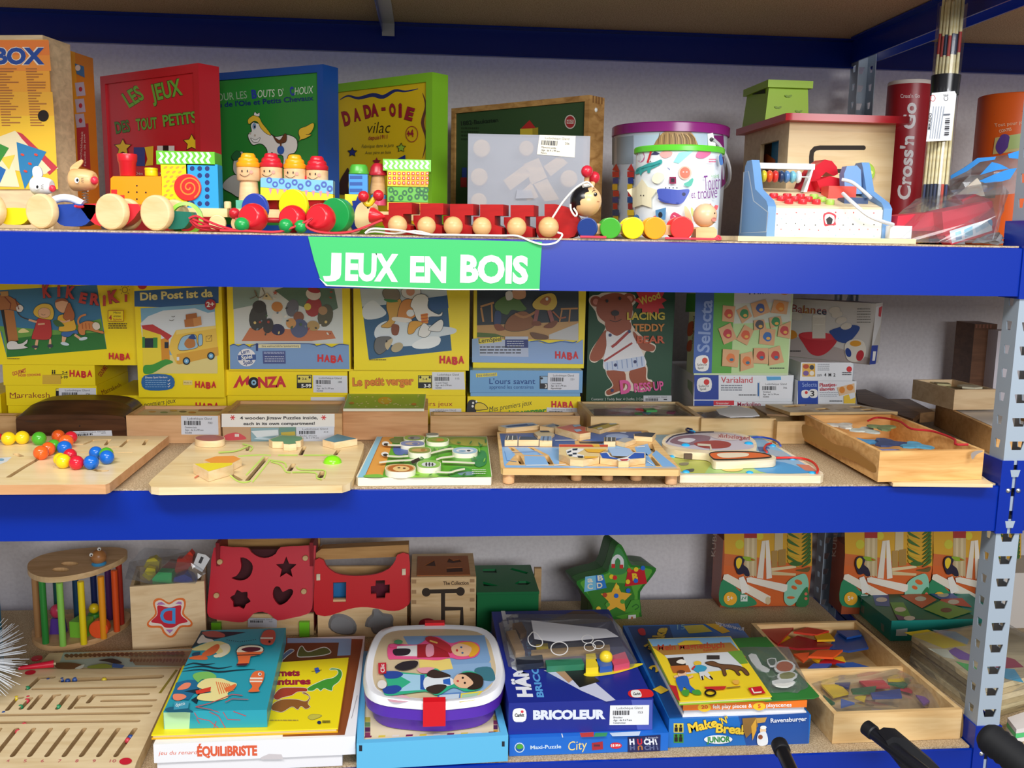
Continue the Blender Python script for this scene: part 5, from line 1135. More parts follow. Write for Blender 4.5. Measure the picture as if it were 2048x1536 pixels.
# lacing bear
F,H,mb=gbox(1172,1341,560,Z0,M('08482a',.5),.05,Y=.60,py=800);A=Art.front(mb,F,m3);BR=M('9c4a24');CRM=M('e6d8c4')
A.blob('1110,250 1100,205 1130,175 1180,170 1230,150 1400,150 1440,160 1490,175 1500,230 1470,270 1480,330 1460,400 1500,470 1600,560 1670,600 1650,660 1590,650 1570,720 1600,790 1600,880 1640,900 1640,960 1560,1000 1420,990 1260,1035 1240,990 1300,940 1250,850 1220,720 1150,750 1105,720 1120,640 1200,520 1240,440 1180,390 1155,310',CRM)
A.ell(1160,225,48,46,BR);A.ell(1160,228,26,26,M('d98a78'));A.ell(1440,200,50,46,BR);A.ell(1445,205,28,28,M('d98a78'));A.blob('1165,310 1190,200 1300,155 1400,170 1470,250 1465,350 1430,410 1320,430 1220,390',BR);A.blob('1250,380 1440,390 1450,480 1340,520 1260,490',BR)
A.blob('1110,690 1150,600 1240,470 1260,560 1225,690 1170,735 1120,730',BR);A.blob('1480,480 1560,560 1660,605 1645,650 1560,640 1500,570',BR);A.blob('1250,820 1400,820 1405,960 1330,1000 1265,1025 1250,990 1310,940',BR);A.blob('1450,820 1580,780 1590,890 1650,920 1640,960 1480,930',BR)
A.blob('1250,480 1340,520 1440,470 1500,560 1570,690 1580,770 1420,800 1240,810 1225,720 1250,600',M('e8e8ea'));A.poly('1228,745 1570,690 1582,780 1420,825 1240,805',M('c8d4e8'));
for i in range(8):A.line([(1255+i*42,745-i*7),(1262+i*42,812-i*5)],7,M('8fa4cc'))
A.line('1295,615 1330,590 1445,480',22,M('a8302c'));A.line('1230,735 1470,580',16,M('a8302c'))
for x,y in((1282,513),(1445,482),(1328,768),(1495,740),(1300,985)):A.ell(x,y,13,14,M('2a3566'))
A.ell(1255,222,12,14,K);A.ell(1365,200,12,14,K);A.ell(1325,325,34,24,K);A.line('1322,350 1325,380',4,K);A.line('1280,385 1330,400 1380,378',4,K,sm=3)
A.star(1625,215,140,M('d8262c'),.72,12);A.text('Wood',1540,258,1715,195,66,M('ecd24a'),.03)
for i,(t_,y,c)in enumerate((('LACING',380,'d8c23a'),('TEDDY',478,'d88a34'),('BEAR',580,'c8562c'))):A.text(t_,(1425,1478,1510)[i],y,1748,y,62,M(c),.035)
A.text('D',1372,1010,1465,1000,110,M('e0569a'),.05);A.text('RESS UP',1490,1000,1740,978,76,M('e0569a'),.03);A.text('Contents: 2 Teddy Bear, 4 Outfits, 2 Colored Laces',1120,1070,1680,1068,22,M('d8dcd4'));A.ticket('1565,1028 1805,1028 1805,1120 1565,1120',1,('',),'c9ccd0')
mb.build('game_box',None,'dark green box picturing a brown teddy bear in white dungarees','game box')
# right stacks
WB_=M('e9edf2',.35);SBL=M('2348a8',.35)
F,H,mb=gbox(1386,1585,803,Z0,WB_,.22);A=Art.front(mb,F,m4);A.rect(85,718,200,790,SBL);A.rect(200,718,322,745,M('cf2a3a'));A.text('Grossmutter',215,740,290,740,14,WHITE);A.text('Merkolino',342,752,480,752,26,M('a82048'),.02);mb.build('game_box',None,'white game box with a red patch, lowest under the picture cards box','game box');z=top(Z0,H)
F,H,mb=gbox(1388,1586,750,z,WB_,.225,py=775);A=Art.front(mb,F,m4);A.rect(85,564,230,712,M('1f3f9c'));A.blob('108,590 180,586 182,655 110,660',WHITE);A.ell(158,608,17,17,M('d8302c'));A.text('Selecta',112,640,172,636,16,INK);A.text('Spiel',118,656,155,654,14,INK);A.text('Varialand',245,612,432,612,38,M('d02a3a'),.0);A.lines(245,625,370,665,3,M('8a8f9a'));A.lines(350,682,455,692,1,INK);A.poly('515,575 600,575 602,595 520,598',M('58a8dc'));A.rect(463,612,471,692,M('2f6aa8'));A.ticket('475,605 668,605 668,705 475,705',36,('Varialand','Age : de 3 à 99 ans','Société'),'eceef2')
A=Art.side(mb,F,0,m4,-1);A.poly('45,590 75,610 75,690 45,640',M('9ab89a'));mb.build('game_box',None,'white game box with red title and paper ticket under the picture cards box','game box');z=top(z,H)
F,H,mb=gbox(1388,1577,562,z,M('cfe0b8',.35),.06,Y=.515,py=740);A=Art.front(mb,F,m4)
A.poly('95,20 205,20 190,555 78,555',M('3a62ae'));A.poly('205,20 325,20 305,555 188,555',M('5aa83c'));A.poly('325,20 668,20 660,130 325,140',M('d8d8dc'));A.poly('325,140 660,130 640,555 305,555',M('bcdc9a'));A.poly('325,140 660,130 655,250 320,260',M('d0d8c8'))
A.text('Selecta',172,432,192,120,74,M('8fa8d8'),.02);A.text('Prima',412,85,540,80,34,INK,.02);A.ell(622,70,25,20,M('e0a03a'))
A.blob('98,460 165,455 165,535 98,535',WHITE);A.ell(148,480,17,18,M('d8462c'));A.text('Selecta',102,512,160,508,15,INK);A.text('Spiel',106,530,140,528,13,INK);A.lines(535,522,622,534,1,INK)
CD=M('d9a878')
for q,c in(('255,150 330,158 320,252 250,245','c8482c'),('335,180 395,150 430,215 370,260','2f8a4c'),('420,140 510,115 540,190 440,225','3f5a9c'),('560,118 648,130 635,205 540,195','e08a2c'),('228,290 300,255 340,350 262,385','c22a3c'),('385,265 440,300 400,390 335,355','d8582c'),('478,285 570,295 560,390 470,380','2f6ab0'),('530,225 600,215 610,265 540,290','2a8a4a'),('590,275 660,245 655,350 580,335','c23a3c'),('440,240 500,235 515,290 440,300','4a4a52'),('255,410 355,418 345,520 250,512','e07a3a'),('360,440 430,425 440,520 360,545','e07a3a'),('440,405 525,405 525,500 435,495','c2342c'),('525,410 595,390 620,490 530,510','c2342c')):
 p=P2(q);A.poly(p,CD);cx=sum(a for a,b in p)/4;cy=sum(b for a,b in p)/4;A.blob([(cx-26,cy+4),(cx-10,cy-26),(cx+20,cy-20),(cx+24,cy+16),(cx,cy+28)],M(c));A.ell(cx+6,cy+10,12,9,M('2f6f8e' if c in('e07a3a','c2342c')else 'e8b04a'))
A=Art.side(mb,F,0,m4,-1);A.poly('40,80 98,80 90,190 32,190',M('3a8a3c'));A.blob('50,260 80,250 75,320 45,330',M('b85a3a'));A.blob('45,370 70,360 66,420 40,420',M('b85a3a'));A.text('Prima Primo',78,215,70,380,12,INK)
mb.build('game_box',None,'green and white game box with a blue side stripe and scattered picture cards','game box')
F,H,mb=gbox(1595,1711,762,Z0,WB_,.2,Y=.50,py=790);A=Art.front(mb,F,m4);A.rect(702,600,822,740,SBL);A.text('Selecta',728,636,815,634,26,M('9cb4e4'));A.blob('726,660 765,658 765,698 728,698',WHITE);A.ell(752,670,9,9,M('d8302c'));A.blob('772,655 815,655 815,697 774,697',WHITE);A.text('3',776,692,800,692,34,INK,.02);A.text('Plaatjes-',832,636,935,632,22,M('c22a3a'),.02);A.text('slangen',832,660,920,657,22,M('c22a3a'),.02);A.lines(832,668,940,700,3,M('9aa0aa'),.35);A.lines(890,718,970,728,1,INK);A.poly('935,640 1038,615 1042,668 950,690',M('e8c49a'));A.ell(965,655,17,20,M('e08a2c'));A.ell(1012,640,20,18,M('e08a2c'));A.poly('975,690 1045,670 1045,735 975,735',M('f0c838'));A.poly('1005,680 1042,672 1042,700 1015,710',M('e4e8ec'))
mb.build('game_box',None,'blue and white game box with the number 3, under the red dot box','game box');z=top(Z0,H)
F,H,mb=gbox(1601,1706,725,z,WB_,.2,Y=.50,py=745);A=Art.front(mb,F,m4);A.rect(728,497,805,575,M('e2b04a'));A.ell(750,515,18,14,M('b8482c'));A.ell(785,520,14,14,M('3a3a42'));A.ell(750,555,17,15,M('7a5a9c'));A.ell(785,555,14,14,M('f0e8d8'));A.lines(820,500,890,545,4,M('7a808a'),.35);A.ell(1008,531,16,17,M('d8262c'));A.lines(965,550,1020,572,2,INK,.4);A.text('4  M  2',860,574,925,574,20,INK,.02);A.text('32/5',818,574,845,572,12,INK)
mb.build('game_box',None,'white game box with a red dot under the rocking bowls box','game box');z=top(z,H)
F=upright(1577,.60,1745,.47,700,z);H=F.px(1577,597)[1];mb=MB();mb.box(F,0,F.L,0,.045,0,H,M('c4c2bd',.4),.001,1);A=Art.front(mb,F,m4)
A.poly('665,440 1140,500 1130,505 645,455 650,400',M('8a8474'));A.poly('660,330 930,400 1145,470 1135,503 648,452',M('a89c98'))
A.text('Balance',665,192,872,205,50,M('8f3a3c'),.0);A.text('ce',815,203,872,207,38,M('22304a'),.01);A.text('lan',728,197,800,202,48,M('b08a4a'),.0)
GR=M('d0cabd');A.blob('710,320 830,310 935,345 900,410 840,450 780,440 735,380',M('b82a36'));A.ell(825,335,110,24,M('c83a44'),.06)
for y in(330,290,245):A.rect(788,y-30,866,y+18,GR);A.ell(827,y-30,39,9,M('dcd7cb'),0,16)
A.blob('895,300 1000,270 1065,275 1060,310 1000,372 940,365 905,330',M('2a4a8e'));
for x,y in((990,275),(960,240),(935,205),(920,180)):A.ell(x,y,34,20,GR,-.2,14)
A.blob('980,400 1000,365 1050,352 1095,370 1108,420 1090,470 1040,488 995,470',M('dcd8cc'));A.ell(1045,378,34,18,M('d8982c'));A.ell(1002,432,17,28,M('22408c'),-.3);A.ell(1072,450,22,33,M('b82a36'),.3);A.ell(690,215,40,26,GR,.2);A.blob('658,300 690,310 695,340 655,350',M('c8842c'));A.lines(1055,170,1135,265,6,M('7a7a76'),.3);A.lines(650,420,720,432,1,INK)
A=Art.side(mb,F,F.L,m4);A.poly('1168,160 1205,150 1195,260 1150,390 1142,390',M('d8dadc'));A.poly('1142,390 1180,388 1165,500 1128,503',M('2340a0'));A.poly('1150,425 1168,425 1160,480 1145,482',WHITE);A.poly('1185,165 1205,155 1195,220 1182,215',M('c8303a'))
mb.build('game_box',None,'grey white game box picturing red and blue rocking bowls','game box')
# ================================================================ MIDDLE SHELF: boxes in the middle row
WD=wood('dcb27c','c4935c');WL_=wood('eaca94','d9b47a')
def obox(xl,xr,yb,ytop,yback,name,label,m,t=.007,YL=None,lid=None,lidh=.006,mat2=None):
 """open wooden box standing on the middle shelf: front foot row yb, front rim row ytop, rear rim row yback"""
 Y=PZ((xl+xr)/2,yb,ZM).y if YL is None else YL
 F=upright(xl,Y,xr,Y,ytop,ZM+.0004);H=F.px((xl+xr)/2,ytop)[1];D=F.top((xl+xr)/2,yback,H)[1]
 o=thing(name,label,'box');mb=tray(F,0,F.L,0,D,H,t,m);mb.build('box',o)
 if lid:
  mb=MB();mb.box(F,t,F.L-t,t,D-t,H-lidh-.003,H-lidh,lid);o2=mb
  return F,H,D,o,mb
 return F,H,D,o,None
 # dark walnut roll-top box
o=thing('wooden_box','dark brown wooden box with a rounded lid behind the bead board','box');Yd=.34;dkw=wood('5a3822','3a2214',.35)
F=upright(32,Yd,252,Yd,850,ZM+.0004);c1h=F.px(150,840)[1];ct=F.px(150,800,.05)[1]
mb=MB();mb.box(F,0,F.L,0,.11,0,c1h,dkw,.002);A=Art.front(mb,F,m5);A.blob('215,262 330,262 290,275 230,272',M('3a2212'));A.ell(680,308,7,7,BLACK);A.ticket('620,352 952,345 960,400 640,440',4025,('',),'dfe3ea');mb.build('body',o)
mb=MB();L=F.L;pr=[]
for i in range(17):
 a=math.pi*i/16;pr.append((L/2-(L/2-.0)*math.copysign(abs(math.cos(a))**.55,math.cos(a)),c1h+(ct-c1h)*math.sin(a)**.75))
pr2=[(L/2+(a-L/2)*.97,c)for a,c in pr]
mb.solid([F.p(a,0,c1h+(c-c1h)*.35+.0003)for a,c in pr]+[],[F.p(a,.05,c+.0003)for a,c in pr],dkw,.001);mb.solid([F.p(a,.05,c+.0003)for a,c in pr],[F.p(a,.11,c+.0003)for a,c in pr],dkw,.001);mb.build('lid',o)
F,H,D,o,mb=obox(-60,32,868,832,826,'wooden_box','wooden box at the left edge beside the dark roll-top box',WD);
# domino box, jigsaw box
F,H,D,o,mb=obox(252,440,887,831,811,'wooden_box','beech box with picture lid and paper ticket next to the dark roll-top box',wood('e0b486','cf9f70'),.007,None,M('d9c79a',.4))
A=Art.lid(mb,F,H-.006,m5)
for x,y,c in((1300,185,'d8a43a'),(1400,190,'8a9a4a'),(1560,183,'3a3a3c'),(1640,190,'c87a3a'),(1480,175,'d8b23a')):A.ell(x,y,34,7,M(c),0,10)
A.poly('1700,165 1900,162 1880,178 1690,178',M('b8704a'));mb.build('lid',o)
mb=MB();A=Art.front(mb,F,m5);A.ticket('1545,220 1860,222 1865,382 1548,380',783,('Dominos bois','Age : de 2 à 99 ans','Société'),'d8dde6');mb.build('ticket',o)
F,H,D,o,mb=obox(444,684,886,827,801,'wooden_box','jigsaw puzzle box with a white notice about 4 wooden puzzles on its front',wood('d8ac78','c29462'),.009,None,wood('c6b083','b59f72'));mb.build('lid',o,'greenish plywood lid')
mb=MB();A=Art.front(mb,F,m6);A.rect(82,168,880,262,M('f3f1ec'));
for x in(160,803):
 for k in range(3):a=k*1.047;A.line([(x-18*math.cos(a),195-18*math.sin(a)),(x+18*math.cos(a),195+18*math.sin(a))],6,M('d8303a'))
A.text('4 wooden Jigsaw Puzzles inside,',212,208,762,206,22,INK,.02);A.text('each in its own compartment!',236,248,740,246,22,INK,.02)
A.poly('92,268 284,266 286,362 96,364',M('c9a27c'));A.blob('105,320 180,300 230,318 255,345 180,355 110,352',M('d8545a'));A.rect(175,310,205,330,M('e8dcd0'));A.poly('288,266 486,264 486,362 290,364',M('8db0b8'));A.poly('290,290 480,280 484,320 330,335',M('dfe8ea'));A.poly('310,345 350,330 440,345 470,360',M('c9dfe8'));A.poly('488,264 606,262 606,352 488,356',M('6f9a8e'));A.poly('500,300 600,292 602,320 505,325',M('c8b24a'))
A.ticket('608,262 878,258 876,360 610,364',413,('Puzzles véhicules','Age : de 3 à 99 ans'),'d9dee8');mb.build('notice',o,'white printed notice with jigsaw pictures')
F,H,D,o,mb=obox(684,856,880,820,797,'wooden_box','pine box carrying a green board beside the jigsaw box',wood('dca878','c48c5c'),.008)
mb=MB();q=lie(m6,'975,26 1526,26 1512,132 940,132',ZM+H+.006);mb.solid([p-V((0,0,.005))for p in q],q,M('e9e6cf',.5));A=Art(mb,q[0],(0,0,1),m6);A.poly('977,28 1523,28 1508,129 945,129',M('8cc440'));A.ell(1235,75,50,26,M('e0a028'));A.ell(1235,75,38,18,M('d8b83a'))
for i in range(34):r_=random.Random(i);A.ell(r_.uniform(985,1490),r_.uniform(36,122),r_.uniform(4,9),4,M('dfe8b8'),0,8,True)
A.up();A.ell(1000,92,18,9,M('c8802c'));A.ell(1440,100,18,9,M('c86a2c'));mb.build('puzzle_board',None,'green dotted board with an orange oval lying on the pine box','puzzle board')
F,H,D,o,mb=obox(861,1160,872,832,824,'wooden_box','low pine box in front of the yellow raven game box',wood('e0b884','cb9c66'),.007)
# trays with plastic wrapped pieces
F,H,D,o,mb=obox(1182,1401,882,833,803,'wooden_tray','open pine tray of coloured pieces under film in front of the teddy bear box',WL_,.008)
def bits(F,a0,a1,b0,b1,z,n,cols,label,grp,seed,s=.014):
 rn=random.Random(seed)
 for i in range(n):
  a=rn.uniform(a0,a1);b=rn.uniform(b0,b1);k=rn.uniform(.6,1.2)*s;th=rn.uniform(0,3);zz=z+.0045*i/n*3
  sh=rn.choice((3,4,4,6));q=[F.p(a+k*math.cos(th+6.283*j/sh),b+k*math.sin(th+6.283*j/sh),zz)for j in range(sh)]
  mb=MB();mb.solid(q,[p+V((0,0,.004))for p in q],M(cols[i%len(cols)],.35),.0005,1);mb.build('game_piece',None,label,'game piece',grp)
mb=MB();A=Art.lid(mb,F,.036,m7);A.poly('1060,150 1500,140 1520,230 1060,235',M('7a2a40'));mb.box(F,.011,F.L-.011,.011,D-.011,.0055,.034,M('6a3a48',.5,'print','3a2430'))
mb.build('picture_cards',None,'dark red picture cards lying in the pine tray by the teddy bear box','cards')
bits(F,F.L*.5,F.L*.85,D*.2,D*.5,.040,7,('d83a3a','3fa050','6ab8dc','e0a03a','8a2a50'),'bright game piece on the dark red cards in the pine tray','pieces on the dark red cards',4)
mb=MB();film(mb,[F.p(a,b,c)for a in(.009,F.L-.009)for b in(.009,D-.009)for c in(.036,.047)]+[F.p(F.L*.6,D*.4,.056)],CLEAR,.002,3,3);mb.build('film',o)
F,H,D,o,mb=obox(1403,1552,884,837,812,'wooden_tray','smaller open pine tray with a plastic bag beside the tray of coloured pieces',WL_,.008)
mb=MB();film(mb,[F.p(a,b,c)for a in(.012,F.L-.012)for b in(.012,D-.02)for c in(.006,.035)]+[F.p(F.L*.5,D*.4,.062)],M('cfcdd4',.35,'film'),.006,3,5);mb.build('plastic_bag',None,'crumpled clear plastic bag in the smaller pine tray','plastic bag')
mb=MB();q=lie(m8,'360,215 470,195 570,215 600,250 440,258 380,240',ZM+.066);mb.solid([p-V((0,0,.001))for p in q],q,M('dfe2e8',.5));mb.build('paper_slip',None,'white paper slip on the bag in the smaller pine tray','paper')
F,H,D,o,mb=obox(1555,1640,888,843,825,'wooden_box','small pine box between the tray and the long laces box',wood('e2c08c','cfa870'),.007)
def plank(c,s,Z,th,m,name,label,cat='board'):
 q=lie(c,s,Z);mb=MB();mb.solid([p-V((0,0,th))for p in q],q,m,.0006,1);return mb
mb=plank(m8,'560,195 700,200 760,245 640,240',ZM+.0535,.004,wood('9c7a54','7a5a3a'),'','');mb.build('plywood_board',None,'dark plywood board under the jigsaw plate by the low white game box','board')
q=lie(m8,'632,187 1130,187 1357,228 768,232',ZM+.061);holes=[lie(m8,s,ZM+.061)for s in('720,196 790,193 830,200 760,206','900,212 960,208 990,216 930,222','1090,200 1150,198 1190,208 1120,212','790,190 850,190 860,194 800,195','1150,215 1210,212 1250,222 1180,224')]
mb=plate(q,holes,(0,0,-.0066),wood('eddfc6','dccaa8'),None,.002,M('a08058'),wood('e0c08a','cfa86c'));A=Art(mb,q[0],(0,0,1),m8)
for x,y in((960,196),(1050,216),(850,222)):A.poly([(x-40,y),(x+20,y-7),(x+46,y+2),(x-10,y+7)],M('c9b690'))
mb.build('puzzle_plate',None,'pale wooden jigsaw plate with cut-outs behind the long laces box','puzzle board')
mb=plank(m8,'1128,108 1180,105 1478,235 1440,268 1140,175',ZM+.050,.012,wood('6d5138','523a26'),'','');mb.build('dark_plank',None,'dark brown wooden plank slanting behind the jigsaw plate','board')
mb=plank(m8,'1290,158 1420,158 1560,228 1480,235',ZM+.0375,.022,wood('8a6a48','6d5036'),'','');mb.build('wooden_box',None,'small brown wooden box under the slanting dark plank','box')
def turned(fl,fr,bl,z,H,t,m,name,label,Hm=None):
 a=PZ(*fl,z);b=PZ(*fr,z);c=PZ(*bl,z);u=(b-a).normalized();n=V((-u.y,u.x,0));D=(c-a).dot(n);sk=(c-a).dot(u)
 nn=(c-a).normalized();F=Fr(a,u,nn,(0,0,1));o=thing(name,label,'box');L=(b-a).length;D=(c-a).length
 tray(F,0,L,0,D,H,t,m).build('box',o);return F,L,D,o
 # right-hand trays behind the post
F,L,D,o=turned((1990,912),(2110,909),(1868,850),ZM+.0004,.05,.008,wood('d9ab70','c49258'),'wooden_tray','open wooden tray behind the front post on the middle shelf');
mb=MB();mb.box(F,.02,L-.02,.02,D-.03,.008,.046,M('e6e2dc',.5));mb.build('white_card',None,'white card lying in the tray behind the front post','card')
F,L,D,o=turned((1906,820),(1990,819),(1823,797),ZM+.0515,.044,.006,wood('e6caa0','d2b084'),'wooden_box','pale wooden puzzle box stacked on the tray behind the front post')
bits(F,.02,L-.02,.02,D*.9,.030,9,('e9e3c4','6a6a3a','c9c08a','8a7a4a'),'flat puzzle piece in the pale wooden box behind the post','pieces in the pale puzzle box',8,.022)
mb=MB();F=upright(1945,.66,1990,.66,700,ZM+.0004);mb.box(F,0,F.L,0,.08,0,F.px(1965,648)[1],wood('6d4a34','563826'),.001);
for i in range(5):mb.box(F,.002+i*.009,.006+i*.009,-.0006,0,F.px(1965,656)[1],F.px(1965,649)[1],M('7d4a34'))
mb.build('wooden_box',None,'tall dark brown wooden box against the wall behind the front post','box')
mb=MB();F=upright(1993,.62,2040,.62,700,ZM+.0004);mb.box(F,0,F.L,0,.05,0,F.px(2000,662)[1],M('d6d2dc',.4),.001);mb.build('game_box',None,'pale lilac box behind the front post next to the dark brown box','game box')
# long box of lacing shapes
mb=MB();q=[PZ(x,y,ZM+.0064)for x,y in((1786,966),(1986,968),(1935,930),(1740,930))];mb.solid([p-V((0,0,.006))for p in q],q,wood('f0d6a6','e2c08c'),.0008);mb.build('wooden_plank',None,'thin pale wooden plank under the front of the long laces box','board')
F,L,D,o=turned((1755,964),(1963,959),(1606,880),ZM+.0068,.052,.008,wood('f0bf7c','d29a58'),'wooden_box','long open pine box of lacing shapes at the right end of the middle shelf')
mb=MB();A=Art.front(mb,F,m8);A.blob('1760,455 1800,440 1825,445 1790,462 1765,490',M('9a8f88'));mb.build('worn_corner',o)
mb=MB();A=Art.side(mb,F,0,m8,-1);A.blob('835,300 900,320 1000,400 1100,430 1200,500 1235,530 1225,560 1120,500 1000,450 880,390 840,370',M('a87838'));mb.build('stain',o)
rn=random.Random(2)
for i,(a,b,c,s)in enumerate(((.03,.12,'d9a0a8',.03),(.06,.10,'8a8fc4',.034),(.05,.17,'4a9ad0',.036),(.09,.14,'3f4f78',.036),(.12,.10,'5aa6c8',.03),(.08,.22,'c8d0c8',.03),(.045,.25,'e6e2d6',.028),(.11,.21,'7a8a5a',.028))):
 mb=MB();q=[F.p(min(max(a+s*(.8+.3*math.sin(3*t+i))*math.cos(t),.012),L-.012),min(max(b+s*(.8+.3*math.sin(3*t+i))*math.sin(t),.012),D-.012),.022+i*.0036)for t in(6.283*j/18 for j in range(18))];mb.solid(q,[p+V((0,0,.003))for p in q],M(c,.4,'print',None),.0005,1)
 mb.build('lacing_shape',None,'flat lacing shape piled in the long pine box','lacing shape','lacing shapes in the long pine box')
mb=MB();mb.tube([F.p(a*L,b*D,.054+.003*math.sin(a*9))for a,b in((.55,.8),(.7,.85),(.8,.7),(.75,.5),(.88,.4),(.9,.2),(.8,.08),(.9,.06))],.0022,M('b8242c',.6),6,5);mb.build('lace',None,'red lace lying over the shapes in the long pine box','lace')
# ================================================================ MIDDLE SHELF: boards along the front edge
# bead maze
bd=thing('bead_maze_board','pale wooden maze board with coloured sliding balls at the left of the middle shelf','maze board');Zt=ZM+.0200
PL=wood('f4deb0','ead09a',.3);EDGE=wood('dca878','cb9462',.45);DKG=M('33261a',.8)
mb=slab('-330,380 1460,384 950,842 -330,862',ZM+.0046,.0042,wood('f6e6c4','ecd8ae'),.001,None,1,m5);mb.build('base',bd)
q=lie(m5,'-330,392 1440,392 935,795 900,806 -330,812',Zt)
hs=[ribbon(lie(m5,s,Zt),w)for s,w in(('650,468 720,462 800,428 935,424 900,470',.006),('930,490 1030,484 1095,426 1255,424 1225,468',.006),('690,533 1125,531',.005),('790,676 850,692 905,690',.009),('330,588 205,660 75,742',.008),('135,545 180,566',.010),('640,640 560,652 470,655',.006))]
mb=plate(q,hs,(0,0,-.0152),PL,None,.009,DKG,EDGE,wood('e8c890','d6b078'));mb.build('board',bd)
mb=MB();A=Art(mb,(0,0,Zt),(0,0,1),m5);A.poly('-40,580 100,572 60,610 -40,650',M('dfe6ea'));A.ell(10,595,26,11,M('7fb0cc'));mb.build('sticker',bd)
CB={'Y':'f4d21a','R':'d41e34','G':'4fae2c','O':'ee6422','B':'1668cc','D':'d8561c'}
for x,y,r,c in((-12,402,30,'R'),(72,418,57,'Y'),(190,410,57,'Y'),(334,418,58,'G'),(498,396,53,'D'),(604,408,52,'R'),(565,444,58,'O'),(458,478,52,'G'),(550,496,59,'B'),(412,506,57,'O'),(350,540,61,'O'),(598,560,55,'R'),(512,594,54,'Y'),(540,612,62,'Y'),(652,624,61,'R'),(778,622,62,'B'),(818,540,55,'B'),(908,552,58,'G'),(912,578,60,'B')):
 p=PZ(m5[0]+x/4.267,m5[1]+y/4.267,Zt+.0105);mb=MB();mb.ball((p.x,p.y,Zt+.0113),R(r/4.267,p.y),M(CB[c],.18),28);mb.build('ball',bd)
 # shape tracking board
bd=thing('shape_track_board','wooden board with lime edged grooves and sliding geometric shapes','maze board');Zt=ZM+.0125
rc=lambda x,y,s:[(x,y)]
q=[PZ(x,y,Zt)for x,y in((388,884),(700,882),(722,883),(728,888),(727,897),(706,958),(700,966),(684,971),(318,975),(302,973),(297,967),(304,958))]
gv=[('265,637 330,560 400,478',.0075),('668,402 640,458',.0075),('908,424 884,458',.0075),('590,524 562,568',.0085),('798,578 776,618',.0095),('150,598 215,636',.0075),('215,395 270,400 262,426',.006)]
hs=[ribbon(lie(m6,s,Zt),w)for s,w in gv]
LME=M('cdee6a',.4);PLY=wood('efd8a8','e3c48c',.3)
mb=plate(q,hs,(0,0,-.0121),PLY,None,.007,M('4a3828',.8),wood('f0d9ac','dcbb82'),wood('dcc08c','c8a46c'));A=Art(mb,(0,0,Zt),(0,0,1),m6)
for s in('200,468 350,458 430,462','480,460 620,460','660,460 870,460','130,590 190,640 245,652 290,640','255,600 380,470','300,650 425,490','410,492 520,510 540,545','430,505 500,528 535,575 570,580','610,540 640,560 780,562 815,575 805,622','580,580 740,582 755,620 790,630','60,440 180,430 270,395','230,380 300,400 280,430'):A.line(s,10,LME,sm=3)
A.blob('-60,590 -20,545 20,560 -30,620',M('e8e0a0'));A.line('-110,620 -60,590',8,M('d86a4a'));mb.build('board',bd)
def piece(c,s,Zb,th,mt,mside=None,bev=.0012,name='sliding_shape',par=None,sm=0):
 q=P2(s);q=smooth2(q,sm)if sm else q;tp=lie(c,q,Zb+th);mb=MB();mb.solid([p-V((0,0,th-.0005))for p in tp],tp,mside or wood('f2d9b0','e6c592'),bev)
 if mt:
  ct=sum(tp,V((0,0,0)))/len(tp);mb.add([ct+(p-ct)*.95+V((0,0,.0002))for p in tp],[tuple(range(len(tp)))],mt if not isinstance(mt,str)else M(mt,.4))
  f=mb.f[-1];a,b,c_=(mb.v[i]for i in f[:3])
  if(b-a).cross(c_-a).z<0:mb.f[-1]=f[::-1]
 return mb
piece(m5,[(1790+130*math.cos(t),410+27*math.sin(t))for t in(6.283*i/28 for i in range(28))],Zt,.0125,'b05a50').build('sliding_shape',bd,'round piece with red top')
piece(m6,'415,350 470,330 505,318 560,322 650,328 660,345 640,358 605,362 610,380 560,385 520,382 515,365 440,364',Zt,.0125,'5f9a6c').build('sliding_shape',bd,'flower piece with green top')
piece(m6,'795,352 900,310 1040,344 878,372',Zt,.0125,'4a8aa0').build('sliding_shape',bd,'square piece with blue top')
piece(m5,'1735,598 1840,565 2000,560 2062,588 1990,624 1800,628',Zt,.0125,'f09a3c').build('sliding_shape',bd,'hexagon piece with orange top')
piece(m5,'1648,630 1780,622 1995,622 1985,640 1778,698',Zt,.0165,'f0dc28').build('sliding_shape',bd,'triangle piece with yellow top')
mb=MB();p=PZ(420+865/3.531,780+512/3.531,Zt);mb.ball(p,R(20,0),M('86e01e',.2),28,(1,1,.8));mb.build('knob',bd,'lime half ball')
# jungle board
bd=thing('jungle_slide_board','green jungle picture board with sliding animal discs in the middle of the shelf','maze board');Zt=ZM+.0135
q=lie(m6,'1178,328 1956,328 1992,604 1985,618 1045,622 1033,612',Zt);mb=MB();mb.solid([p-V((0,0,.0131))for p in q],q,M('f2ecd4',.45),.0012);A=Art(mb,(0,0,Zt),(0,0,1),m6)
A.poly('1180,330 1954,330 1988,614 1042,618',M('5cae2e'));A.poly('1180,330 1222,330 1100,616 1042,617',M('8ecbe6'));A.poly('1220,330 1300,330 1215,616 1092,616',M('e6a24a'));A.line('1218,332 1092,616',5,M('b8742c'))
A.poly('1560,332 1954,332 1960,400 1700,385 1600,360',M('7c9a34'));A.blob('1700,350 1800,340 1930,350 1950,390 1820,395 1720,380',M('a8a83c'));A.blob('1300,395 1400,390 1400,450 1310,455',M('4a6ab0'));A.blob('1270,345 1360,335 1400,350 1340,375 1290,372',M('6a8a4a'));A.blob('1840,450 1940,430 1950,520 1880,540',M('2f8a4a'));A.blob('1420,560 1560,580 1600,615 1300,615 1360,590',M('8cc83c'));A.blob('1700,560 1800,545 1880,600 1700,612',M('3f9a3c'));A.blob('1750,585 1850,575 1860,598 1780,602',M('7a9aa8'));A.blob('1095,600 1200,595 1220,616 1100,616',M('7cc04a'))
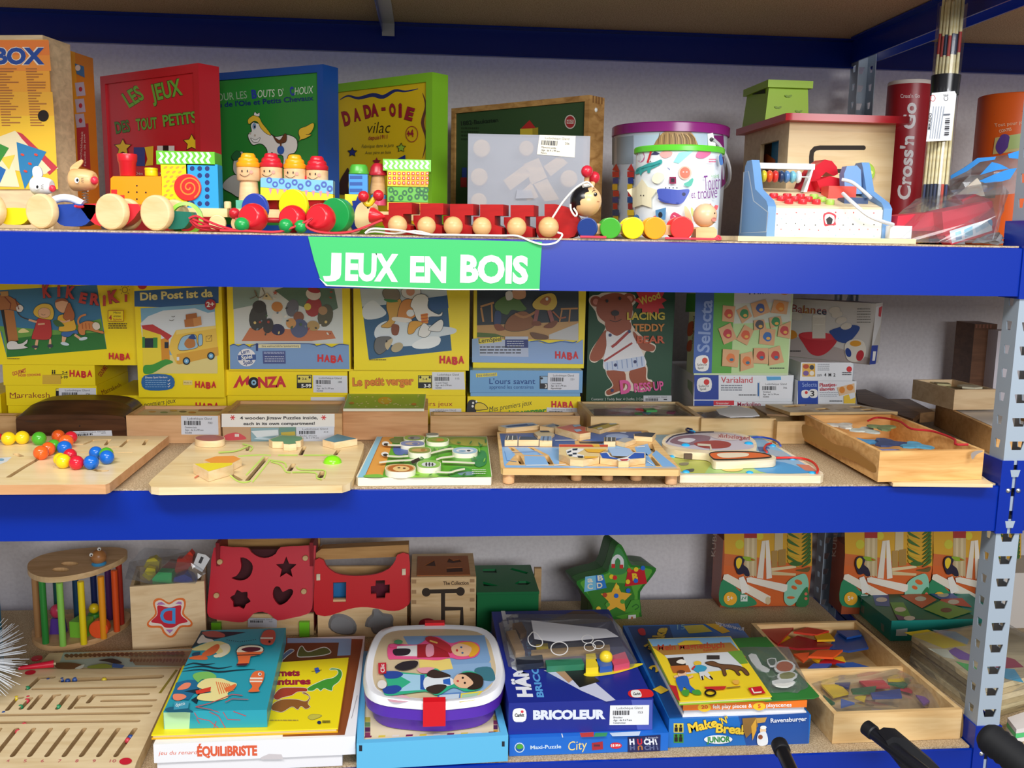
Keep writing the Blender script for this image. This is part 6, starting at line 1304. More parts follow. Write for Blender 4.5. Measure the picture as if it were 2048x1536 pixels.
for i in range(30):r_=random.Random(i+50);A.ell(r_.uniform(1320,1960),r_.uniform(345,610),16,5,M(r_.choice(('3f8a2c','8ed04a','2f7a34'))),r_.uniform(0,3),8)
for x,y in((1240,378),(1235,452)):A.ell(x,y,26,16,WHITE);A.ell(x+4,y+6,18,9,DKG)
for s in('1255,388 1345,390 1410,380','1250,466 1330,470 1400,466','1195,512 1300,500 1400,496 1450,490','1558,446 1620,430 1670,418 1720,414','1598,492 1640,478 1725,468','1640,506 1760,510 1870,516','1600,578 1690,582 1750,566 1800,558'):A.line(s,13,M('f2efd6'),sm=4)
A.line('1424,512 1480,486',24,DKG);A.lines(1850,560,1950,600,3,M('dfe8d8'),.4);mb.build('board',bd)
def animal(cx,cy,rx,ry,th,cols,nm):
 mb=piece(m6,[(cx+rx*math.copysign(abs(math.cos(t))**.8,math.cos(t)),cy+ry*math.copysign(abs(math.sin(t))**.8,math.sin(t)))for t in(6.283*i/26 for i in range(26))],Zt,R(th/3.531,.1),cols[0],M('f4eed8',.45));tz=max(v.z for v in mb.v)
 A=Art(mb,(0,0,tz+.0003),(0,0,1),m6)
 for(dx,dy,a,b,c)in cols[1]:A.ell(cx+dx*rx,cy+dy*ry,a*rx,b*ry,M(c),0,14)
 mb.build('animal_disc',bd,nm)
animal(1345,552,108,30,42,('e0b878',((0,0,.85,.85,'b8682c'),(.05,.1,.55,.65,'ecc884'),(-.1,-.1,.1,.15,'3a2a1a'),(.25,0,.1,.15,'3a2a1a'))),'lion disc');animal(1545,525,86,28,42,('8ec85a',((0,0,.6,.6,'d8dce0'),(-.2,0,.08,.5,'30343c'),(.05,0,.08,.5,'30343c'),(.3,0,.08,.4,'30343c'))),'zebra disc')
animal(1480,425,82,24,42,('8a9a4a',((0,0,.7,.5,'c8a060'),(.3,-.1,.2,.4,'a87a3a'))),'brown animal disc');animal(1430,378,88,20,32,('7a8ab8',((0,0,.6,.5,'b8a8a0'),(.2,0,.25,.4,'6a7ab0'))),'blue animal disc');animal(1443,338,76,20,30,('8fb04a',((0,0,.6,.6,'8c9090'),(-.2,0,.2,.4,'5a6064'))),'grey animal disc');animal(1607,352,80,20,34,('7fae3a',((.1,0,.5,.55,'c88a3a'),(-.3,0,.3,.4,'9aa04a'))),'green animal disc');animal(1570,312,46,10,20,('9aa4a0',()),'far animal disc');animal(1800,428,90,24,36,('9cc4dc',((0,0,.7,.6,'e6e8ea'),(.3,0,.15,.25,'2a3a4a'),(-.2,.1,.3,.3,'8ab0cc'))),'blue and white animal disc')
# vehicle board on legs
bd=thing('vehicle_slide_board','blue vehicle picture board standing on round wooden legs with printed blocks','maze board');Zt=ZM+.0275;Z1=Zt-.0105
q=lie(m7,'160,392 230,375 1480,372 1560,378 1860,722 1868,735 1850,745 215,732 195,722',Zt)
sl=[('352,612 392,688',.0085),('622,618 660,688',.0085),('1585,500 1612,575',.0085),('1580,622 1655,702',.0085),('1400,555 1425,575',.008),('275,540 300,560',.009),('455,540 485,560',.009)]
mb=plate(q,[ribbon(lie(m7,s,Zt),w)for s,w in sl],(0,0,-.0105),wood('eac488','d9a866'),None,None,None,wood('ecc88c','dab070'),wood('d8b47c','c49a5c'));A=Art(mb,(0,0,Zt),(0,0,1),m7)
holes2=[P2(s)for s,w in sl]
LB=M('86b8ea',.4);DB2=M('3f5f9c',.4)
def zone(x0,x1,y0,y1,m):  # print laid between the slots: cut into rows so that no slot is covered
 A.poly([(x0,y0),(x1,y0),(x1,y1),(x0,y1)],m,0,True)
for s,m in(('182,405 870,392 880,470 890,528 205,530',DB2),('890,400 1500,385 1545,470 1120,480 890,470',M('4a6aa8')),('205,532 260,532 330,600 225,710 210,600',LB),('320,534 440,534 600,608 410,605',LB),('500,534 740,534 735,690 690,690 640,606',LB),('412,612 600,618 640,696 420,696',LB),('230,700 1830,722 1838,728 232,722',LB),('1110,480 1390,545 1380,585 1200,585 1110,560',LB),('1440,530 1560,500 1600,585 1560,610 1460,590',LB),('1640,560 1830,715 1700,715 1600,600',LB),('1545,585 1570,615 1640,712 1540,712',LB)):A.poly(s,m,0,True)
A.up();A.blob('1180,420 1290,405 1380,425 1350,450 1200,445',M('9ab0d8'));A.blob('1300,392 1360,388 1350,402',M('c8d4ea'));A.poly('920,478 1150,480 1140,500 930,496',M('2a3040'));A.line('430,700 640,698',7,WHITE);A.line('690,700 800,692',7,WHITE);A.line('230,570 250,655 340,665',4,M('5a90cc'));A.line('1460,530 1535,525',8,WHITE);A.line('1555,660 1620,702',6,WHITE);A.line('700,468 900,466',6,M('dfe6f0'));A.line('560,600 530,570 300,580',3,M('5a90cc'))
mb.build('board',bd)
for x,y,r in((270,880,57),(902,852,53),(1195,852,55),(1462,852,56),(1790,888,58)):
 p=PZ(m7[0]+x/4.655,m7[1]+y/4.655,ZM);rr=R(r/4.655,p.y);mb=MB();mb.cyl((p.x,p.y+rr,ZM+.0003),(0,0,1),rr,Z1-ZM-.0005,wood('e8b988','d6a06c'),.0015,24);mb.build('leg',bd)
def vb(s,th,top,prints=(),nm=None,Zb=None):
 mb=piece(m7,s,Zb or Zt,R(th/4.655,.15),top,wood('ecd0a0','dcb67e'));tz=max(v.z for v in mb.v);A=Art(mb,(0,0,tz+.0003),(0,0,1),m7)
 for q,c in prints:A.poly(q,M(c))
 mb.build('printed_block',bd,nm)
vb('170,335 300,318 490,302 552,326 420,342 245,356',50,'c9d4de',(('235,335 470,310 520,325 260,345','34508c'),('430,312 480,308 500,318 450,322','c8d8e8')),'blue printed block')
vb('558,335 680,308 750,330 695,355',55,'d8c49c',(('610,335 680,315 725,330 660,345','8a98a8'),('690,320 740,328 720,340','2a3040')))
vb('700,350 860,318 985,345 985,385 1030,395 930,412',70,'c8603c',(('860,325 930,320 940,335 880,345','9ab4cc'),('870,368 930,362 950,380 900,390','9ab4cc')),'orange red printed block')
vb('992,345 1190,292 1305,318 1115,375',45,'b8a83a',(('1000,345 1190,294 1225,302 1030,355','2a2c30'),('1200,310 1260,302 1275,315 1215,325','a8c0d0'),('1085,355 1130,345 1150,358 1105,368','d8d8c8')),'yellow and black printed block')
vb('500,398 560,375 640,378 695,408 660,432 540,432',30,'cbb88c',(('555,380 640,378 650,392 570,392','2e3238'),))
vb('245,425 345,425 350,466 230,468',62,'4a4e54',(('262,425 270,425 262,466 254,466','d8d8d0'),('300,425 308,425 304,466 296,466','d8d8d0')),'striped dark block');vb('372,432 530,438 548,466 358,466',62,'3f4654');vb('565,430 668,430 672,472 555,470',62,'7a94b4',(('590,432 600,432 592,470 582,470','4a5a74'),('630,432 640,432 636,470 626,470','4a5a74')))
vb('1155,438 1265,440 1262,480 1156,480',55,'50544f',(('1180,440 1188,440 1186,478 1178,478','d0d0c8'),('1220,440 1228,440 1228,478 1220,478','d0d0c8')));vb('1268,472 1345,442 1450,456 1350,492',50,'a4a8a8');vb('1432,408 1545,392 1640,400 1605,440 1435,430',52,'3c4048')
vb('735,505 1192,508 1190,560 1112,590 1112,625 960,655 840,645 800,618 735,600',62,'e8cf94',(('737,507 1190,509 1188,528 740,528','d8482c'),('1040,508 1110,508 1120,528 1060,528','f0b83a'),('800,560 860,540 970,545 960,560 900,590 970,610 960,632 860,622 810,600','f0f0ee'),('810,575 850,560 850,575 815,590','2a3a4a'),('860,545 910,542 905,560 862,562','2a3a4a'),('862,585 900,583 900,598 865,600','2a3a4a'),('905,612 960,612 960,630 915,628','2a3a4a'),('820,600 860,598 860,612 830,612','2a3a4a'),('970,548 1180,552 1110,582 1000,575','f0b83a'),('970,615 1108,618 1080,632 975,634','f0b83a')),'large block with chequered flag')
vb('1105,582 1185,578 1215,620 1290,640 1370,625 1435,578 1535,582 1540,632 1400,650 1385,665 1290,665 1275,650 1120,632',58,'f0efe8',(('1115,588 1180,584 1210,622 1290,636 1270,645 1140,632','2c5cb8'),('1440,584 1530,588 1528,630 1400,640 1380,628','2c5cb8'),('1300,645 1385,642 1370,655 1320,658','c8343c'),('1195,545 1390,545 1430,585 1370,618 1230,612','a8c4e6')),'blue and white bent block')
# magnet board with round bug maze on it
bd=thing('magnet_maze_board','farm picture maze board with blue corner pins and a red cord','maze board');Zt=ZM+.0135
q=lie(m8,'-60,350 575,345 610,360 945,560 950,572 935,580 165,576 40,520',Zt);mb=MB();mb.solid([p-V((0,0,.0131))for p in q],q,wood('f2e6cc','e6d4ac'),.002);A=Art(mb,(0,0,Zt),(0,0,1),m8)
A.poly('-40,355 575,350 930,565 180,568 60,520',M('8ebfe0'));A.poly('100,470 400,490 330,566 185,566 120,520',M('b8bf5a'));A.poly('330,520 640,510 640,565 300,566',M('a8cc7a'));A.blob('560,520 700,500 840,540 900,562 640,564',M('4fa0d8'));A.poly('800,515 870,520 915,555 850,550',M('d8846a'));A.blob('160,510 210,505 205,520 170,522',M('8a8468'));A.blob('195,545 240,540 235,556 205,556',M('5a5a50'));A.poly('590,420 650,420 660,440 600,445',M('4a6aa8'));A.poly('640,430 740,450 760,480 660,470',M('a8b8c8'));A.ell(450,540,60,16,M('e8c86a'))
mb.build('board',bd)
for x,y in((197,560),(545,563),(888,565),(125,476),(672,416),(570,349),(778,489)):
 mb=MB();p=PZ(m8[0]+x/2.738,m8[1]+y/2.738,Zt);mb.ball(p,.0066,M('2ca8e0',.3),14,(1,1,.55));mb.build('pin',bd)
mb=MB();mb.tube([PZ(m8[0]+x/2.738,m8[1]+y/2.738,Zt+.004)for x,y in P2('690,482 780,480 850,488 895,508 918,540 915,562')],.0021,M('d8281e',.4),8,5);mb.tube([PZ(m8[0]+x/2.738,m8[1]+y/2.738,Zt+.004)for x,y in P2('640,450 625,430 640,408 665,402')],.0021,M('c8281e',.4),8,5);mb.build('cord',bd,'red cord')
mb=MB();mb.tube([PZ(m8[0]+x/2.738,m8[1]+y/2.738,Zt+.005)for x,y in P2('555,370 610,368 665,378 700,395 715,415')],.002,M('2a4ab0',.4),8,5);mb.build('cord',bd,'blue cord')
bug=thing('bug_maze','round wooden bug shaped maze with clear cover and orange tail lying on the farm board','maze board');Z2=Zt+.0008;Tz=Z2+.0135
q=lie(m8,smooth2(P2('66,400 90,362 170,342 290,334 420,338 520,354 575,385 584,425 560,436 640,458 684,472 686,486 640,494 420,502 348,500 335,470 300,455 200,448 110,430'),3),Tz);mb=MB();mb.solid([p-V((0,0,.013))for p in q],q,wood('f0e0c2','e2cba2'),.0015)
A=Art(mb,(0,0,Tz),(0,0,1),m8)
A.blob('85,400 120,362 220,345 340,340 460,350 540,375 570,410 545,432 420,440 300,438 180,425',M('c9c2cc'));A.blob('110,395 150,365 250,355 330,365 300,400 200,412',M('8a6a78'));A.blob('240,400 360,385 440,400 420,425 300,428',M('a0403c'));A.blob('150,385 200,372 250,380 210,398',M('d8d4dc'));A.blob('330,350 430,352 500,375 440,385 350,372',M('d8c8c4'));A.text('hagelschik',545,382,370,368,-22,M('b04a4a'),.01);A.line('260,408 330,412 335,440',12,M('d8cdb8'));A.line('90,395 130,360 240,342 350,338',6,M('2a2c50'),sm=3)
A.blob('335,452 480,446 600,452 665,474 560,484 400,490 345,484',M('e0682c'),M('2a2420'),6);A.blob('370,458 480,452 540,458 520,474 400,480',M('efe0c4'));mb.build('board',bug)
mb=MB();mb.box(Fr(lie(m8,[(190,462)],Tz)[0],(1,0,0),(0,1,0),(0,0,1)),0,.014,.0,.006,-.009,.0004,M('5a4434'));mb.build('slot',bug)
for x,y in((228,340),(195,414),(540,404)):
 mb=MB();p=PZ(m8[0]+x/2.738,m8[1]+y/2.738,Tz);mb.ball(p,.0085,M('2ca8e0',.25),14,(1,1,.5));mb.build('pin',bug)
mb=MB();mb.tube([PZ(m8[0]+x/2.738,m8[1]+y/2.738,Tz+.004)for x,y in P2('240,342 215,338 198,328 205,320 230,326')],.002,M('232a58',.4),8,4);mb.build('cord_loop',bug)
# ================================================================ BOTTOM SHELF: toys at the back
b1=(0,1050,4.452);b2=(390,1060,4.357);b3=(780,1050,3.657);b4=(1360,1040,2.977);b5=(0,1230,4.876);b6=(290,1230,4.357);b7=(700,1200,3.2);b8=(1240,1200,2.535)
Zs=ZB+.0004
# cage of coloured bars
o=thing('bar_cage_toy','oval wooden cage toy with coloured bars and a snail head on top','shape sorter')
ol=smooth2(P2('285,1000 300,1062 370,1108 480,1126 650,1108 850,1058 1000,990 1110,925 1162,865 1130,812 950,800 700,822 450,872 320,940'),3)
base=lie(b1,ol,Zs);hz=PY(b1[0]+480/4.452,b1[1]+515/4.452,base[9].y).z-Zs;up=V((0,0,1));CW=wood('d8b080','c29764')
mb=MB();mb.solid(base,[p+up*.012 for p in base],CW,.003);mb.build('base',o)
tp=[p+up*hz for p in base]
def onb(x,y,z=0):return PZ(b1[0]+x/4.452,b1[1]+y/4.452,Zs+.012)+up*z
hl=[[p for p in lie(b1,[(cx+rx*math.cos(t),cy+ry*math.sin(t))for t in(6.283*i/16 for i in range(16))],Zs+hz+.012)]for cx,cy,rx,ry in((540,398,78,20),(620,345,80,18))]
mb=plate([p+up*.012 for p in tp],hl,(0,0,-.012),CW,None,None,None,wood('e2c294','cda874'),CW);mb.build('top',o)
for i,(x,y,c)in enumerate(((342,990,'a87c50'),(408,1052,'2f8a3a'),(562,1075,'8fd05a'),(748,1060,'f2d81c'),(925,1008,'ee9a1e'),(1042,945,'d8501e'),(1082,880,'a0281c'),(980,840,'5a2a6a'),(850,838,'1d2f66'),(690,850,'1d4a6e'),(520,880,'1e5a5a'),(400,925,'3f7a5a'))):
 mb=MB();p=onb(x,y);mb.cyl(p,up,.0068,hz-.0125,M(c,.35),0,14);mb.build('bar',o)
mb=MB();p=onb(880,1010,hz);p=PZ(b1[0]+882/4.452,b1[1]+352/4.452,Zs+hz+.012);mb.ball(p+up*.018,.0165,wood('b07a4c','9a6638',.3),22);hd=mb.build('snail_head',o)
mb=MB();mb.lathe(p,up,[(.014,0),(.0155,.003),(.012,.006)],M('3f9ad0',.3),22);mb.build('collar',hd)
for dx,dz in((-.0115,.026),(.004,.037)):
 mb=MB();e=p+V((dx,-.011 if dx<0 else-.006,dz));mb.ball(e,.0042,WHITE,14);mb.ball(e+V((.0015,-.0034,0)),.0018,BLACK,10);mb.build('eye',hd)
def inside(m,name,label,fn):mb=MB();fn(mb,m);mb.build(name,None,label,'game piece')
p=onb(700,1000);F=Fr(p+V((-.018,0,0)),(.97,-.2,0),(.2,.97,0),(0,0,1));mb=MB();mb.box(F,0,.036,0,.034,.0003,.036,M('7cc23a',.35),.002);mb.build('cube_block',None,'lime green cube inside the cage of coloured bars','block')
p=onb(905,980);mb=MB();mb.lathe(p+V((0,.004,.0203)),(0,-1,0),[(.019,0),(.02,.002),(.02,.022),(.018,.024)],M('ee5a2c',.3),24);mb.build('round_block',None,'orange red round block inside the cage of coloured bars','block')
p=onb(845,900);mb=MB();mb.lathe(p,up,[(.014,0),(.017,.006),(.014,.014),(.017,.022),(.013,.03)],M('3fa03a',.35),20);mb.build('green_spool',None,'green spool block inside the cage of coloured bars','block');mb=MB();mb.ball(p+up*.0415,.0115,M('f0d21a',.3),18);mb.build('yellow_ball',None,'yellow ball on the green spool inside the cage','ball')
p=onb(520,960);mb=MB();mb.solid([p+V((x,y,0))for x,y in((-.016,-.008),(.016,-.008),(.016,.012),(-.016,.012))],[p+V((x,y,.034))for x,y in((-.012,-.006),(.012,-.006),(.012,.01),(-.012,.01))],M('5a3a9a',.35),.002);mb.build('purple_block',None,'purple block inside the cage behind the pale green bar','block');mb=MB();mb.ball(p+up*.05,.015,M('c83a5a',.35),14,(1,.8,1.05));mb.build('pink_block',None,'pink rounded block on the purple one in the cage','block')
# box with the star and D
F=upright(262,.475,411,.502,1230,Zs);H=F.px(335,1168)[1];L=F.L;o=thing('shape_sorter_box','plain birch box with a star shape and the letter D, a bag of blocks inside','shape sorter')
mb=tray(F,0,L,0,.13,H,.007,wood('ecd2a8','dcbd90'));A=Art.front(mb,F,b1);OR_=M('e8742c')
st=P2('1345,850 1310,880 1320,840 1400,780 1375,720 1360,680 1400,655 1470,675 1510,690 1550,675 1600,650 1650,665 1650,720 1635,780 1690,830 1710,880 1680,905 1610,905 1570,960 1520,1000 1470,985 1440,920 1380,915 1315,905')
A.blob('1310,870 1380,790 1362,700 1385,658 1440,655 1505,690 1570,655 1640,655 1655,710 1640,790 1710,860 1700,905 1610,915 1560,985 1510,1003 1455,965 1425,918 1330,912',OR_);A.blob('1328,868 1396,796 1380,705 1400,676 1440,672 1505,708 1570,672 1625,672 1638,712 1622,796 1692,862 1685,890 1602,898 1545,970 1510,985 1470,952 1436,900 1345,895',M('efe2d2'))
A.blob('1345,862 1400,800 1400,725 1430,718 1505,735 1580,718 1615,722 1612,800 1672,858 1600,880 1540,912 1470,912 1430,880',M('cc1c34'));A.poly('1395,712 1410,690 1440,685 1475,708',M('b87ab8'));A.poly('1560,700 1590,682 1615,685 1620,708',M('b87ab8'));A.poly('1475,930 1545,930 1512,965',M('b87ab8'))
A.text('D',1562,742,1425,742,-142,M('3f9ae0'),.02,up=(0,-1));mb.build('box',o)
o2=thing('plastic_bag','clear plastic bag of coloured blocks resting in the star box','plastic bag')
def blk(pts,Yp,dep,m,label):
 mb=MB();cut(vert(Yp),wpx(b1,pts),dep,M(m,.35),.002,mb);mb.build('toy_block',None,label,'block','blocks bagged in the star box')
blk('1280,370 1310,310 1370,290 1420,330 1410,400 1340,430',.555,.02,'dcc81e','yellow block at the top left of the bag in the star box');blk('1265,450 1310,380 1380,390 1390,440 1330,500',.53,.02,'e4d01c','lower yellow block in the bag in the star box')
blk('1355,480 1410,420 1530,425 1525,525 1360,530',.50,.025,'28b060','green block in the bag in the star box');blk('1540,520 1550,470 1640,440 1700,470 1730,520',.50,.03,'1b2f86','navy block in the bag in the star box')
blk('1550,420 1580,300 1620,300 1690,235 1720,270 1710,340 1640,440',.55,.02,'d8341e','bright red block in the bag in the star box');blk('1440,380 1500,330 1570,340 1560,420 1460,420',.56,.02,'8a1a24','dark red block in the bag in the star box')
mb=MB();film(mb,[PY(b1[0]+x/4.452,b1[1]+y/4.452,Y)for x,y,Y in((1110,480,.50),(1150,330,.56),(1290,200,.58),(1440,200,.58),(1640,220,.58),(1730,260,.57),(1820,290,.55),(1830,430,.5),(1740,520,.49),(1380,535,.488),(1260,505,.488),(1300,300,.52),(1700,330,.5))],CLEAR,.003,2,12);mb.build('film',o2)
mb=MB();cut(vert(.505),wpx(b1,'1760,250 1830,265 1870,300 1800,420 1715,370'),.001,M('d8dade',.4),0,mb);A=Art(mb,(0,.505,0),(0,-1,0),b1);A.poly('1790,280 1815,290 1790,345 1765,335',M('3a3a40'));mb.build('label',o2,'white label')
# red shape sorter on its side
REDP=M('cc142e',.4);HOLEM=M('2a0f14',.8)
def holed(F,outer,holes,th,m,crop,name,par,sm=2):
 fr=[hit(x,y,F.o,F.n)for x,y in wpx(crop,smooth2(P2(outer),sm))]
 hh=[[hit(x,y,F.o,F.n)for x,y in wpx(crop,h)]for h in holes]
 mb=plate(fr,hh,F.n*th,m);mb.build(name,par)
o=thing('shape_sorter_box','red shape sorter with crescent, star, flower and heart holes and lime legs','shape sorter')
F=upright(414,.52,632,.515,1180,Zs,.22);Fb=upright(428,.545,630,.54,1180,Zs)
fl=[(395+92*math.cos(t)*(1 if i%2==0 else .72),605+88*math.sin(t)*(1 if i%2==0 else .72))for i,t in((i,6.283*i/12+.2)for i in range(12))]
star=[(795+(95 if i%2==0 else 42)*math.cos(-1.57+.628*i),330+(100 if i%2==0 else 46)*math.sin(-1.57+.628*i))for i in range(10)]
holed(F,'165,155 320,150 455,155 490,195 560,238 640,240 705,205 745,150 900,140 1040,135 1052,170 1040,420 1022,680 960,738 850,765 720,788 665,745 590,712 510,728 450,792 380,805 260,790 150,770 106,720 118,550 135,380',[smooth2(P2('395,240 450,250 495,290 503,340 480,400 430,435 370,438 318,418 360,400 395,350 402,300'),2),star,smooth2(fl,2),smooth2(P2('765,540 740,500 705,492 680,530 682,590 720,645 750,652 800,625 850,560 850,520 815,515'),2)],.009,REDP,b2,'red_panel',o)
for x,y in((222,275),(965,242),(192,567),(952,532)):
 mb=MB();p=hit(b2[0]+x/4.357,b2[1]+y/4.357,F.o,F.n);mb.cyl(p+F.n*.001,-F.n,.0062,.010,wood('d8b684','c49c68'),.0015,14);mb.build('peg',o)
zt_=Fb.px(530,1080)[1];L=Fb.L
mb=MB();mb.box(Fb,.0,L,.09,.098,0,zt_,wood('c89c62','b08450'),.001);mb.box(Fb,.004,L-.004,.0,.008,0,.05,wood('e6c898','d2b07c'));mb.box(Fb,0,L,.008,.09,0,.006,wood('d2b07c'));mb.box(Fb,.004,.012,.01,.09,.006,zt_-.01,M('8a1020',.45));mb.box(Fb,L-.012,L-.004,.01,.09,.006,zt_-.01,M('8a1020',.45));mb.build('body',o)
mb=MB();mb.box(Fb,L*.07,L*.93,.04,.06,.006,zt_-.035,M('4a0d18',.6));mb.build('shade_backing',o)  # added dark sheet, its colour stands in for shade inside the holes
for x0,x1 in((425,444),(600,620)):
 mb=MB();a=Fb.px(x0,1262)[0];b=Fb.px(x1,1262)[0];mb.box(Fb,a,b,-.010,-.0005,0,.034,M('74cc2a',.35),.002);mb.build('leg',o,'lime green leg')
mb=MB();A=Art.front(mb,Fb,b2,-.008);A.ticket('462,765 715,770 712,850 460,848',2568,('',),'c4c8d0');mb.build('ticket',o)
o=thing('shape_sorter_box','red and birch shape sorter with rectangle and cross holes beside the lime legged one','shape sorter')
F=upright(629,.512,822,.505,1180,Zs,.12);Fb=upright(633,.53,816,.525,1180,Zs)
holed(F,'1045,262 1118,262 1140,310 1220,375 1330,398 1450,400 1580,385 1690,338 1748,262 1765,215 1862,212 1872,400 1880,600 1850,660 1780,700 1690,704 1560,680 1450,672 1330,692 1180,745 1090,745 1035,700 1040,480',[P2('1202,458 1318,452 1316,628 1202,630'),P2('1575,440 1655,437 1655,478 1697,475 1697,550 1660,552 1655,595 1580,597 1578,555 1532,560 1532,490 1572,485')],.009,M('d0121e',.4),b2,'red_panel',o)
L=Fb.L;mb=MB();mb.box(Fb,.002,L-.002,-.004,.006,0,.088,wood('eed0a0','ddb985'),.001);A=Art.front(mb,Fb,b2,-.004)
mb.box(Fb,0,L,.09,.098,0,.13,wood('d8b480','c49a64'));mb.box(Fb,0,L,.006,.09,0,.006,wood('d8b480'));mb.build('body',o)
mb=MB();cut(Fb,wpx(b2,'1055,255 1055,200 1100,165 1860,128 1862,215 1750,235 1130,258'),.03,wood('c79a62','b48650'),.006,mb,b=.03);mb.build('roll',o)
for x,y in((1074,412),(1820,366)):
 mb=MB();cut(F,wpx(b2,[(x-16,y-26),(x+16,y-28),(x+16,y+26),(x-16,y+28)]),.009,wood('efe0c0'),.001,mb,b=-.005);mb.build('peg',o)
for s,nm in(('1170,780 1210,735 1290,732 1370,770 1408,830 1395,900 1330,915 1230,900 1165,850','oval blister'),('1500,770 1540,735 1550,690 1600,690 1640,725 1710,735 1730,780 1725,830 1765,880 1720,915 1560,905 1530,850 1480,840','star blister')):
 q=smooth2(P2(s),2);mb=MB();f=[hit(x,y,Fb.o-Fb.n*.0045,Fb.n)for x,y in wpx(b2,q)];c=sum(f,V())/len(f)
 mb.solid(f,[c+(p-c)*.8-Fb.n*.007 for p in f],M('6f6a66',.3,'film'),0);A=Art.front(mb,Fb,b2,-.0042);A.poly(q,M('6d655c'));mb.build('plastic_blister',o,nm)
mb=MB();p=PY(b2[0]+1262/4.357,b2[1]+545/4.357,.56);mb.box(Fr(p-V((.02,0,.03)),(1,0,0),(0,1,0),(0,0,1)),0,.04,0,.02,0,.052,M('2f7ab8',.35),.002);mb.build('blue_block',o)
mb=MB();p=PY(b2[0]+1610/4.357,b2[1]+540/4.357,.56);mb.box(Fr(p-V((.02,0,.03)),(1,0,0),(0,1,0),(0,0,1)),0,.04,0,.02,0,.05,M('6a2436',.35),.002);mb.build('maroon_block',o)
# maze money box
def facebox(xl,xr,yb_,Y,ytop,yback,m,Y2=None):
 F=upright(xl,Y,xr,Y2 or Y,ytop+30,Zs);H=F.px((xl+xr)/2,ytop)[1];D=F.top((xl+xr)/2,yback,H)[1];return F,H,D
F,H,D=facebox(822,952,0,.50,1154,1107,None);L=F.L;WM=wood('ddbd90','c9a473')
o=thing('maze_box','wooden maze box with black grooves and a brown lid of cut shapes','shape sorter');mb=MB();mb.box(F,0,L,0,D,0,H,WM,.0015);A=Art.front(mb,F,b3)
for s in('265,487 510,482','388,485 388,720 345,720','390,612 525,612 525,725'):A.line(s,30,DKG)
for x,y in((265,492),(515,486)):A.ell(x,y,32,32,DKG)
A.ell(524,725,15,12,DKG);A.text('The Collection',390,440,575,436,28,M('4a3424'),.015)
for i in range(4):A.rect(158,400+i*75,192,428+i*75,M('a8845c'),True);A.rect(585,395+i*70,618,420+i*70,M('a8845c'),True)
A.up();A.poly('160,600 372,598 372,770 160,772',M('cfae82'));A.blob('220,750 220,700 280,682 335,705 340,750',M('9c2430'));mb.build('box',o)
q=[F.p(*p)for p in((L*.09,D*.05,H+.0016),(L*.91,D*.05,H+.0016),(L*.91,D*.86,H+.0016),(L*.09,D*.86,H+.0016))]
mb=plate(q,[[F.p(L*a,D*b,H+.0016)for a,b in s]for s in(((.2,.45),(.38,.42),(.36,.68)),((.55,.16),(.8,.18),(.8,.36),(.55,.34)),((.56,.58),(.66,.54),(.8,.6),(.76,.7),(.66,.66),(.6,.76)))],(0,0,-.0014),M('a8602c',.45),None,.0011,M('4a2410'));mb.build('lid',o,'brown lid with cut shapes')
# green sorter
F,H,D=facebox(954,1077,0,.50,1184,1130,None);L=F.L;GG=M('0c6a38',.4);o=thing('shape_sorter_box','dark green shape sorter box with four cut-outs in the top','shape sorter');mb=MB();mb.box(F,0,L,0,D,0,H-.006,GG,.0015);mb.build('box',o)
q=[F.p(-.001,0,H),F.p(L+.001,0,H),F.p(L,D,H),F.p(0,D,H)]
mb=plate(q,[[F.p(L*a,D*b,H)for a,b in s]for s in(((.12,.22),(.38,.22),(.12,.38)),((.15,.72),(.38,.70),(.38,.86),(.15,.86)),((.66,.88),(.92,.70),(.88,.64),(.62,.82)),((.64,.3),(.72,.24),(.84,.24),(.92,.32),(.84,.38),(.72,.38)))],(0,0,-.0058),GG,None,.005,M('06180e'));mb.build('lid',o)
mb=MB();F=upright(1068,.61,1082,.61,1190,Zs);mb.box(F,0,F.L,0,.012,0,F.px(1075,1137)[1],wood('c9a577','b08a5a'),.001);mb.build('wooden_board',None,'narrow wooden board standing behind the dark green sorter','board')
# star tin
o=thing('star_tin','green star shaped tin with a magnet picture and small boards','tin');F=upright(1160,.575,1310,.615,1200,Zs);TG=M('2f7a2c',.35)
stf=smooth2(P2('1365,432 1385,402 1480,372 1590,340 1630,235 1652,158 1680,138 1705,165 1735,230 1768,292 1860,298 1932,308 1945,335 1890,412 1830,490 1835,600 1842,700 1825,722 1740,735 1640,690 1500,725 1478,700 1482,600 1430,520'),2)
f=[hit(x,y,F.o,F.n)for x,y in wpx(b3,stf)]
for p in f:p.z=max(p.z,Zs)
mb=MB();mb.solid([p+F.n*.032 for p in f],f,TG,.002);A=Art.front(mb,F,b3)
c=(1655,450);A.poly([(c[0]+(x-c[0])*.9,c[1]+(y-c[1])*.9)for x,y in stf],M('5da838'));A.blob('1600,340 1650,180 1690,180 1745,300 1700,360',M('3f8a4a'));A.poly('1440,480 1600,420 1760,430 1790,520 1780,640 1560,690 1500,620',M('3a7f2c'))
A.line('1632,305 1635,255 1665,228 1695,255 1697,310',26,M('dfe0e2'),sm=4);A.rect(1620,285,1646,315,M('d0302c'));A.rect(1680,290,1706,318,M('d0302c'))
A.poly('1428,378 1560,362 1585,460 1420,490',M('7cc4e6'));A.poly('1505,368 1560,362 1585,460 1510,475',M('2f7fd0'));
for t_,x,y in(('a',1445,420),('B',1520,408),('C',1445,470),('D',1515,462)):A.text(t_,x,y,x+40,y-4,40,M('f2ead2'),.03)
A.poly('1740,330 1860,322 1880,428 1718,450',M('c8202c'));A.text('B',1775,405,1815,400,50,M('f0c82c'),.06);A.star(1655,540,120,M('eeb23a'),.5)
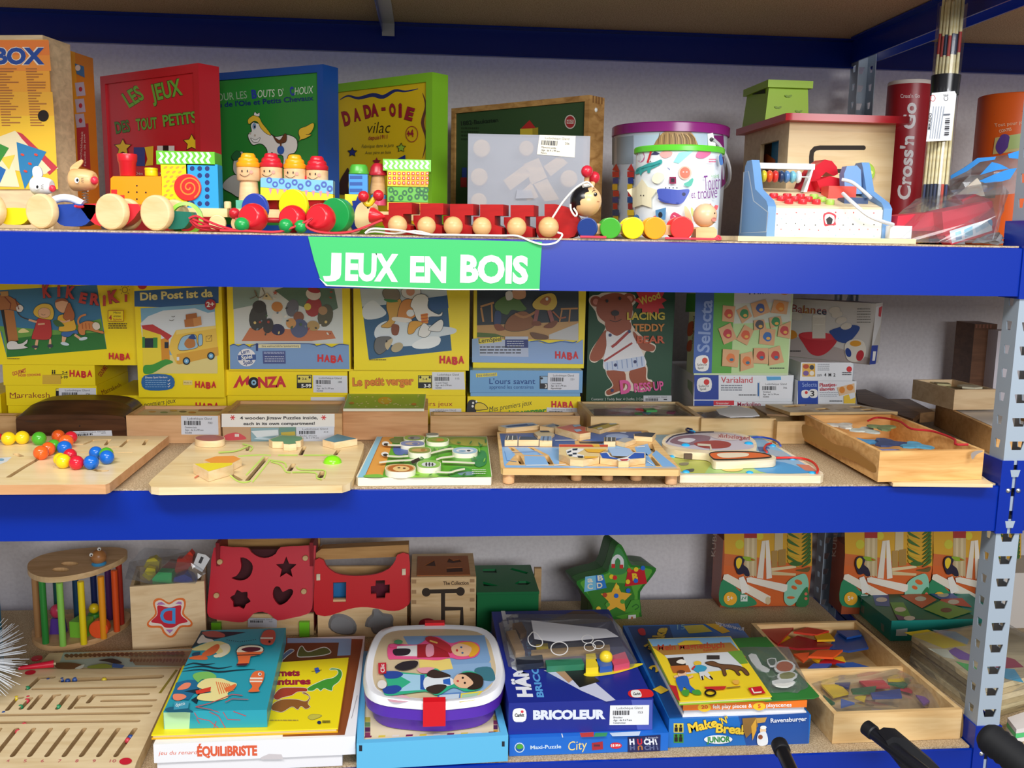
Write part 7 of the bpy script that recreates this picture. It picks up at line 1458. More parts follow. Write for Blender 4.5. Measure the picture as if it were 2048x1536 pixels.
for x,y,k in((1750,332,'d8482c'),(1800,325,'f0d02c'),(1850,315,'2a6ad0'),(1740,415,'f0d02c'),(1798,408,'2a6ad0'),(1620,378,'f0d02c'),(1645,385,'d8302c'),(1660,455,'f0d03c'),(1572,512,'b8482c'),(1742,480,'2a6ad0'),(1655,518,'2a6ad0'),(1702,560,'5aa03a'),(1592,582,'5aa03a'),(1525,612,'f0c83c'),(1755,605,'f0c83c')):A.ell(x,y,17,17,M(k),0,12)
A.poly('1765,550 1825,545 1830,640 1715,640',M('4f9a34'));A.line('1770,600 1800,580 1820,600 1790,620',8,M('2a6a2a'),sm=2);A.poly('1742,660 1798,655 1800,712 1742,716',WHITE);A.poly('1765,670 1775,670 1780,695 1762,695',M('d0702c'));mb.build('lid',o)
mb=MB();mb.solid([p+F.n*.075 for p in f],[p+F.n*.0335 for p in f],M('1f5a22',.35),.002);mb.build('base',o)
# kubb boxes
def kubb(xl,xr,Y,dx,label):
 F=upright(xl,Y,xr,Y,1150,Zs);H=.17;mb=MB();mb.box(F,0,F.L,0,.072,0,H,M('a8502c',.4),.001);A=Art.front(mb,F,(b4[0]+dx,b4[1],b4[2]));w=245
 A.poly('262,-60 790,-60 785,275 265,205',M('d8a42c'));A.poly('265,205 785,275 760,511 245,513',M('d8682c'));A.poly('265,200 540,232 540,290 262,270',M('cf6a34'));A.ell(355,145,26,28,M('c8c038'));A.ell(475,95,22,24,M('d8c83a'))
 A.rect(382,-40,458,108,M('a8302c'));CRm=M('dccaa2')
 for i in range(5):A.poly([(383+i*15,108),(398+i*15,108),(396+i*15,340),(381+i*15,330)],M('d8c49a' if i%2 else 'c4ae84'),0,True)
 A.up();A.poly('488,125 510,122 495,350 458,345',M('e6dccb'));A.poly('510,122 530,120 548,345 515,352',M('efe6d6'));A.poly('568,-40 615,-40 612,185 562,185',M('d0bd94'));A.poly('545,185 580,180 580,280 545,280',M('b08a4a'));A.poly('585,178 630,172 630,270 585,275',M('a8823f'))
 A.poly('545,285 690,270 692,285 545,305',M('e6d2a2'));A.poly('545,305 690,318 690,332 548,328',M('dcc694'));LF=M('3f6a2c')
 for i in range(9):y=60+i*24;A.blob([(715,y+30),(660-i%3*6,y-10),(640,y-20),(650,y+6)],LF if i%2 else M('c8a82c'));A.blob([(725,y+30),(765,y-10),(780,y-20),(772,y+6)],LF)
 A.blob('650,260 690,245 735,262 690,275',LF);A.blob('690,300 740,290 775,280 760,310',M('6a5a2c'))
 A.blob('245,370 300,360 350,420 440,470 440,510 248,510',M('2f8a5c'));A.blob('620,440 640,370 700,330 750,325 765,400 720,460 660,510 625,490',M('8fd0b4'));A.ell(705,370,24,14,M('d8682c'),.4);A.ell(680,402,18,11,M('d8682c'),.4);A.ell(660,462,24,8,M('d8682c'));A.blob('690,510 720,440 760,400 762,506',M('2a7a44'));A.ell(750,440,9,9,M('d8705a'));A.ell(750,468,9,9,M('d8705a'))
 A.poly('262,325 285,322 540,455 530,500 508,498 255,352',M('efe6d2'));A.poly('395,345 420,340 640,385 638,418 620,430 400,370',M('f2ebdc'));A.poly('350,345 378,335 418,420 385,435 368,440',M('f4f0e6'));A.ell(524,480,16,24,M('d8c39a'))
 A.blob('325,260 335,225 365,215 385,240 378,265 405,290 415,330 395,335 380,320 350,325 335,300',M('241c38'));A.blob('335,240 352,224 368,236 366,262 350,290 336,275',M('ecca2c'));A.blob('372,218 420,222 450,240 400,244',M('8fae2c'));A.poly('420,228 452,242 425,240',M('c8302c'))
 A.ell(300,468,40,40,M('efb02c'));A.text('5+',282,480,318,476,26,WHITE,.02);A.rect(360,445,402,485,M('d8e4dc'));A.line('368,478 375,458 388,470 394,455',6,M('2f8a5c'))
 S=Art.side(mb,F,0,(b4[0]+dx,b4[1],b4[2]),-1);S.text('KUBB',208,218,222,60,24,M('e8cdb8'),.01)
 mb.build('game_box',None,label,'game box')
kubb(1443,1613,.655,0,'orange game box with toucan and white wooden batons left of the rear post');kubb(1688,1860,.60,241,'orange toucan game box right of the rear post, the left one of that pair');kubb(1865,2036,.60,418,'orange toucan game box partly hidden behind the front post')
# teal box
z0=Zs;F=Fr(PZ(1780,1282,z0),(1,-.02,0),(-.02,-1,0),(0,0,1));p=PZ(1780,1282,z0);F=Fr(p,(1,0,0),(0,1,0),(0,0,1));H=F.px(1782,1241)[1];D=F.top(1690,1172,H)[1]
mb=MB();mb.box(F,0,.27,0,D,0,H,M('1d8f84',.4),.0015);A=Art.lid(mb,F,H,b4);A.poly('972,384 1480,376 1770,588 1256,600',M('12664e'))
for q,c in(('1120,385 1200,385 1240,430 1150,440','c8643a'),('1145,440 1240,432 1250,515 1165,510','3f5f9c'),('1255,390 1400,385 1460,430 1300,440','d8852c'),('1400,392 1600,395 1620,425 1450,425','7a3a6a'),('1310,450 1450,425 1530,475 1440,525','c8582c'),('1460,425 1600,418 1660,465 1545,470','4a5fae'),('1250,490 1330,490 1385,590 1280,560','5a9a3a'),('1555,470 1680,465 1740,520 1540,495','c8482c'),('1450,530 1550,480 1740,545 1600,590','6a9a34'),('1280,560 1385,590 1500,592 1300,595','5a3a6a')):A.poly(q,M(c));p_=P2(q);A.ell(sum(a for a,b in p_)/4,sum(b for a,b in p_)/4,34,14,M('d0c8b8' if c!='6a9a34' else '6a3a24'))
A.poly('1530,375 1700,372 1760,420 1640,440',M('c4ccc8'));A.ell(1690,388,34,10,M('6a7470'));A=Art.front(mb,F,b4);A.poly('1288,652 1355,645 1352,690 1285,690',M('dfe8e6'));S=Art.side(mb,F,0,b4,-1);S.poly('1075,500 1098,515 1095,560 1075,540',M('7a9088'));S.poly('1195,610 1215,625 1215,670 1198,655',M('7a9088'))
mb.build('game_box',None,'teal game box with picture cards lying behind the front post','game box')
mb=MB();F=upright(2002,.50,2110,.5,1180,Zs);mb.box(F,0,F.L,0,.12,0,F.px(2030,1146)[1],M('d8d2cc',.5),.002);mb.build('card_box',None,'pale box at the right edge behind the front post','box')
# picture plates in plastic
o2=thing('plastic_wrap','clear plastic wrap around the pile of picture plates behind the front post','plastic bag')
cols=('c8b48c','d8c8a0','c4b088','dccba6','c8b48c','d6c49c')
fp=None
for i in range(6):
 z=Zs+.0001+i*.0112;rn=random.Random(i+3);q0=[(1822,1330),(1968,1440),(2150,1390),(2000,1300)];j=rn.uniform(-7,7)
 q=[PZ(x+j,y+2,Zs)+V((0,0,z-Zs+.0108))for x,y in q0];mb=MB();mb.solid([p-V((0,0,.0105))for p in q],q,wood(cols[i],None),.002)
 if i==5:
  fp=q;A=Art(mb,q[0],(0,0,1),b8)
  for s,c in(('1440,165 1560,150 1760,230 1640,245','e8cf1e'),('1580,150 1700,160 1770,200 1760,225','8fb4cc'),('1660,260 1700,240 1780,280 1790,310 1720,300','7a4fa8'),('1560,245 1660,250 1700,300 1640,290','d8dcc8'),('1780,240 2000,300 2048,340 1900,350','a83a54'),('1860,340 2000,350 2048,420 1960,400','58a8cc'),('1700,310 1790,330 1900,430 1830,410','4fb85a')):A.poly(s,M(c))
 mb.build('picture_plate',None,('wooden picture plate with bright shapes, topmost of the wrapped pile' if i==5 else 'plain edged wooden plate in the wrapped pile behind the front post'),'puzzle board',None if i==5 else 'plates in the wrapped pile')
mb=MB();film(mb,[p+V((0,0,k))for p in fp for k in(.006,-.06)]+[sum(fp,V())/4+V((0,0,.012))],CLEAR,.003,3,21);mb.build('film',o2)
for i,(c,z)in enumerate((('e6e2dc',0),('58c878',.009),('e4dcd8',.018))):
 q=[PZ(x,y,Zs)+V((0,0,z+.0085))for x,y in((2012,1462),(2030,1486),(2160,1465),(2130,1420))];mb=MB();mb.solid([p-V((0,0,.0083))for p in q],q,M(c,.4),.001);mb.build('puzzle_plate',None,('white puzzle plate lowest of the small pile right of the front post','green puzzle plate in the small pile right of the front post','white puzzle plate topmost of the small pile right of the front post')[i],'puzzle board')
 # ================================================================ BOTTOM SHELF: boards, books and boxes along the front
 # marble counting board
o=thing('marble_track_board','wooden marble track board numbered up to 10 at the left of the bottom shelf','maze board');Zt=ZB+.0245
MW=wood('e6d0a6','d8be90')
sl=[('%d,1112 %d,1372'%(327+165*i,122+168*i),.0085)for i in range(-2,7)]+[('-120,1052 600,1043 1345,1034',.0085),('-120,980 700,966 1445,955',.0085),('70,925 165,812 215,806',.008),('205,912 300,812',.0085),('285,915 395,785',.0085),('425,912 530,785 575,780',.0085),('560,912 660,785',.0085),('680,912 775,792 820,788',.0085),('860,852 920,782 1440,770',.0085),('1000,838 1510,830',.0085),('745,902 1465,888',.0085),('268,722 385,612 520,608',.009),('330,722 900,712 1510,702',.0085),('615,638 1000,622 1560,600',.016)]
mb=MB();hs=[ribbon(lie(b5,s,Zt),w)for s,w in sl]
for q,h in(('-520,530 1755,520 1495,1084 -720,1084',hs[9:]),('-720,1084 1495,1084 1330,1440 1290,1560 1275,1640 -900,1660',hs[:9])):plate(lie(b5,q,Zt),h,(0,0,-.0237),MW,mb,.009,wood('a88c64','947850'),wood('d9bd8e','c4a674'),wood('b89a70','a3865c'))
A=Art(mb,(0,0,Zt),(0,0,1),b5);RDD=M('c81e34')
A.poly('1545,762 1572,762 1738,535 1712,532',M('8a7a20'))
for i,n in enumerate(('3','4','5','6','7','8','9','10')):A.text(n,-110+168*i,1435,-80+168*i+(30 if n=='10' else 0),1434,28,M('c8606a'),.0,.4)
A.ell(1225,1425,62,33,RDD,-.1);A.ell(295,560,55,22,RDD,-.15);A.ell(1775,530,22,18,RDD)
mb.build('board',o)
cb=('2a4a8c','2a4a8c','2a4a8c','3a5a9c','d8c02c','2f8a5a','c83a4a','c83a4a','2f8a5a','2f8a5a','2a4a8c','d8c02c','c83a4a','c8404a','c83a4a','2a4a8c')
for i,(x,y)in enumerate(((470,640),(605,635),(660,645),(730,632),(1015,635),(268,718),(275,812),(262,840),(200,900),(570,900),(35,965),(160,815),(235,1075),(175,1140),(1245,1225),(1272,1195))):
 p=PZ(b5[0]+x/4.876,b5[1]+y/4.876,Zt-.004);mb=MB();mb.ball(p,.0052,M(cb[i],.3),14);mb.build('marble',o)
mb=MB();q=lie(b5,'480,372 1900,322 1780,505 340,525',ZB+.020);mb.solid([p-V((0,0,.0195))for p in q],q,MW,.001);A=Art(mb,q[0],(0,0,1),b5);A.poly('620,365 1890,330 1790,500 560,515',M('aabcb4'));A.poly('620,410 900,362 1890,345 1830,430 1300,430 1100,400 800,430 640,440',M('c8ae86'));A.poly('1250,400 1880,350 1800,500 1320,490',M('a08468'))
GB=M('6f3f22');rn=random.Random(8)
for i in range(26):x=650+i*45;A.blob([(x-24,398-i*1.2+rn.uniform(-4,4)),(x,378-i),(x+24,392-i),(x+8,416-i)],GB)
for i in range(18):x=1280+i*32;A.blob([(x-16,440+rn.uniform(-8,30)),(x,425),(x+14,440),(x,458)],GB)
A.blob('545,470 700,465 800,490 720,525 560,520',GB);A.blob('860,500 1000,475 1080,490 1100,515 880,520',M('8a9a3a'));A.blob('960,440 1100,425 1190,465 1130,475 1040,455',M('1c2024'));A.poly('1100,470 1215,490 1190,518 1090,512',M('2a5fa0'));A.blob('730,520 820,480 800,520',M('dfe2d6'))
mb.build('giraffe_plate',None,'printed giraffe plate lying behind the marble track board','puzzle board')
t=thing('magnet_wand','red magnet wand with a tip lying across the giraffe plate','wand');a=PZ(b5[0]+180/4.876,b5[1]+520/4.876,Zt+.008);b=PZ(b5[0]+525/4.876,b5[1]+475/4.876,Zt+.008)
mb=MB();mb.tube([a,a+(b-a)*.5,b],lambda u:.0035+.004*u,M('d81e3a',.3),12);mb.build('handle',t);mb=MB();mb.tube([b,b+(b-a)*.06],.003,M('c8b48c',.3),10);mb.build('tip',t)
t=PZ(b5[0]+360/4.876,b5[1]+432/4.876,ZB+.02);mb=MB();mb.cyl(t,(0,0,1),.0105,.004,M('b81a30',.4),.001,20);mb.build('red_disc',None,'red disc piece behind the red wand','game piece')
# silver spiky ball, box corner, blue edge at the left border
t=thing('tinsel_ball','spiky ball of silver tinsel cut by the left edge of the bottom shelf','tinsel ball');c=PY(-62,1320,.22);rn=random.Random(3);mb=MB()
mb.ball(c,.02,M('9aa2ac',.3),12);mb.build('core',t);mb=MB();SV=M('d4dae2',.22)
for i in range(620):
 d=V((rn.gauss(0,1),rn.gauss(0,1),rn.gauss(0,1))).normalized();s=d.orthogonal().normalized()*.0011;L=rn.uniform(.075,.1);p=c+d*.015;e=c+d*L
 if e.z<ZB+.003:continue
 mb.add([p-s,p+s,e+s*.3,e-s*.3],[(0,1,2,3)],SV)
tag(mb.build('tinsel',t),kind='stuff')
mb=MB();F=upright(-120,.30,-42,.30,1170,Zs);mb.box(F,0,F.L,0,.08,0,F.px(-45,1085)[1],M('1d6fa0',.4),.002);mb.build('blue_box',None,'blue box just entering at the left edge of the bottom shelf','box')
# stack of the balancing fox game, dinosaur book and fish box
z=Zs
F=upright(308,-.006,712,.002,1530,z);mb=MB();mb.box(F,.004,F.L*.93,0.004,.25,0,.0215,M('eeeef2',.4),.0015);mb.build('game_box',None,'plain white game box at the very bottom of the fish box stack','game box');z+=.0219
F=upright(307,-.006,711,.002,1500,z);H=F.px(500,1481)[1];D=F.top(722,1272,H)[1];t=MB();mb=t;mb.box(F,0,F.L,0,D,0,H,M('f0f1f5',.4),.002);A=Art.front(mb,F,b6);CO=M('e0603c')
A.text('jeu du renard',118,1220,450,1212,36,CO,0,.25);A.text('ÉQUiLiBRiSTE',455,1228,978,1220,84,CO,.05);A.poly('1010,1240 1080,1210 1190,1215 1205,1255 1010,1258',M('cfc9cc'))
A=Art.lid(mb,F,H,b6);A.poly('1200,196 1900,210 1895,250 1790,830 1740,1045 1200,1060',M('8a4a26'));A.poly('1240,200 1800,205 1790,350 1240,380',M('8ab0d8'));A.poly('1230,245 1690,240 1670,395 1200,400',M('6d4426'));A.blob('1340,300 1370,270 1420,320 1560,280 1620,320 1580,345 1480,360 1400,365 1330,360',M('4f6a34'),M('dfe0d8'),8);A.blob('1200,350 1260,300 1300,310 1240,355 1200,390',M('5a7a9c'),M('dfe0d8'),6)
A.line('1800,900 1850,700',3,M('8a8a90'))
mb.build('game_box',None,'white game box with red orange lettering under the dinosaur book','game box');z+=H+.0004
Zk=z;q=lie(b6,'55,1045 1680,985 1775,370 1180,412 560,430 330,440',Zk+.0085);mb=MB()
lo=[p-V((0,0,.0083))for p in q];c=sum(lo,V())/len(lo)
mb.solid(lo,[p+V((0,0,.0018))for p in lo],M('f0b21a',.4));mb.solid([c+(p-c)*.985+V((0,0,.0018))for p in lo],[c+(p-c)*.985+V((0,0,.0062))for p in lo],M('e6d8a8',.6));mb.solid([p+V((0,0,.0062))for p in lo],q,M('f2de1c',.35));A=Art(mb,q[0],(0,0,1),b6);DR2=M('a01f3a')
A.text('Mes carnets',900,535,1350,528,56,DR2,.05);A.text('aventures',1010,610,1445,602,58,DR2,.05)
A.blob('1400,655 1440,620 1500,590 1570,560 1640,545 1680,510 1670,480 1610,478 1630,462 1700,475 1718,520 1690,580 1640,620 1630,660 1600,655 1560,640 1530,662 1500,640 1460,662',M('3f9a34'),M('e8f0d0'),5);A.blob('1120,710 1180,640 1280,630 1400,635 1410,665 1330,670 1280,700 1200,720 1150,740',M('a8402c'),M('e8e0c0'),4)
A.blob('1100,820 1120,770 1200,735 1320,735 1400,750 1430,710 1370,680 1400,675 1440,715 1420,770 1440,800 1400,820 1360,795 1330,825 1280,800 1200,845 1150,840',M('8f5a2a'),M('e0d8b8'),4);A.blob('1420,890 1460,865 1540,875 1500,900 1450,912',M('c8c04a'),M('8a8a5a'),3);A.poly('1475,465 1510,455 1525,490 1490,510',M('3a62c0'));A.line('1450,492 1540,478',3,K);A.ell(1518,936,18,14,M('1c2c5c'));A.lines(1545,920,1615,945,2,INK);A.lines(1090,912,1335,928,1,M('b8a84a'))
mb.build('book',None,'yellow magnet book with dinosaurs lying under the blue fish box','book');z=Zk+.0089
Hf=.031;q=lie(b6,'490,135 1228,112 1062,826 160,842',z+Hf);mb=MB();TL=M('2aa0b4',.35);mb.solid([p-V((0,0,Hf))for p in q],q,TL,.0015);A=Art(mb,q[0],(0,0,1),b6);DKT=M('12303e');CY=M('efe29a');OR2=M('e8703c')
A.poly('490,140 880,150 560,225 400,290 440,230',DKT);A.blob('500,150 600,138 690,165 680,195 560,190 520,175',M('b85a50'));A.blob('455,230 500,170 530,200 590,215 600,245 520,240 470,250',M('efe8dc'));A.blob('420,290 560,235 660,230 740,270 730,330 650,370 620,330 540,310 430,310',CY);A.blob('500,335 620,255 650,280 600,340 520,360',OR2);A.blob('390,370 470,350 540,365 530,390 400,385',OR2);A.blob('420,330 480,320 470,350 410,355',M('1c4a6a'));A.blob('650,270 720,250 740,290 700,350 620,370 600,350 680,320',M('f4eccc'))
for s in('340,445 420,420 520,432 610,420','330,468 500,445 640,465 760,445','320,492 480,475 640,495 800,480 960,472'):A.line(s,15,DKT,sm=3,taper=True)
A.blob('415,530 460,500 560,495 620,530 600,560 500,560 460,585',M('7cc060'));A.poly('270,590 370,565 440,565 480,630 420,690 380,740 230,730',M('1f6a94'));A.poly('340,665 470,640 470,720 450,775 400,740 480,690',DKT);A.blob('280,650 340,595 400,595 370,640',M('f08a6a'));A.blob('250,690 330,690 360,715 300,745 250,735',M('f08a6a'));A.blob('455,625 520,560 650,550 740,580 800,600 770,650 720,680 720,720 600,750 460,735 480,690 580,670',CY);A.poly('440,660 575,625 570,665 450,690',M('d8402c'))
for i in range(7):A.line([(620+i*18,580+i*3),(650+i*20,690-i*5)],7,OR2)
A.blob('690,640 740,620 790,600 780,640 720,665',OR2)
for x0,y0,xs in((440,800,((560,770),(640,740),(760,690),(850,700))),(440,800,((560,820),(650,850))),(700,760,((760,730),(900,735)))):A.line([(x0,y0)]+list(xs),6,M('c8404a'))
for x,y,k in((1080,200,1),(970,600,2)):
 A.blob([(x-75,y+20),(x-40,y-60),(x+45,y-65),(x+55,y+10),(x+20,y+60),(x-50,y+55)]if k==1 else[(945,500),(1000,485),(1040,500),(1030,570),(990,640),(995,665),(900,668),(935,625),(910,570)],OR2 if k==2 else M('c85a4a'))
A.rect(915,545,1025,560,M('f0e8d8'));A.rect(912,572,1020,584,M('f0e8d8'));A.ell(1000,515,16,14,WHITE);A.ell(1003,515,7,7,K);A.rect(1005,195,1115,208,M('f0e8d8'));A.ell(1085,232,10,10,K)
A.blob('800,330 820,280 900,262 1000,268 1035,300 1000,335 900,345',M('f2ead0'),DKT,6);A.blob('840,300 900,280 1000,285 990,310 900,322',M('5a2434'));A.poly('800,325 1035,318 1000,345 920,360 905,420 880,440 800,440 815,400',OR2);A.line('800,350 1000,345',7,M('3a2a2a'));A.poly('800,425 905,418 880,440 795,440',M('5a1f2c'))
for i in range(14):A.ell(715+i*19,235-abs(6-i)*3,5,4,DKT,0,6,True)
A.up();A.blob('175,820 240,800 380,820 420,850 330,845 200,845',M('1f5f7a'));A.poly('280,750 385,752 375,812 250,825 255,760',M('3f9cb8'));A.text('djeco',268,800,350,780,30,M('dfeef0'),.01)
n=(q[2]-q[3]).cross(V((0,0,1))).normalized();A=Art(mb,q[3],n if n.y<0 else-n,b6);A.poly('162,850 395,845 385,1003 172,1008',M('b4e0b0'))
for s in('430,850 460,900 560,920 640,985','560,845 640,880 700,985','680,845 720,910 830,915','450,905 475,945','770,840 880,880','620,925 600,985'):A.line(s,6,M('c8404a'))
mb.build('game_box',None,'turquoise box with fish and coral on top of the dinosaur book','game box')
# light blue box and lunch box
F=upright(713,-.010,1016,.003,1500,Zs);H=F.px(860,1479)[1];D=F.top(1010,1290,H)[1];L=F.L;BB=M('62bce8',.4);o=thing('puzzle_tray','light blue wooden frame tray under the purple lunch box','tray');mb=MB()
for a in((0,L,0,.012),(0,L,D-.012,D),(0,.012,.012,D-.012),(L-.012,L,.012,D-.012)):mb.box(F,*a,0,H,BB,.001)
A=Art.front(mb,F,b7);A.rect(58,930,78,968,M('1c2430'));A.rect(972,905,990,938,M('1c2430'));mb.build('frame',o)
mb=MB();mb.box(F,.012,L-.012,.012,D-.012,.002,H-.006,M('efe0b8',.5));zt_=F.o.z+H-.006;A=Art(mb,(0,0,zt_),(0,0,1),b7)
for i in range(10):A.poly([(92+i*88,882-i*3),(136+i*88,880-i*3),(140+i*88,868-i*3),(96+i*88,870-i*3)],M(('8a2a50','e8d040','f0e8d8')[i%3]),0,True);
for i in range(4):A.rect(96,750+i*32,130,780+i*32,M(('c8b84a','6a8a5a','5a2a50','8a3a5a')[i]),True);A.rect(918,740+i*30,945,768+i*30,M(('c8b84a','8a3a5a','5a2a50','d8a040')[i]),True)
mb.build('picture',o)
zl=Zs+H-.0056;o=thing('lunch_box','purple lunch box with white rimmed picture lid and red clips','lunch box');Zl=zl+.062
out=smooth2(P2('90,500 108,380 160,255 240,205 400,192 550,188 720,192 850,210 930,270 968,380 988,480 975,560 940,620 850,668 700,692 550,702 350,690 200,668 120,625 96,570'),3)
lp=lie(b7,out,Zl-.012);c=sum(lp,V())/len(lp);PU=M('5a2fae',.35);mb=MB()
def ringz(k,z):return[V((c.x+(p.x-c.x)*k,c.y+(p.y-c.y)*k,z))for p in lp]
def loft(mb,rs,m,cap0=True,cap1=True):
 n=len(rs[0]);vs=[p for r in rs for p in r];fs=[(j*n+i,j*n+(i+1)%n,(j+1)*n+(i+1)%n,(j+1)*n+i)for j in range(len(rs)-1)for i in range(n)]
 s_=sum((rs[0][i].x-c.x)*(rs[0][(i+1)%n].y-c.y)-(rs[0][(i+1)%n].x-c.x)*(rs[0][i].y-c.y)for i in range(n))
 if s_<0:fs=[f[::-1]for f in fs]
 mb.add(vs,fs,m,True)
 if cap0:mb.add(rs[0],[tuple(range(n))],m)
 if cap1:mb.add(rs[-1],[tuple(range(n))],m)
loft(mb,[ringz(.87,zl+.0004),ringz(.90,zl+.002),ringz(.935,zl+.024),ringz(.985,zl+.027),ringz(1.0,zl+.029),ringz(1.0,Zl-.0135)],PU);mb.build('tub',o)
mb=MB();WR=M('eef0f6',.3);loft(mb,[ringz(1.0,Zl-.0132),ringz(1.012,Zl-.012),ringz(1.0,Zl-.004),ringz(.975,Zl),ringz(.92,Zl-.0005),ringz(.9,Zl-.002),ringz(.88,Zl-.0022)],WR,True,False)
mb.add(ringz(.88,Zl-.0022),[tuple(range(len(lp)))],M('d8c4a0',.3));f=mb.f[-1]
if(mb.v[f[1]]-mb.v[f[0]]).cross(mb.v[f[5]]-mb.v[f[0]]).z<0:mb.f[-1]=f[::-1]
A=Art(mb,(0,0,Zl-.0021),(0,0,1),b7);SKN=M('eec09a')
A.poly('340,232 860,225 900,380 880,420 560,420 380,300',M('7fa6d2'));A.poly('560,420 900,400 920,520 840,590 600,600',M('8fb4dc'));A.poly('440,380 640,375 660,440 450,470',M('f0d87a'));A.blob('800,440 900,430 930,500 900,520 820,500',M('3f7a8a'));A.poly('700,600 850,580 800,640 700,655',M('f0d840'));A.poly('715,606 830,592 790,632 715,644',M('a8d0b0'));A.poly('560,600 710,590 705,650 560,655',M('5a86c8'));A.poly('572,608 700,600 694,642 572,648',M('c8d8ea'));A.blob('240,620 330,605 400,640 330,655 260,650',M('e8b0c0'))
PK=M('ee5a92');A.blob('245,290 300,280 430,285 500,245 560,235 640,275 720,262 810,275 832,320 800,365 700,380 640,370 560,385 440,378 290,378 245,372',PK)
A.poly('300,295 430,290 440,360 300,358',M('eef0f0'));A.blob('275,320 320,310 385,315 370,350 290,355',M('2a2430'));A.poly('430,285 600,275 640,365 430,368',M('a8202c'));A.blob('488,292 530,285 535,350 490,360',M('e89ab0'));A.blob('485,240 540,235 640,290 650,340 600,320 500,270',M('b82a34'));A.line('510,260 560,275',10,M('f0c060'));A.blob('650,300 720,272 790,285 800,330 740,360 670,350',SKN);A.blob('690,275 780,270 828,310 800,355 760,360 780,310 740,285',M('eeb030'));A.ell(712,302,7,6,M('3a6a9c'));A.ell(720,338,7,6,M('3a6a9c'));A.ell(685,322,7,8,M('c82a3c'))
A.blob('255,285 300,282 300,300 260,305',PK);A.blob('285,430 340,395 430,390 420,430 340,450',M('2a262e'));A.blob('430,440 520,430 560,455 470,470',M('e8a0b0'))
A.blob('220,470 260,455 480,475 520,455 560,440 660,520 720,460 800,462 850,520 830,570 740,585 660,560 560,610 480,585 260,612 215,590 240,545',M('34b48a'));A.poly('290,470 480,480 480,575 300,585 390,525',M('a8d4ee'));A.blob('220,460 300,455 340,475 300,500 230,500',M('2a4aa0'));A.blob('215,560 300,545 330,570 280,600 220,595',M('2a4aa0'));A.poly('450,478 478,478 480,575 450,572',M('2a5ab0'));A.blob('478,500 560,480 650,500 660,540 560,560 480,570',M('e4ecf4'));A.blob('490,480 530,445 620,470 640,490 540,500',M('3a2c28'));A.blob('490,560 560,540 620,550 560,600 500,585',M('3a2c28'));A.poly('595,510 640,500 645,545 598,535',M('2f6ac8'));A.blob('660,520 690,475 750,470 790,520 770,560 700,560',SKN);A.blob('690,475 770,462 845,490 848,550 800,572 750,565 790,530 740,480',M('33261f'));A.ell(722,498,7,7,K);A.ell(735,530,7,7,K);A.ell(690,518,8,6,M('c83a4a'))
A.poly('180,402 232,400 232,470 182,472',M('c82a3c'));A.text('Clic',222,462,218,410,26,WHITE,.02);A.ell(205,540,30,28,M('e8e4e0'));A.ell(310,268,28,14,M('4a9a6a'))
mb.build('lid',o,'white rimmed lid with two dressed dolls')
RC=M('d81422',.3);F=upright(845,0,892,0,1430,zl);yy=min(p.y for p in lp)
F=Fr(V((PY(846,1440,yy).x,yy-.0045,zl)),(1,0,0),(0,1,0),(0,0,1));w_=PY(891,1440,yy).x-F.o.x
mb=MB();mb.solid([F.p(0,b,z)for b,z in((0,.022),(.004,.022),(.0035,.064),(.016,.0645),(.016,.067),(0,.0665))],[F.p(w_,b,z)for b,z in((0,.022),(.004,.022),(.0035,.064),(.016,.0645),(.016,.067),(0,.0665))],RC,.001);mb.build('clip',o)
yb_=max(p.y for p in lp);F=Fr(V((PY(850,1252,yb_).x,yb_-.01,zl)),(1,0,0),(0,1,0),(0,0,1));w_=PY(889,1252,yb_).x-F.o.x;mb=MB();mb.box(F,0,w_,.0,.014,.0622,.068,RC,.0015);mb.box(F,0,w_,.0105,.014,.03,.0622,RC,.001);mb.build('clip',o)
# city puzzle and hammer set
F=upright(1019,.018,1336,.021,1490,Zs);H=F.px(1180,1471)[1];D=F.top(1030,1262,H)[1];mb=MB();mb.box(F,0,F.L,0,D,0,H,M('1c6cd0',.35),.0015);A=Art.front(mb,F,b7)
A.ell(1085,945,32,32,M('cfe0e8'));A.ell(1085,945,26,26,M('1c5aa8'));A.blob('1065,945 1075,925 1100,925 1108,945 1085,955',M('4fa83a'));A.text('Maxi-Puzzle',1155,955,1352,948,24,M('cfe6f6'),.02);A.text('City',1395,965,1515,952,60,M('f4dc8a'),0,.15);A.poly('1548,915 1618,905 1620,955 1550,962',M('a82a34'));A.rect(1560,925,1600,938,M('5a2a3a'));A.ell(1702,932,38,20,M('d82a3a'));A.text('18 M+',1672,940,1732,938,18,WHITE,.03);A.poly('1778,878 1988,862 1985,966 1778,976',M('1a2258'))
for ch,x,cl in(('H',1790,'e6eaf4'),('U',1840,'c82a3a'),('C',1882,'e6eaf4'),('H',1915,'e6eaf4'),('!',1958,'e6eaf4')):A.text(ch,x,926,x+(32 if ch!='!' else 10),923,36,M(cl),.05);A.text(ch,x,934,x+(32 if ch!='!' else 10),931,-28,M('5a6490' if cl!='c82a3a' else 'b8703a'),.05)
A.text('& Friends',1890,890,1972,884,12,M('c8d0e4'));A=Art.lid(mb,F,H,b7);A.poly('1470,850 1560,845 1560,875 1480,878',M('c8402c'));A.poly('1570,850 1650,848 1640,872 1560,876',M('3f9a5a'));A.poly('1660,850 1860,840 1850,868 1680,872',M('c8d8e8'));A.line('1355,855 1362,880',6,WHITE)
mb.build('game_box',None,'bright blue puzzle box under the dark blue hammer set box','game box');z=Zs+H+.0004
F=upright(1017,.03,1305,.032,1440,z);H=F.px(1160,1402)[1];D=F.top(1005,1223,H)[1];L=F.L;mb=MB();mb.box(F,0,L,0,D,0,H,M('1b2a8c',.35),.0015);A=Art.front(mb,F,b7)
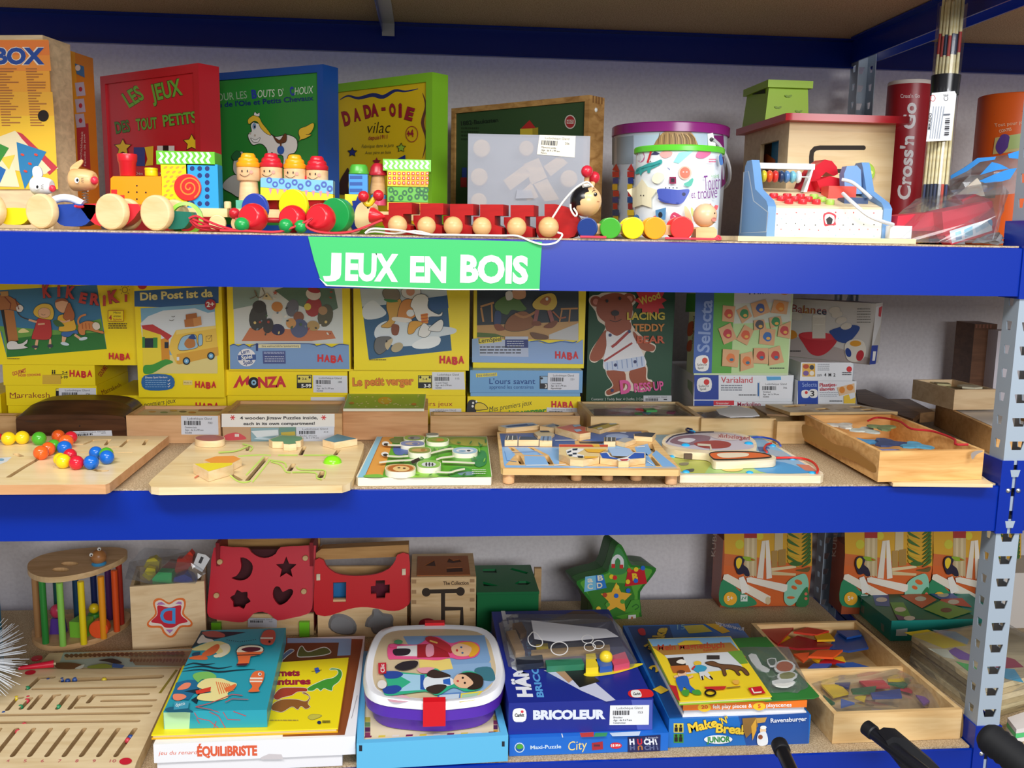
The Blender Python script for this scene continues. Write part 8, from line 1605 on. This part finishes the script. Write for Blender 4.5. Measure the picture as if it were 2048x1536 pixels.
A.poly('1800,640 1935,640 1935,830 1840,830',M('4a58b0'));A.blob('1048,702 1120,700 1122,772 1050,775',WHITE);A.text('Carkit',1055,748,1115,746,22,INK,.04);A.ell(1102,715,9,9,M('d83a4a'));A.text('BRICOLEUR',1172,762,1635,758,56,M('dfe6f4'),.06);A.ticket('1665,675 1915,672 1912,798 1660,800',153,('Bricoleur','Age : de 4 à 7 ans','Construction'),'eceef0');A.lines(1060,780,1108,786,1,M('9aa4d0'))
A=Art.lid(mb,F,H,b7);A.text('HÄMMER SET',1165,620,1060,70,92,M('e6eaf4'),.06,up=(-1,0));A.text('BRICOLEUR',1240,622,1165,250,44,M('58a0e0'),.04,up=(-1,0))
A.poly('1240,450 1380,430 1560,520 1700,640 1640,650 1480,580',M('c8cce4'));A.poly('1300,445 1370,440 1440,500 1400,530',M('b08a6a'));A.poly('1370,450 1500,440 1600,520 1470,560',M('17181c'));A.blob('1500,470 1640,430 1850,405 1858,420 1700,470 1540,490',M('e8d42c'));A.poly('1240,145 1430,70 1560,72 1690,130 1640,140 1300,170',M('6a5040'));A.blob('1790,580 1915,572 1935,618 1800,622',M('d8262c'));A.blob('1800,582 1850,578 1865,618 1810,620',WHITE);A.text('Carkit',1812,608,1860,606,16,INK,.03)
mb.build('game_box',None,'dark blue hammer set box beneath a bag of parts','game box');Zh=z+H
o2=thing('plastic_bag','clear plastic bag of wooden tool parts with white fruit drawings on the hammer set box','plastic bag')
def part_on(c,s,Z,th,m,label,cat='wooden piece',name='wooden_piece'):
 q=lie(c,s,Z+th);mb=MB();mb.solid([p-V((0,0,th-.0004))for p in q],q,m if not isinstance(m,str)else M(m,.35),.0012);mb.build(name,None,label,cat,'pieces bagged on the hammer set box')
for s,m,lb in(('1000,200 1060,190 1120,330 1060,340',wood('b8946a'),'left slanting wooden bar in the bag on the hammer set'),('1040,150 1100,140 1130,200 1090,220',wood('8f6a48'),'brown wooden cylinder piece in the bag on the hammer set'),('1160,320 1660,285 1665,305 1160,345',wood('c09a68'),'long wooden rod across the bag on the hammer set'),('1190,285 1265,275 1270,312 1195,318','e0c02c','yellow cube in the bag on the hammer set'),('1060,370 1230,350 1240,400 1070,415','1c2230','dark block in the bag on the hammer set'),('1510,345 1570,340 1590,430 1510,435','e8cc2c','yellow bar in the bag on the hammer set'),('1570,380 1660,340 1680,420 1600,430','2a58b0','blue block in the bag on the hammer set'),('1660,360 1760,330 1790,400 1690,420','d0506a','pink block in the bag on the hammer set'),('1250,385 1480,370 1500,410 1260,425','2f7a5a','green bar in the bag on the hammer set')):part_on(b7,s,Zh+.0004,.012,m,lb)
mb=MB();p=PZ(b7[0]+1638/3.2,b7[1]+385/3.2,Zh+.012);mb.ball(p+V((0,0,.006)),.0125,M('e8cc2c',.3),18);mb.build('yellow_ball',None,'yellow ball in the bag on the hammer set','ball')
hull=lie(b7,'945,150 1080,112 1300,150 1680,125 1740,180 1790,290 1845,400 1800,430 1500,440 1240,435 1040,430 1005,420 1020,260',Zh+.003)
mb=MB();film(mb,hull+[p+V((0,0,.022))for p in lie(b7,'1040,150 1650,150 1750,370 1060,390',Zh+.003)],CLEAR,.0025,2,31);mb.build('film',o2)
mb=MB();A=Art(mb,(0,0,Zh+.030),(0,0,1),b7);W2=M('f4f4f4',.5);A.poly('1160,130 1640,185 1720,235 1320,270 1180,250',M('d8dae2'))
A.line('1150,225 1170,205 1195,215 1215,240 1232,265 1225,290 1195,298 1160,290 1142,265 1140,240',6,W2,True,3);A.ring(1340,310,54,42,6,W2)
for x,y in((1535,300),(1590,285),(1520,250)):A.ring(x,y,36,26,5,W2)
mb.build('print',o2,'white paper and fruit outlines')
# make n break stack
F=upright(1337,.03,1619,.03,1470,Zs);H=F.px(1480,1434)[1];D=F.top(1254,1251,H)[1];L=F.L;mb=MB();mb.box(F,0,L,0,D,0,H,M('1c6fc4',.35),.0015);A=Art.front(mb,F,b8)
A.poly('600,590 960,572 955,728 640,739',M('1d4f9e'));A.rect(272,625,322,672,M('d8c84a'));A.rect(272,678,322,725,M('3f8a3a'));
for y in(650,700):
 for x in(285,308):A.ell(x,y-12,6,7,K);A.rect(x-8,y-4,x+8,y+18,K)
YK=M('f0cc3c');A.text('Make',350,672,498,640,46,YK,.04,out=K,ow=.025);A.text("'N'",510,632,552,620,34,YK,.03,out=K);A.text('Break',485,670,655,682,46,YK,.04,out=K,ow=.025);A.ell(498,707,72,22,M('eef0f4'));A.text('JUNiOR',440,722,560,718,28,M('2f8a4a'),.05);A.poly('620,600 690,595 700,640 640,700 625,660',M('8f6a34'));A.poly('690,598 745,595 735,620 695,625',M('c89a4a'));A.poly('665,640 690,600 692,660 672,712',M('e0a83a'));A.ell(725,660,16,20,M('e8c8a0'));A.ell(727,646,16,9,WHITE);A.blob('700,680 740,670 748,730 700,735',M('dfe4ea'));A.ell(712,695,12,12,M('8a4a2c'));A.text('Ravensburger',764,622,948,612,22,M('e8ecf4'),.02)
A=Art.lid(mb,F,H,b8);A.poly('40,135 250,130 400,590 250,598',M('184a8c'));A.text('Make',200,250,240,140,60,YK,.05,out=K,up=(-1,0));A.poly('320,130 420,125 470,160 350,170',M('d8c84a'));A.poly('430,120 500,120 560,160 520,170',M('e8b83a'));A.text('15',290,150,330,148,26,M('8fc8e0'));A.text('Ravensburger',625,158,480,122,-20,M('dfe6f2'),.01);A.blob('90,150 120,145 130,175 105,178',M('d82a3a'))
for i,t_ in enumerate(('1','2','3')):A.text(t_,205-i*0+(-25*i),475-i*110,245-25*i,455-i*110,44,YK,.05,out=K,up=(-.9,-.5))
mb.build('game_box',None,"blue game box with yellow title at the bottom of the horse book stack",'game box');z=Zs+H+.0004
F=upright(1366,.034,1613,.034,1420,z);Hb=.0265;L=F.L;Dd=F.top(1320,1285,Hb)[1];mb=MB();mb.box(F,0,L,0,Dd,0,.004,M('f0f0f2',.4));mb.box(F,.003,L-.003,.004,Dd,.004,.0125,M('c8ccd4',.6));mb.box(F,0,L,0,Dd,.0125,Hb-.001,M('f07a22',.4),.001);A=Art.front(mb,F,b8);A.ell(428,545,34,22,M('f6c82c'));A.text('20',412,552,446,550,18,M('d83a2c'),.03);A.text('felt play pieces &',470,550,670,545,20,WHITE,.02);A.ell(706,540,32,20,M('f6c82c'));A.text('5',700,548,714,547,20,M('d83a2c'),.03);A.text('playscenes',742,543,870,540,20,WHITE,.02)
mb.build('book',None,'orange spined felt pieces book beneath the horse picture book','book');z+=Hb+.0004
q=lie(b8,'570,195 740,186 1010,485 985,496 740,512 600,470',z+.0022);mb=MB();mb.solid([p-V((0,0,.0020))for p in q],q,M('2f7a34',.5),.001);mb.build('green_board',None,'green magnet board poking out beneath the horse picture book','board')
zb_=z+.0026;hull=lie(b8,'600,240 855,238 960,440 900,470 745,470 690,400',zb_+.001);o2=thing('plastic_bag','small clear bag of white edged magnets on the green board','plastic bag')
for i,(s,k)in enumerate((('650,280 690,275 720,330 760,350 740,362 690,340','e2e2de'),('780,345 800,312 850,305 890,330 870,365 810,368','b8603a'),('800,375 860,360 900,375 880,400 810,405','8a8a4a'),('770,410 840,400 890,415 850,440 790,435','dcdcd6'),('745,300 790,295 790,330 760,335','5a6a5a'))):
 q=lie(b8,smooth2(P2(s),2),zb_+.003+i*.0022);mb=MB();mb.solid([p-V((0,0,.002))for p in q],q,M('e8e8e4',.4));c=sum(q,V())/len(q);A=Art(mb,q[0],(0,0,1));mb.add([c+(p-c)*.78+V((0,0,.0003))for p in q][::-1 if(q[1]-q[0]).cross(q[5]-q[0]).z<0 else 1],[tuple(range(len(q)))],M(k));mb.build('magnet',None,'white edged picture magnet in the small clear bag','magnet','magnets in the small bag')
mb=MB();film(mb,hull+[p+V((0,0,.018))for p in lie(b8,'690,280 850,280 900,420 770,430',zb_)],CLEAR,.002,2,41);mb.build('film',o2)
z2=z+.0026;q=lie(b8,'140,196 560,184 770,488 300,514',z2+.0078);lo=[p-V((0,0,.0076))for p in q];c=sum(lo,V())/4;mb=MB();up3=lambda k:V((0,0,k))
mb.solid(lo,[p+up3(.002)for p in lo],M('8ab82c',.4));mb.solid([c+(p-c)*.985+up3(.002)for p in lo],[c+(p-c)*.985+up3(.0058)for p in lo],M('e8dcae',.6));mb.solid([p+up3(.0058)for p in lo],q,M('efd22a',.35));A=Art(mb,q[0],(0,0,1),b8)
A.poly('142,198 558,187 600,250 230,275 170,240',M('86b8e0'));A.poly('160,235 560,215 640,290 250,300',M('a87838'));A.poly('225,280 570,262 625,345 300,380 270,330',M('d4d8dc'));A.poly('545,262 615,255 650,320 610,325',M('6a9a3a'));A.text('Mein Magnetbuch',192,255,530,240,30,M('b8442c'),.02);A.text('Reiterhof',425,262,500,252,14,M('b8442c'));A.poly('290,222 330,205 400,205 420,222 300,230',M('e8c83a'))
A.poly('240,295 320,288 335,330 258,335',M('3a2a20'));A.poly('255,335 345,330 360,365 270,370',M('b8682c'));A.blob('285,315 310,300 335,312 320,325',M('efe8dc'));A.rect(440,280,505,300,M('3a3432'))
A.blob('432,318 470,310 510,325 580,330 630,345 655,375 640,380 615,355 600,362 610,378 598,380 575,355 535,350 540,378 525,382 510,345 460,332',M('6d4a30'),M('3a261a'),3);A.ell(393,320,20,12,M('e8c03a'));A.blob('365,345 400,328 440,340 425,362 400,370',M('3a9ac0'));A.line('365,352 380,335',9,M('c8302c'));A.poly('400,365 440,360 475,402 455,402 425,380 425,402 410,404',M('dcdcdc'));A.line('415,385 420,405',8,K);A.line('455,385 470,402',8,K)
A.ell(315,375,22,16,M('efc09a'));A.ell(310,364,20,9,M('6a3a22'));A.blob('285,395 340,385 355,430 385,460 360,470 325,440 315,470 295,440',M('2a62b8'));A.line('275,390 295,385',10,SKN);A.line('345,395 370,385',10,SKN);A.blob('312,460 350,455 345,485 320,482',M('4a9a3a'));A.blob('365,460 400,455 412,478 375,478',M('4a9a3a'));A.poly('425,440 540,436 530,452 450,458',M('c8302c'));A.ring(458,470,26,15,9,K);A.line('540,445 610,438',5,M('8a6a3a'));A.blob('570,410 600,405 600,425 580,425',M('e8b04a'));A.poly('648,445 715,436 738,472 670,480',M('c81e2c'));A.line('668,448 680,470 718,466',7,M('f0e8d8'))
A.poly('248,430 285,435 305,512 290,505',M('b8242c'));mb.build('book',None,'yellow picture book with a brown horse and a boy in blue','book')
# tangram tray
F=upright(1666,.026,1921,.030,1460,Zs);H=F.px(1790,1424)[1];L=F.L;bl=F.top(1504,1247,H);br=F.top(1711,1240,H);D=(bl[1]+br[1])/2;o=thing('wooden_tray','long two part pine tray of coloured mosaic pieces beside the front post','tray');sk=(bl[0]+br[0]-L)/2/D
F=Fr(F.o,F.u,(F.n+F.u*sk),(0,0,1));D*=math.hypot(1,sk);TW=wood('eccb94','dbb278');mb=tray(F,0,L,0,D,H,.009,TW,None,0,.005);A=Art.front(mb,F,b8)
A.blob('1690,600 1735,560 1738,680 1715,690',M('a8854f'));A.ell(1480,592,10,9,M('b88a4c'));A.ell(1490,680,5,16,M('c89a5c'),-.4);mb.build('tray',o)
mb=MB();yd=F.top(1690,1338,H*.85)[1];mb.box(F,.009,L-.009,yd,yd+.008,.005,H*.85,TW,.001);mb.build('divider',o)
for i,(s,c,h,lb)in enumerate((('705,150 880,140 800,222','b01c24',.026,'dark red triangle at the back of the tangram tray'),('880,160 950,138 1060,155 1000,175','d8422c',.03,'orange red diamond at the back of the tray'),('985,180 1060,165 1090,200 1000,202','f0b81e',.028,'yellow piece beside the orange red diamond'),('800,228 900,180 1080,225 1060,240 900,245','9c1a22',.022,'large dark red piece in the middle of the tray'),('1060,240 1100,160 1220,155 1260,240 1160,258','1f4a94',.02,'large blue piece at the right back of the tray'),('1100,155 1210,152 1225,175 1150,190','2456a8',.026,'small blue piece on the large blue one'),('800,215 850,180 865,190 830,225','f0c01e',.02,'yellow sliver beside the dark red triangle'),('880,272 960,265 955,290 930,310','e85a2c',.02,'orange triangle at the left side of the tray'),('955,285 1000,255 1130,252 1080,290','ee5a24',.022,'orange parallelogram before the divider'),('975,295 1020,290 1010,316','f0c01e',.012,'left yellow triangle before the divider'),('1070,290 1130,285 1145,312','f0c01e',.012,'right yellow triangle before the divider'),('1010,318 1050,290 1140,315','b01c24',.012,'dark red triangle before the divider'),('945,352 980,322 1075,320 1040,352','1c5ab4',.010,'left blue diamond at the divider'),('1090,318 1180,315 1270,340 1150,342','1c5ab4',.010,'right blue diamond at the divider'))):
 q=lie(b8,s,Zs+h+.022);mb=MB();mb.solid([p-V((0,0,.0045))for p in q],q,M(c,.35),.0006,1);mb.build('mosaic_piece',None,lb,'game piece','mosaic pieces in the tangram tray')
o2=thing('plastic_bag','clear plastic bag of coloured mosaic pieces in the front part of the tangram tray','plastic bag');rn=random.Random(14)
for i,(s,c)in enumerate((('1010,420 1100,410 1160,470 1080,490','f0cc1e'),('1090,420 1170,412 1160,445','1b2f7c'),('1200,400 1300,370 1370,440 1250,440','c8283c'),('1310,350 1400,370 1470,410 1360,405','f0cc1e'),('1170,450 1300,435 1290,470 1180,470','1f6a44'),('1270,470 1420,450 1430,490 1280,495','1b3f94'),('1420,450 1500,440 1480,465','c8283c'),('1190,490 1250,480 1240,510','f0cc1e'),('1360,420 1480,410 1440,440','1f6a44'),('1030,480 1090,520 1060,530','1f6a44'),('1500,480 1590,500 1540,530','7a4a9c'),('1120,500 1190,520 1120,540','4a6ab8'))):
 q=lie(b8,s,Zs+.018+.0025*(i%6));mb=MB();mb.solid([p-V((0,0,.004))for p in q],q,M(c,.35),.0006,1);mb.build('mosaic_piece',None,'mosaic piece inside the clear bag in the tangram tray','game piece','mosaic pieces in the clear bag')
mb=MB();film(mb,[F.p(a,b,.012)for a in(.012,L-.012)for b in(.012,yd-.004)]+lie(b8,'1000,420 1120,380 1400,352 1560,430 1630,470 1080,500',Zs+.046),CLEAR,.004,3,51);mb.build('film',o2)
# black rods of something standing in front of the rack
BK=M('15161a',.3);t=thing('black_tube','short black tube with a rubber cap below the horse book stack','tube');a=PY(1559,1490,-.10);b=PY(1600,1580,-.22)
mb=MB();mb.tube([a,b],.011,BK,18);mb.build('tube',t);mb=MB();d=(b-a).normalized();mb.lathe(a-d*.004,d,[(.010,0),(.0135,.002),(.0135,.022),(.012,.024)],M('101114',.5),18);mb.build('cap',t)
t=thing('black_tube','long black tube with a moulded grip in front of the tangram tray','tube');a=PY(1733,1455,-.10);b=PY(1880,1570,-.24);d=(b-a).normalized()
mb=MB();mb.tube([a,b],.0105,BK,18);mb.build('tube',t);mb=MB();mb.lathe(a-d*.003,d,[(.009,0),(.0125,.002),(.0125,.018),(.0105,.02)],M('101114',.5),18);mb.build('cap',t)
mb=MB();cut(vert(-.155),'1772,1482 1785,1474 1808,1476 1880,1536 1900,1570 1830,1570 1790,1520',.03,M('14151a',.55),.004,mb);mb.build('grip',t)
t=thing('ribbed_grip','black ribbed rubber grip at the lower right corner in front of the post','grip');a=PY(1966,1466,-.12);b=PY(2090,1560,-.22);d=(b-a);n=d.length;d.normalize();mb=MB()
pr=[(0,0),(.018,.002),(.024,.01)]+[(.024+(.0022 if i%2 else 0),.012+i*.006)for i in range(int(n/.006))];mb.lathe(a,d,pr,M('17181b',.65),24);mb.build('grip',t)
finish()
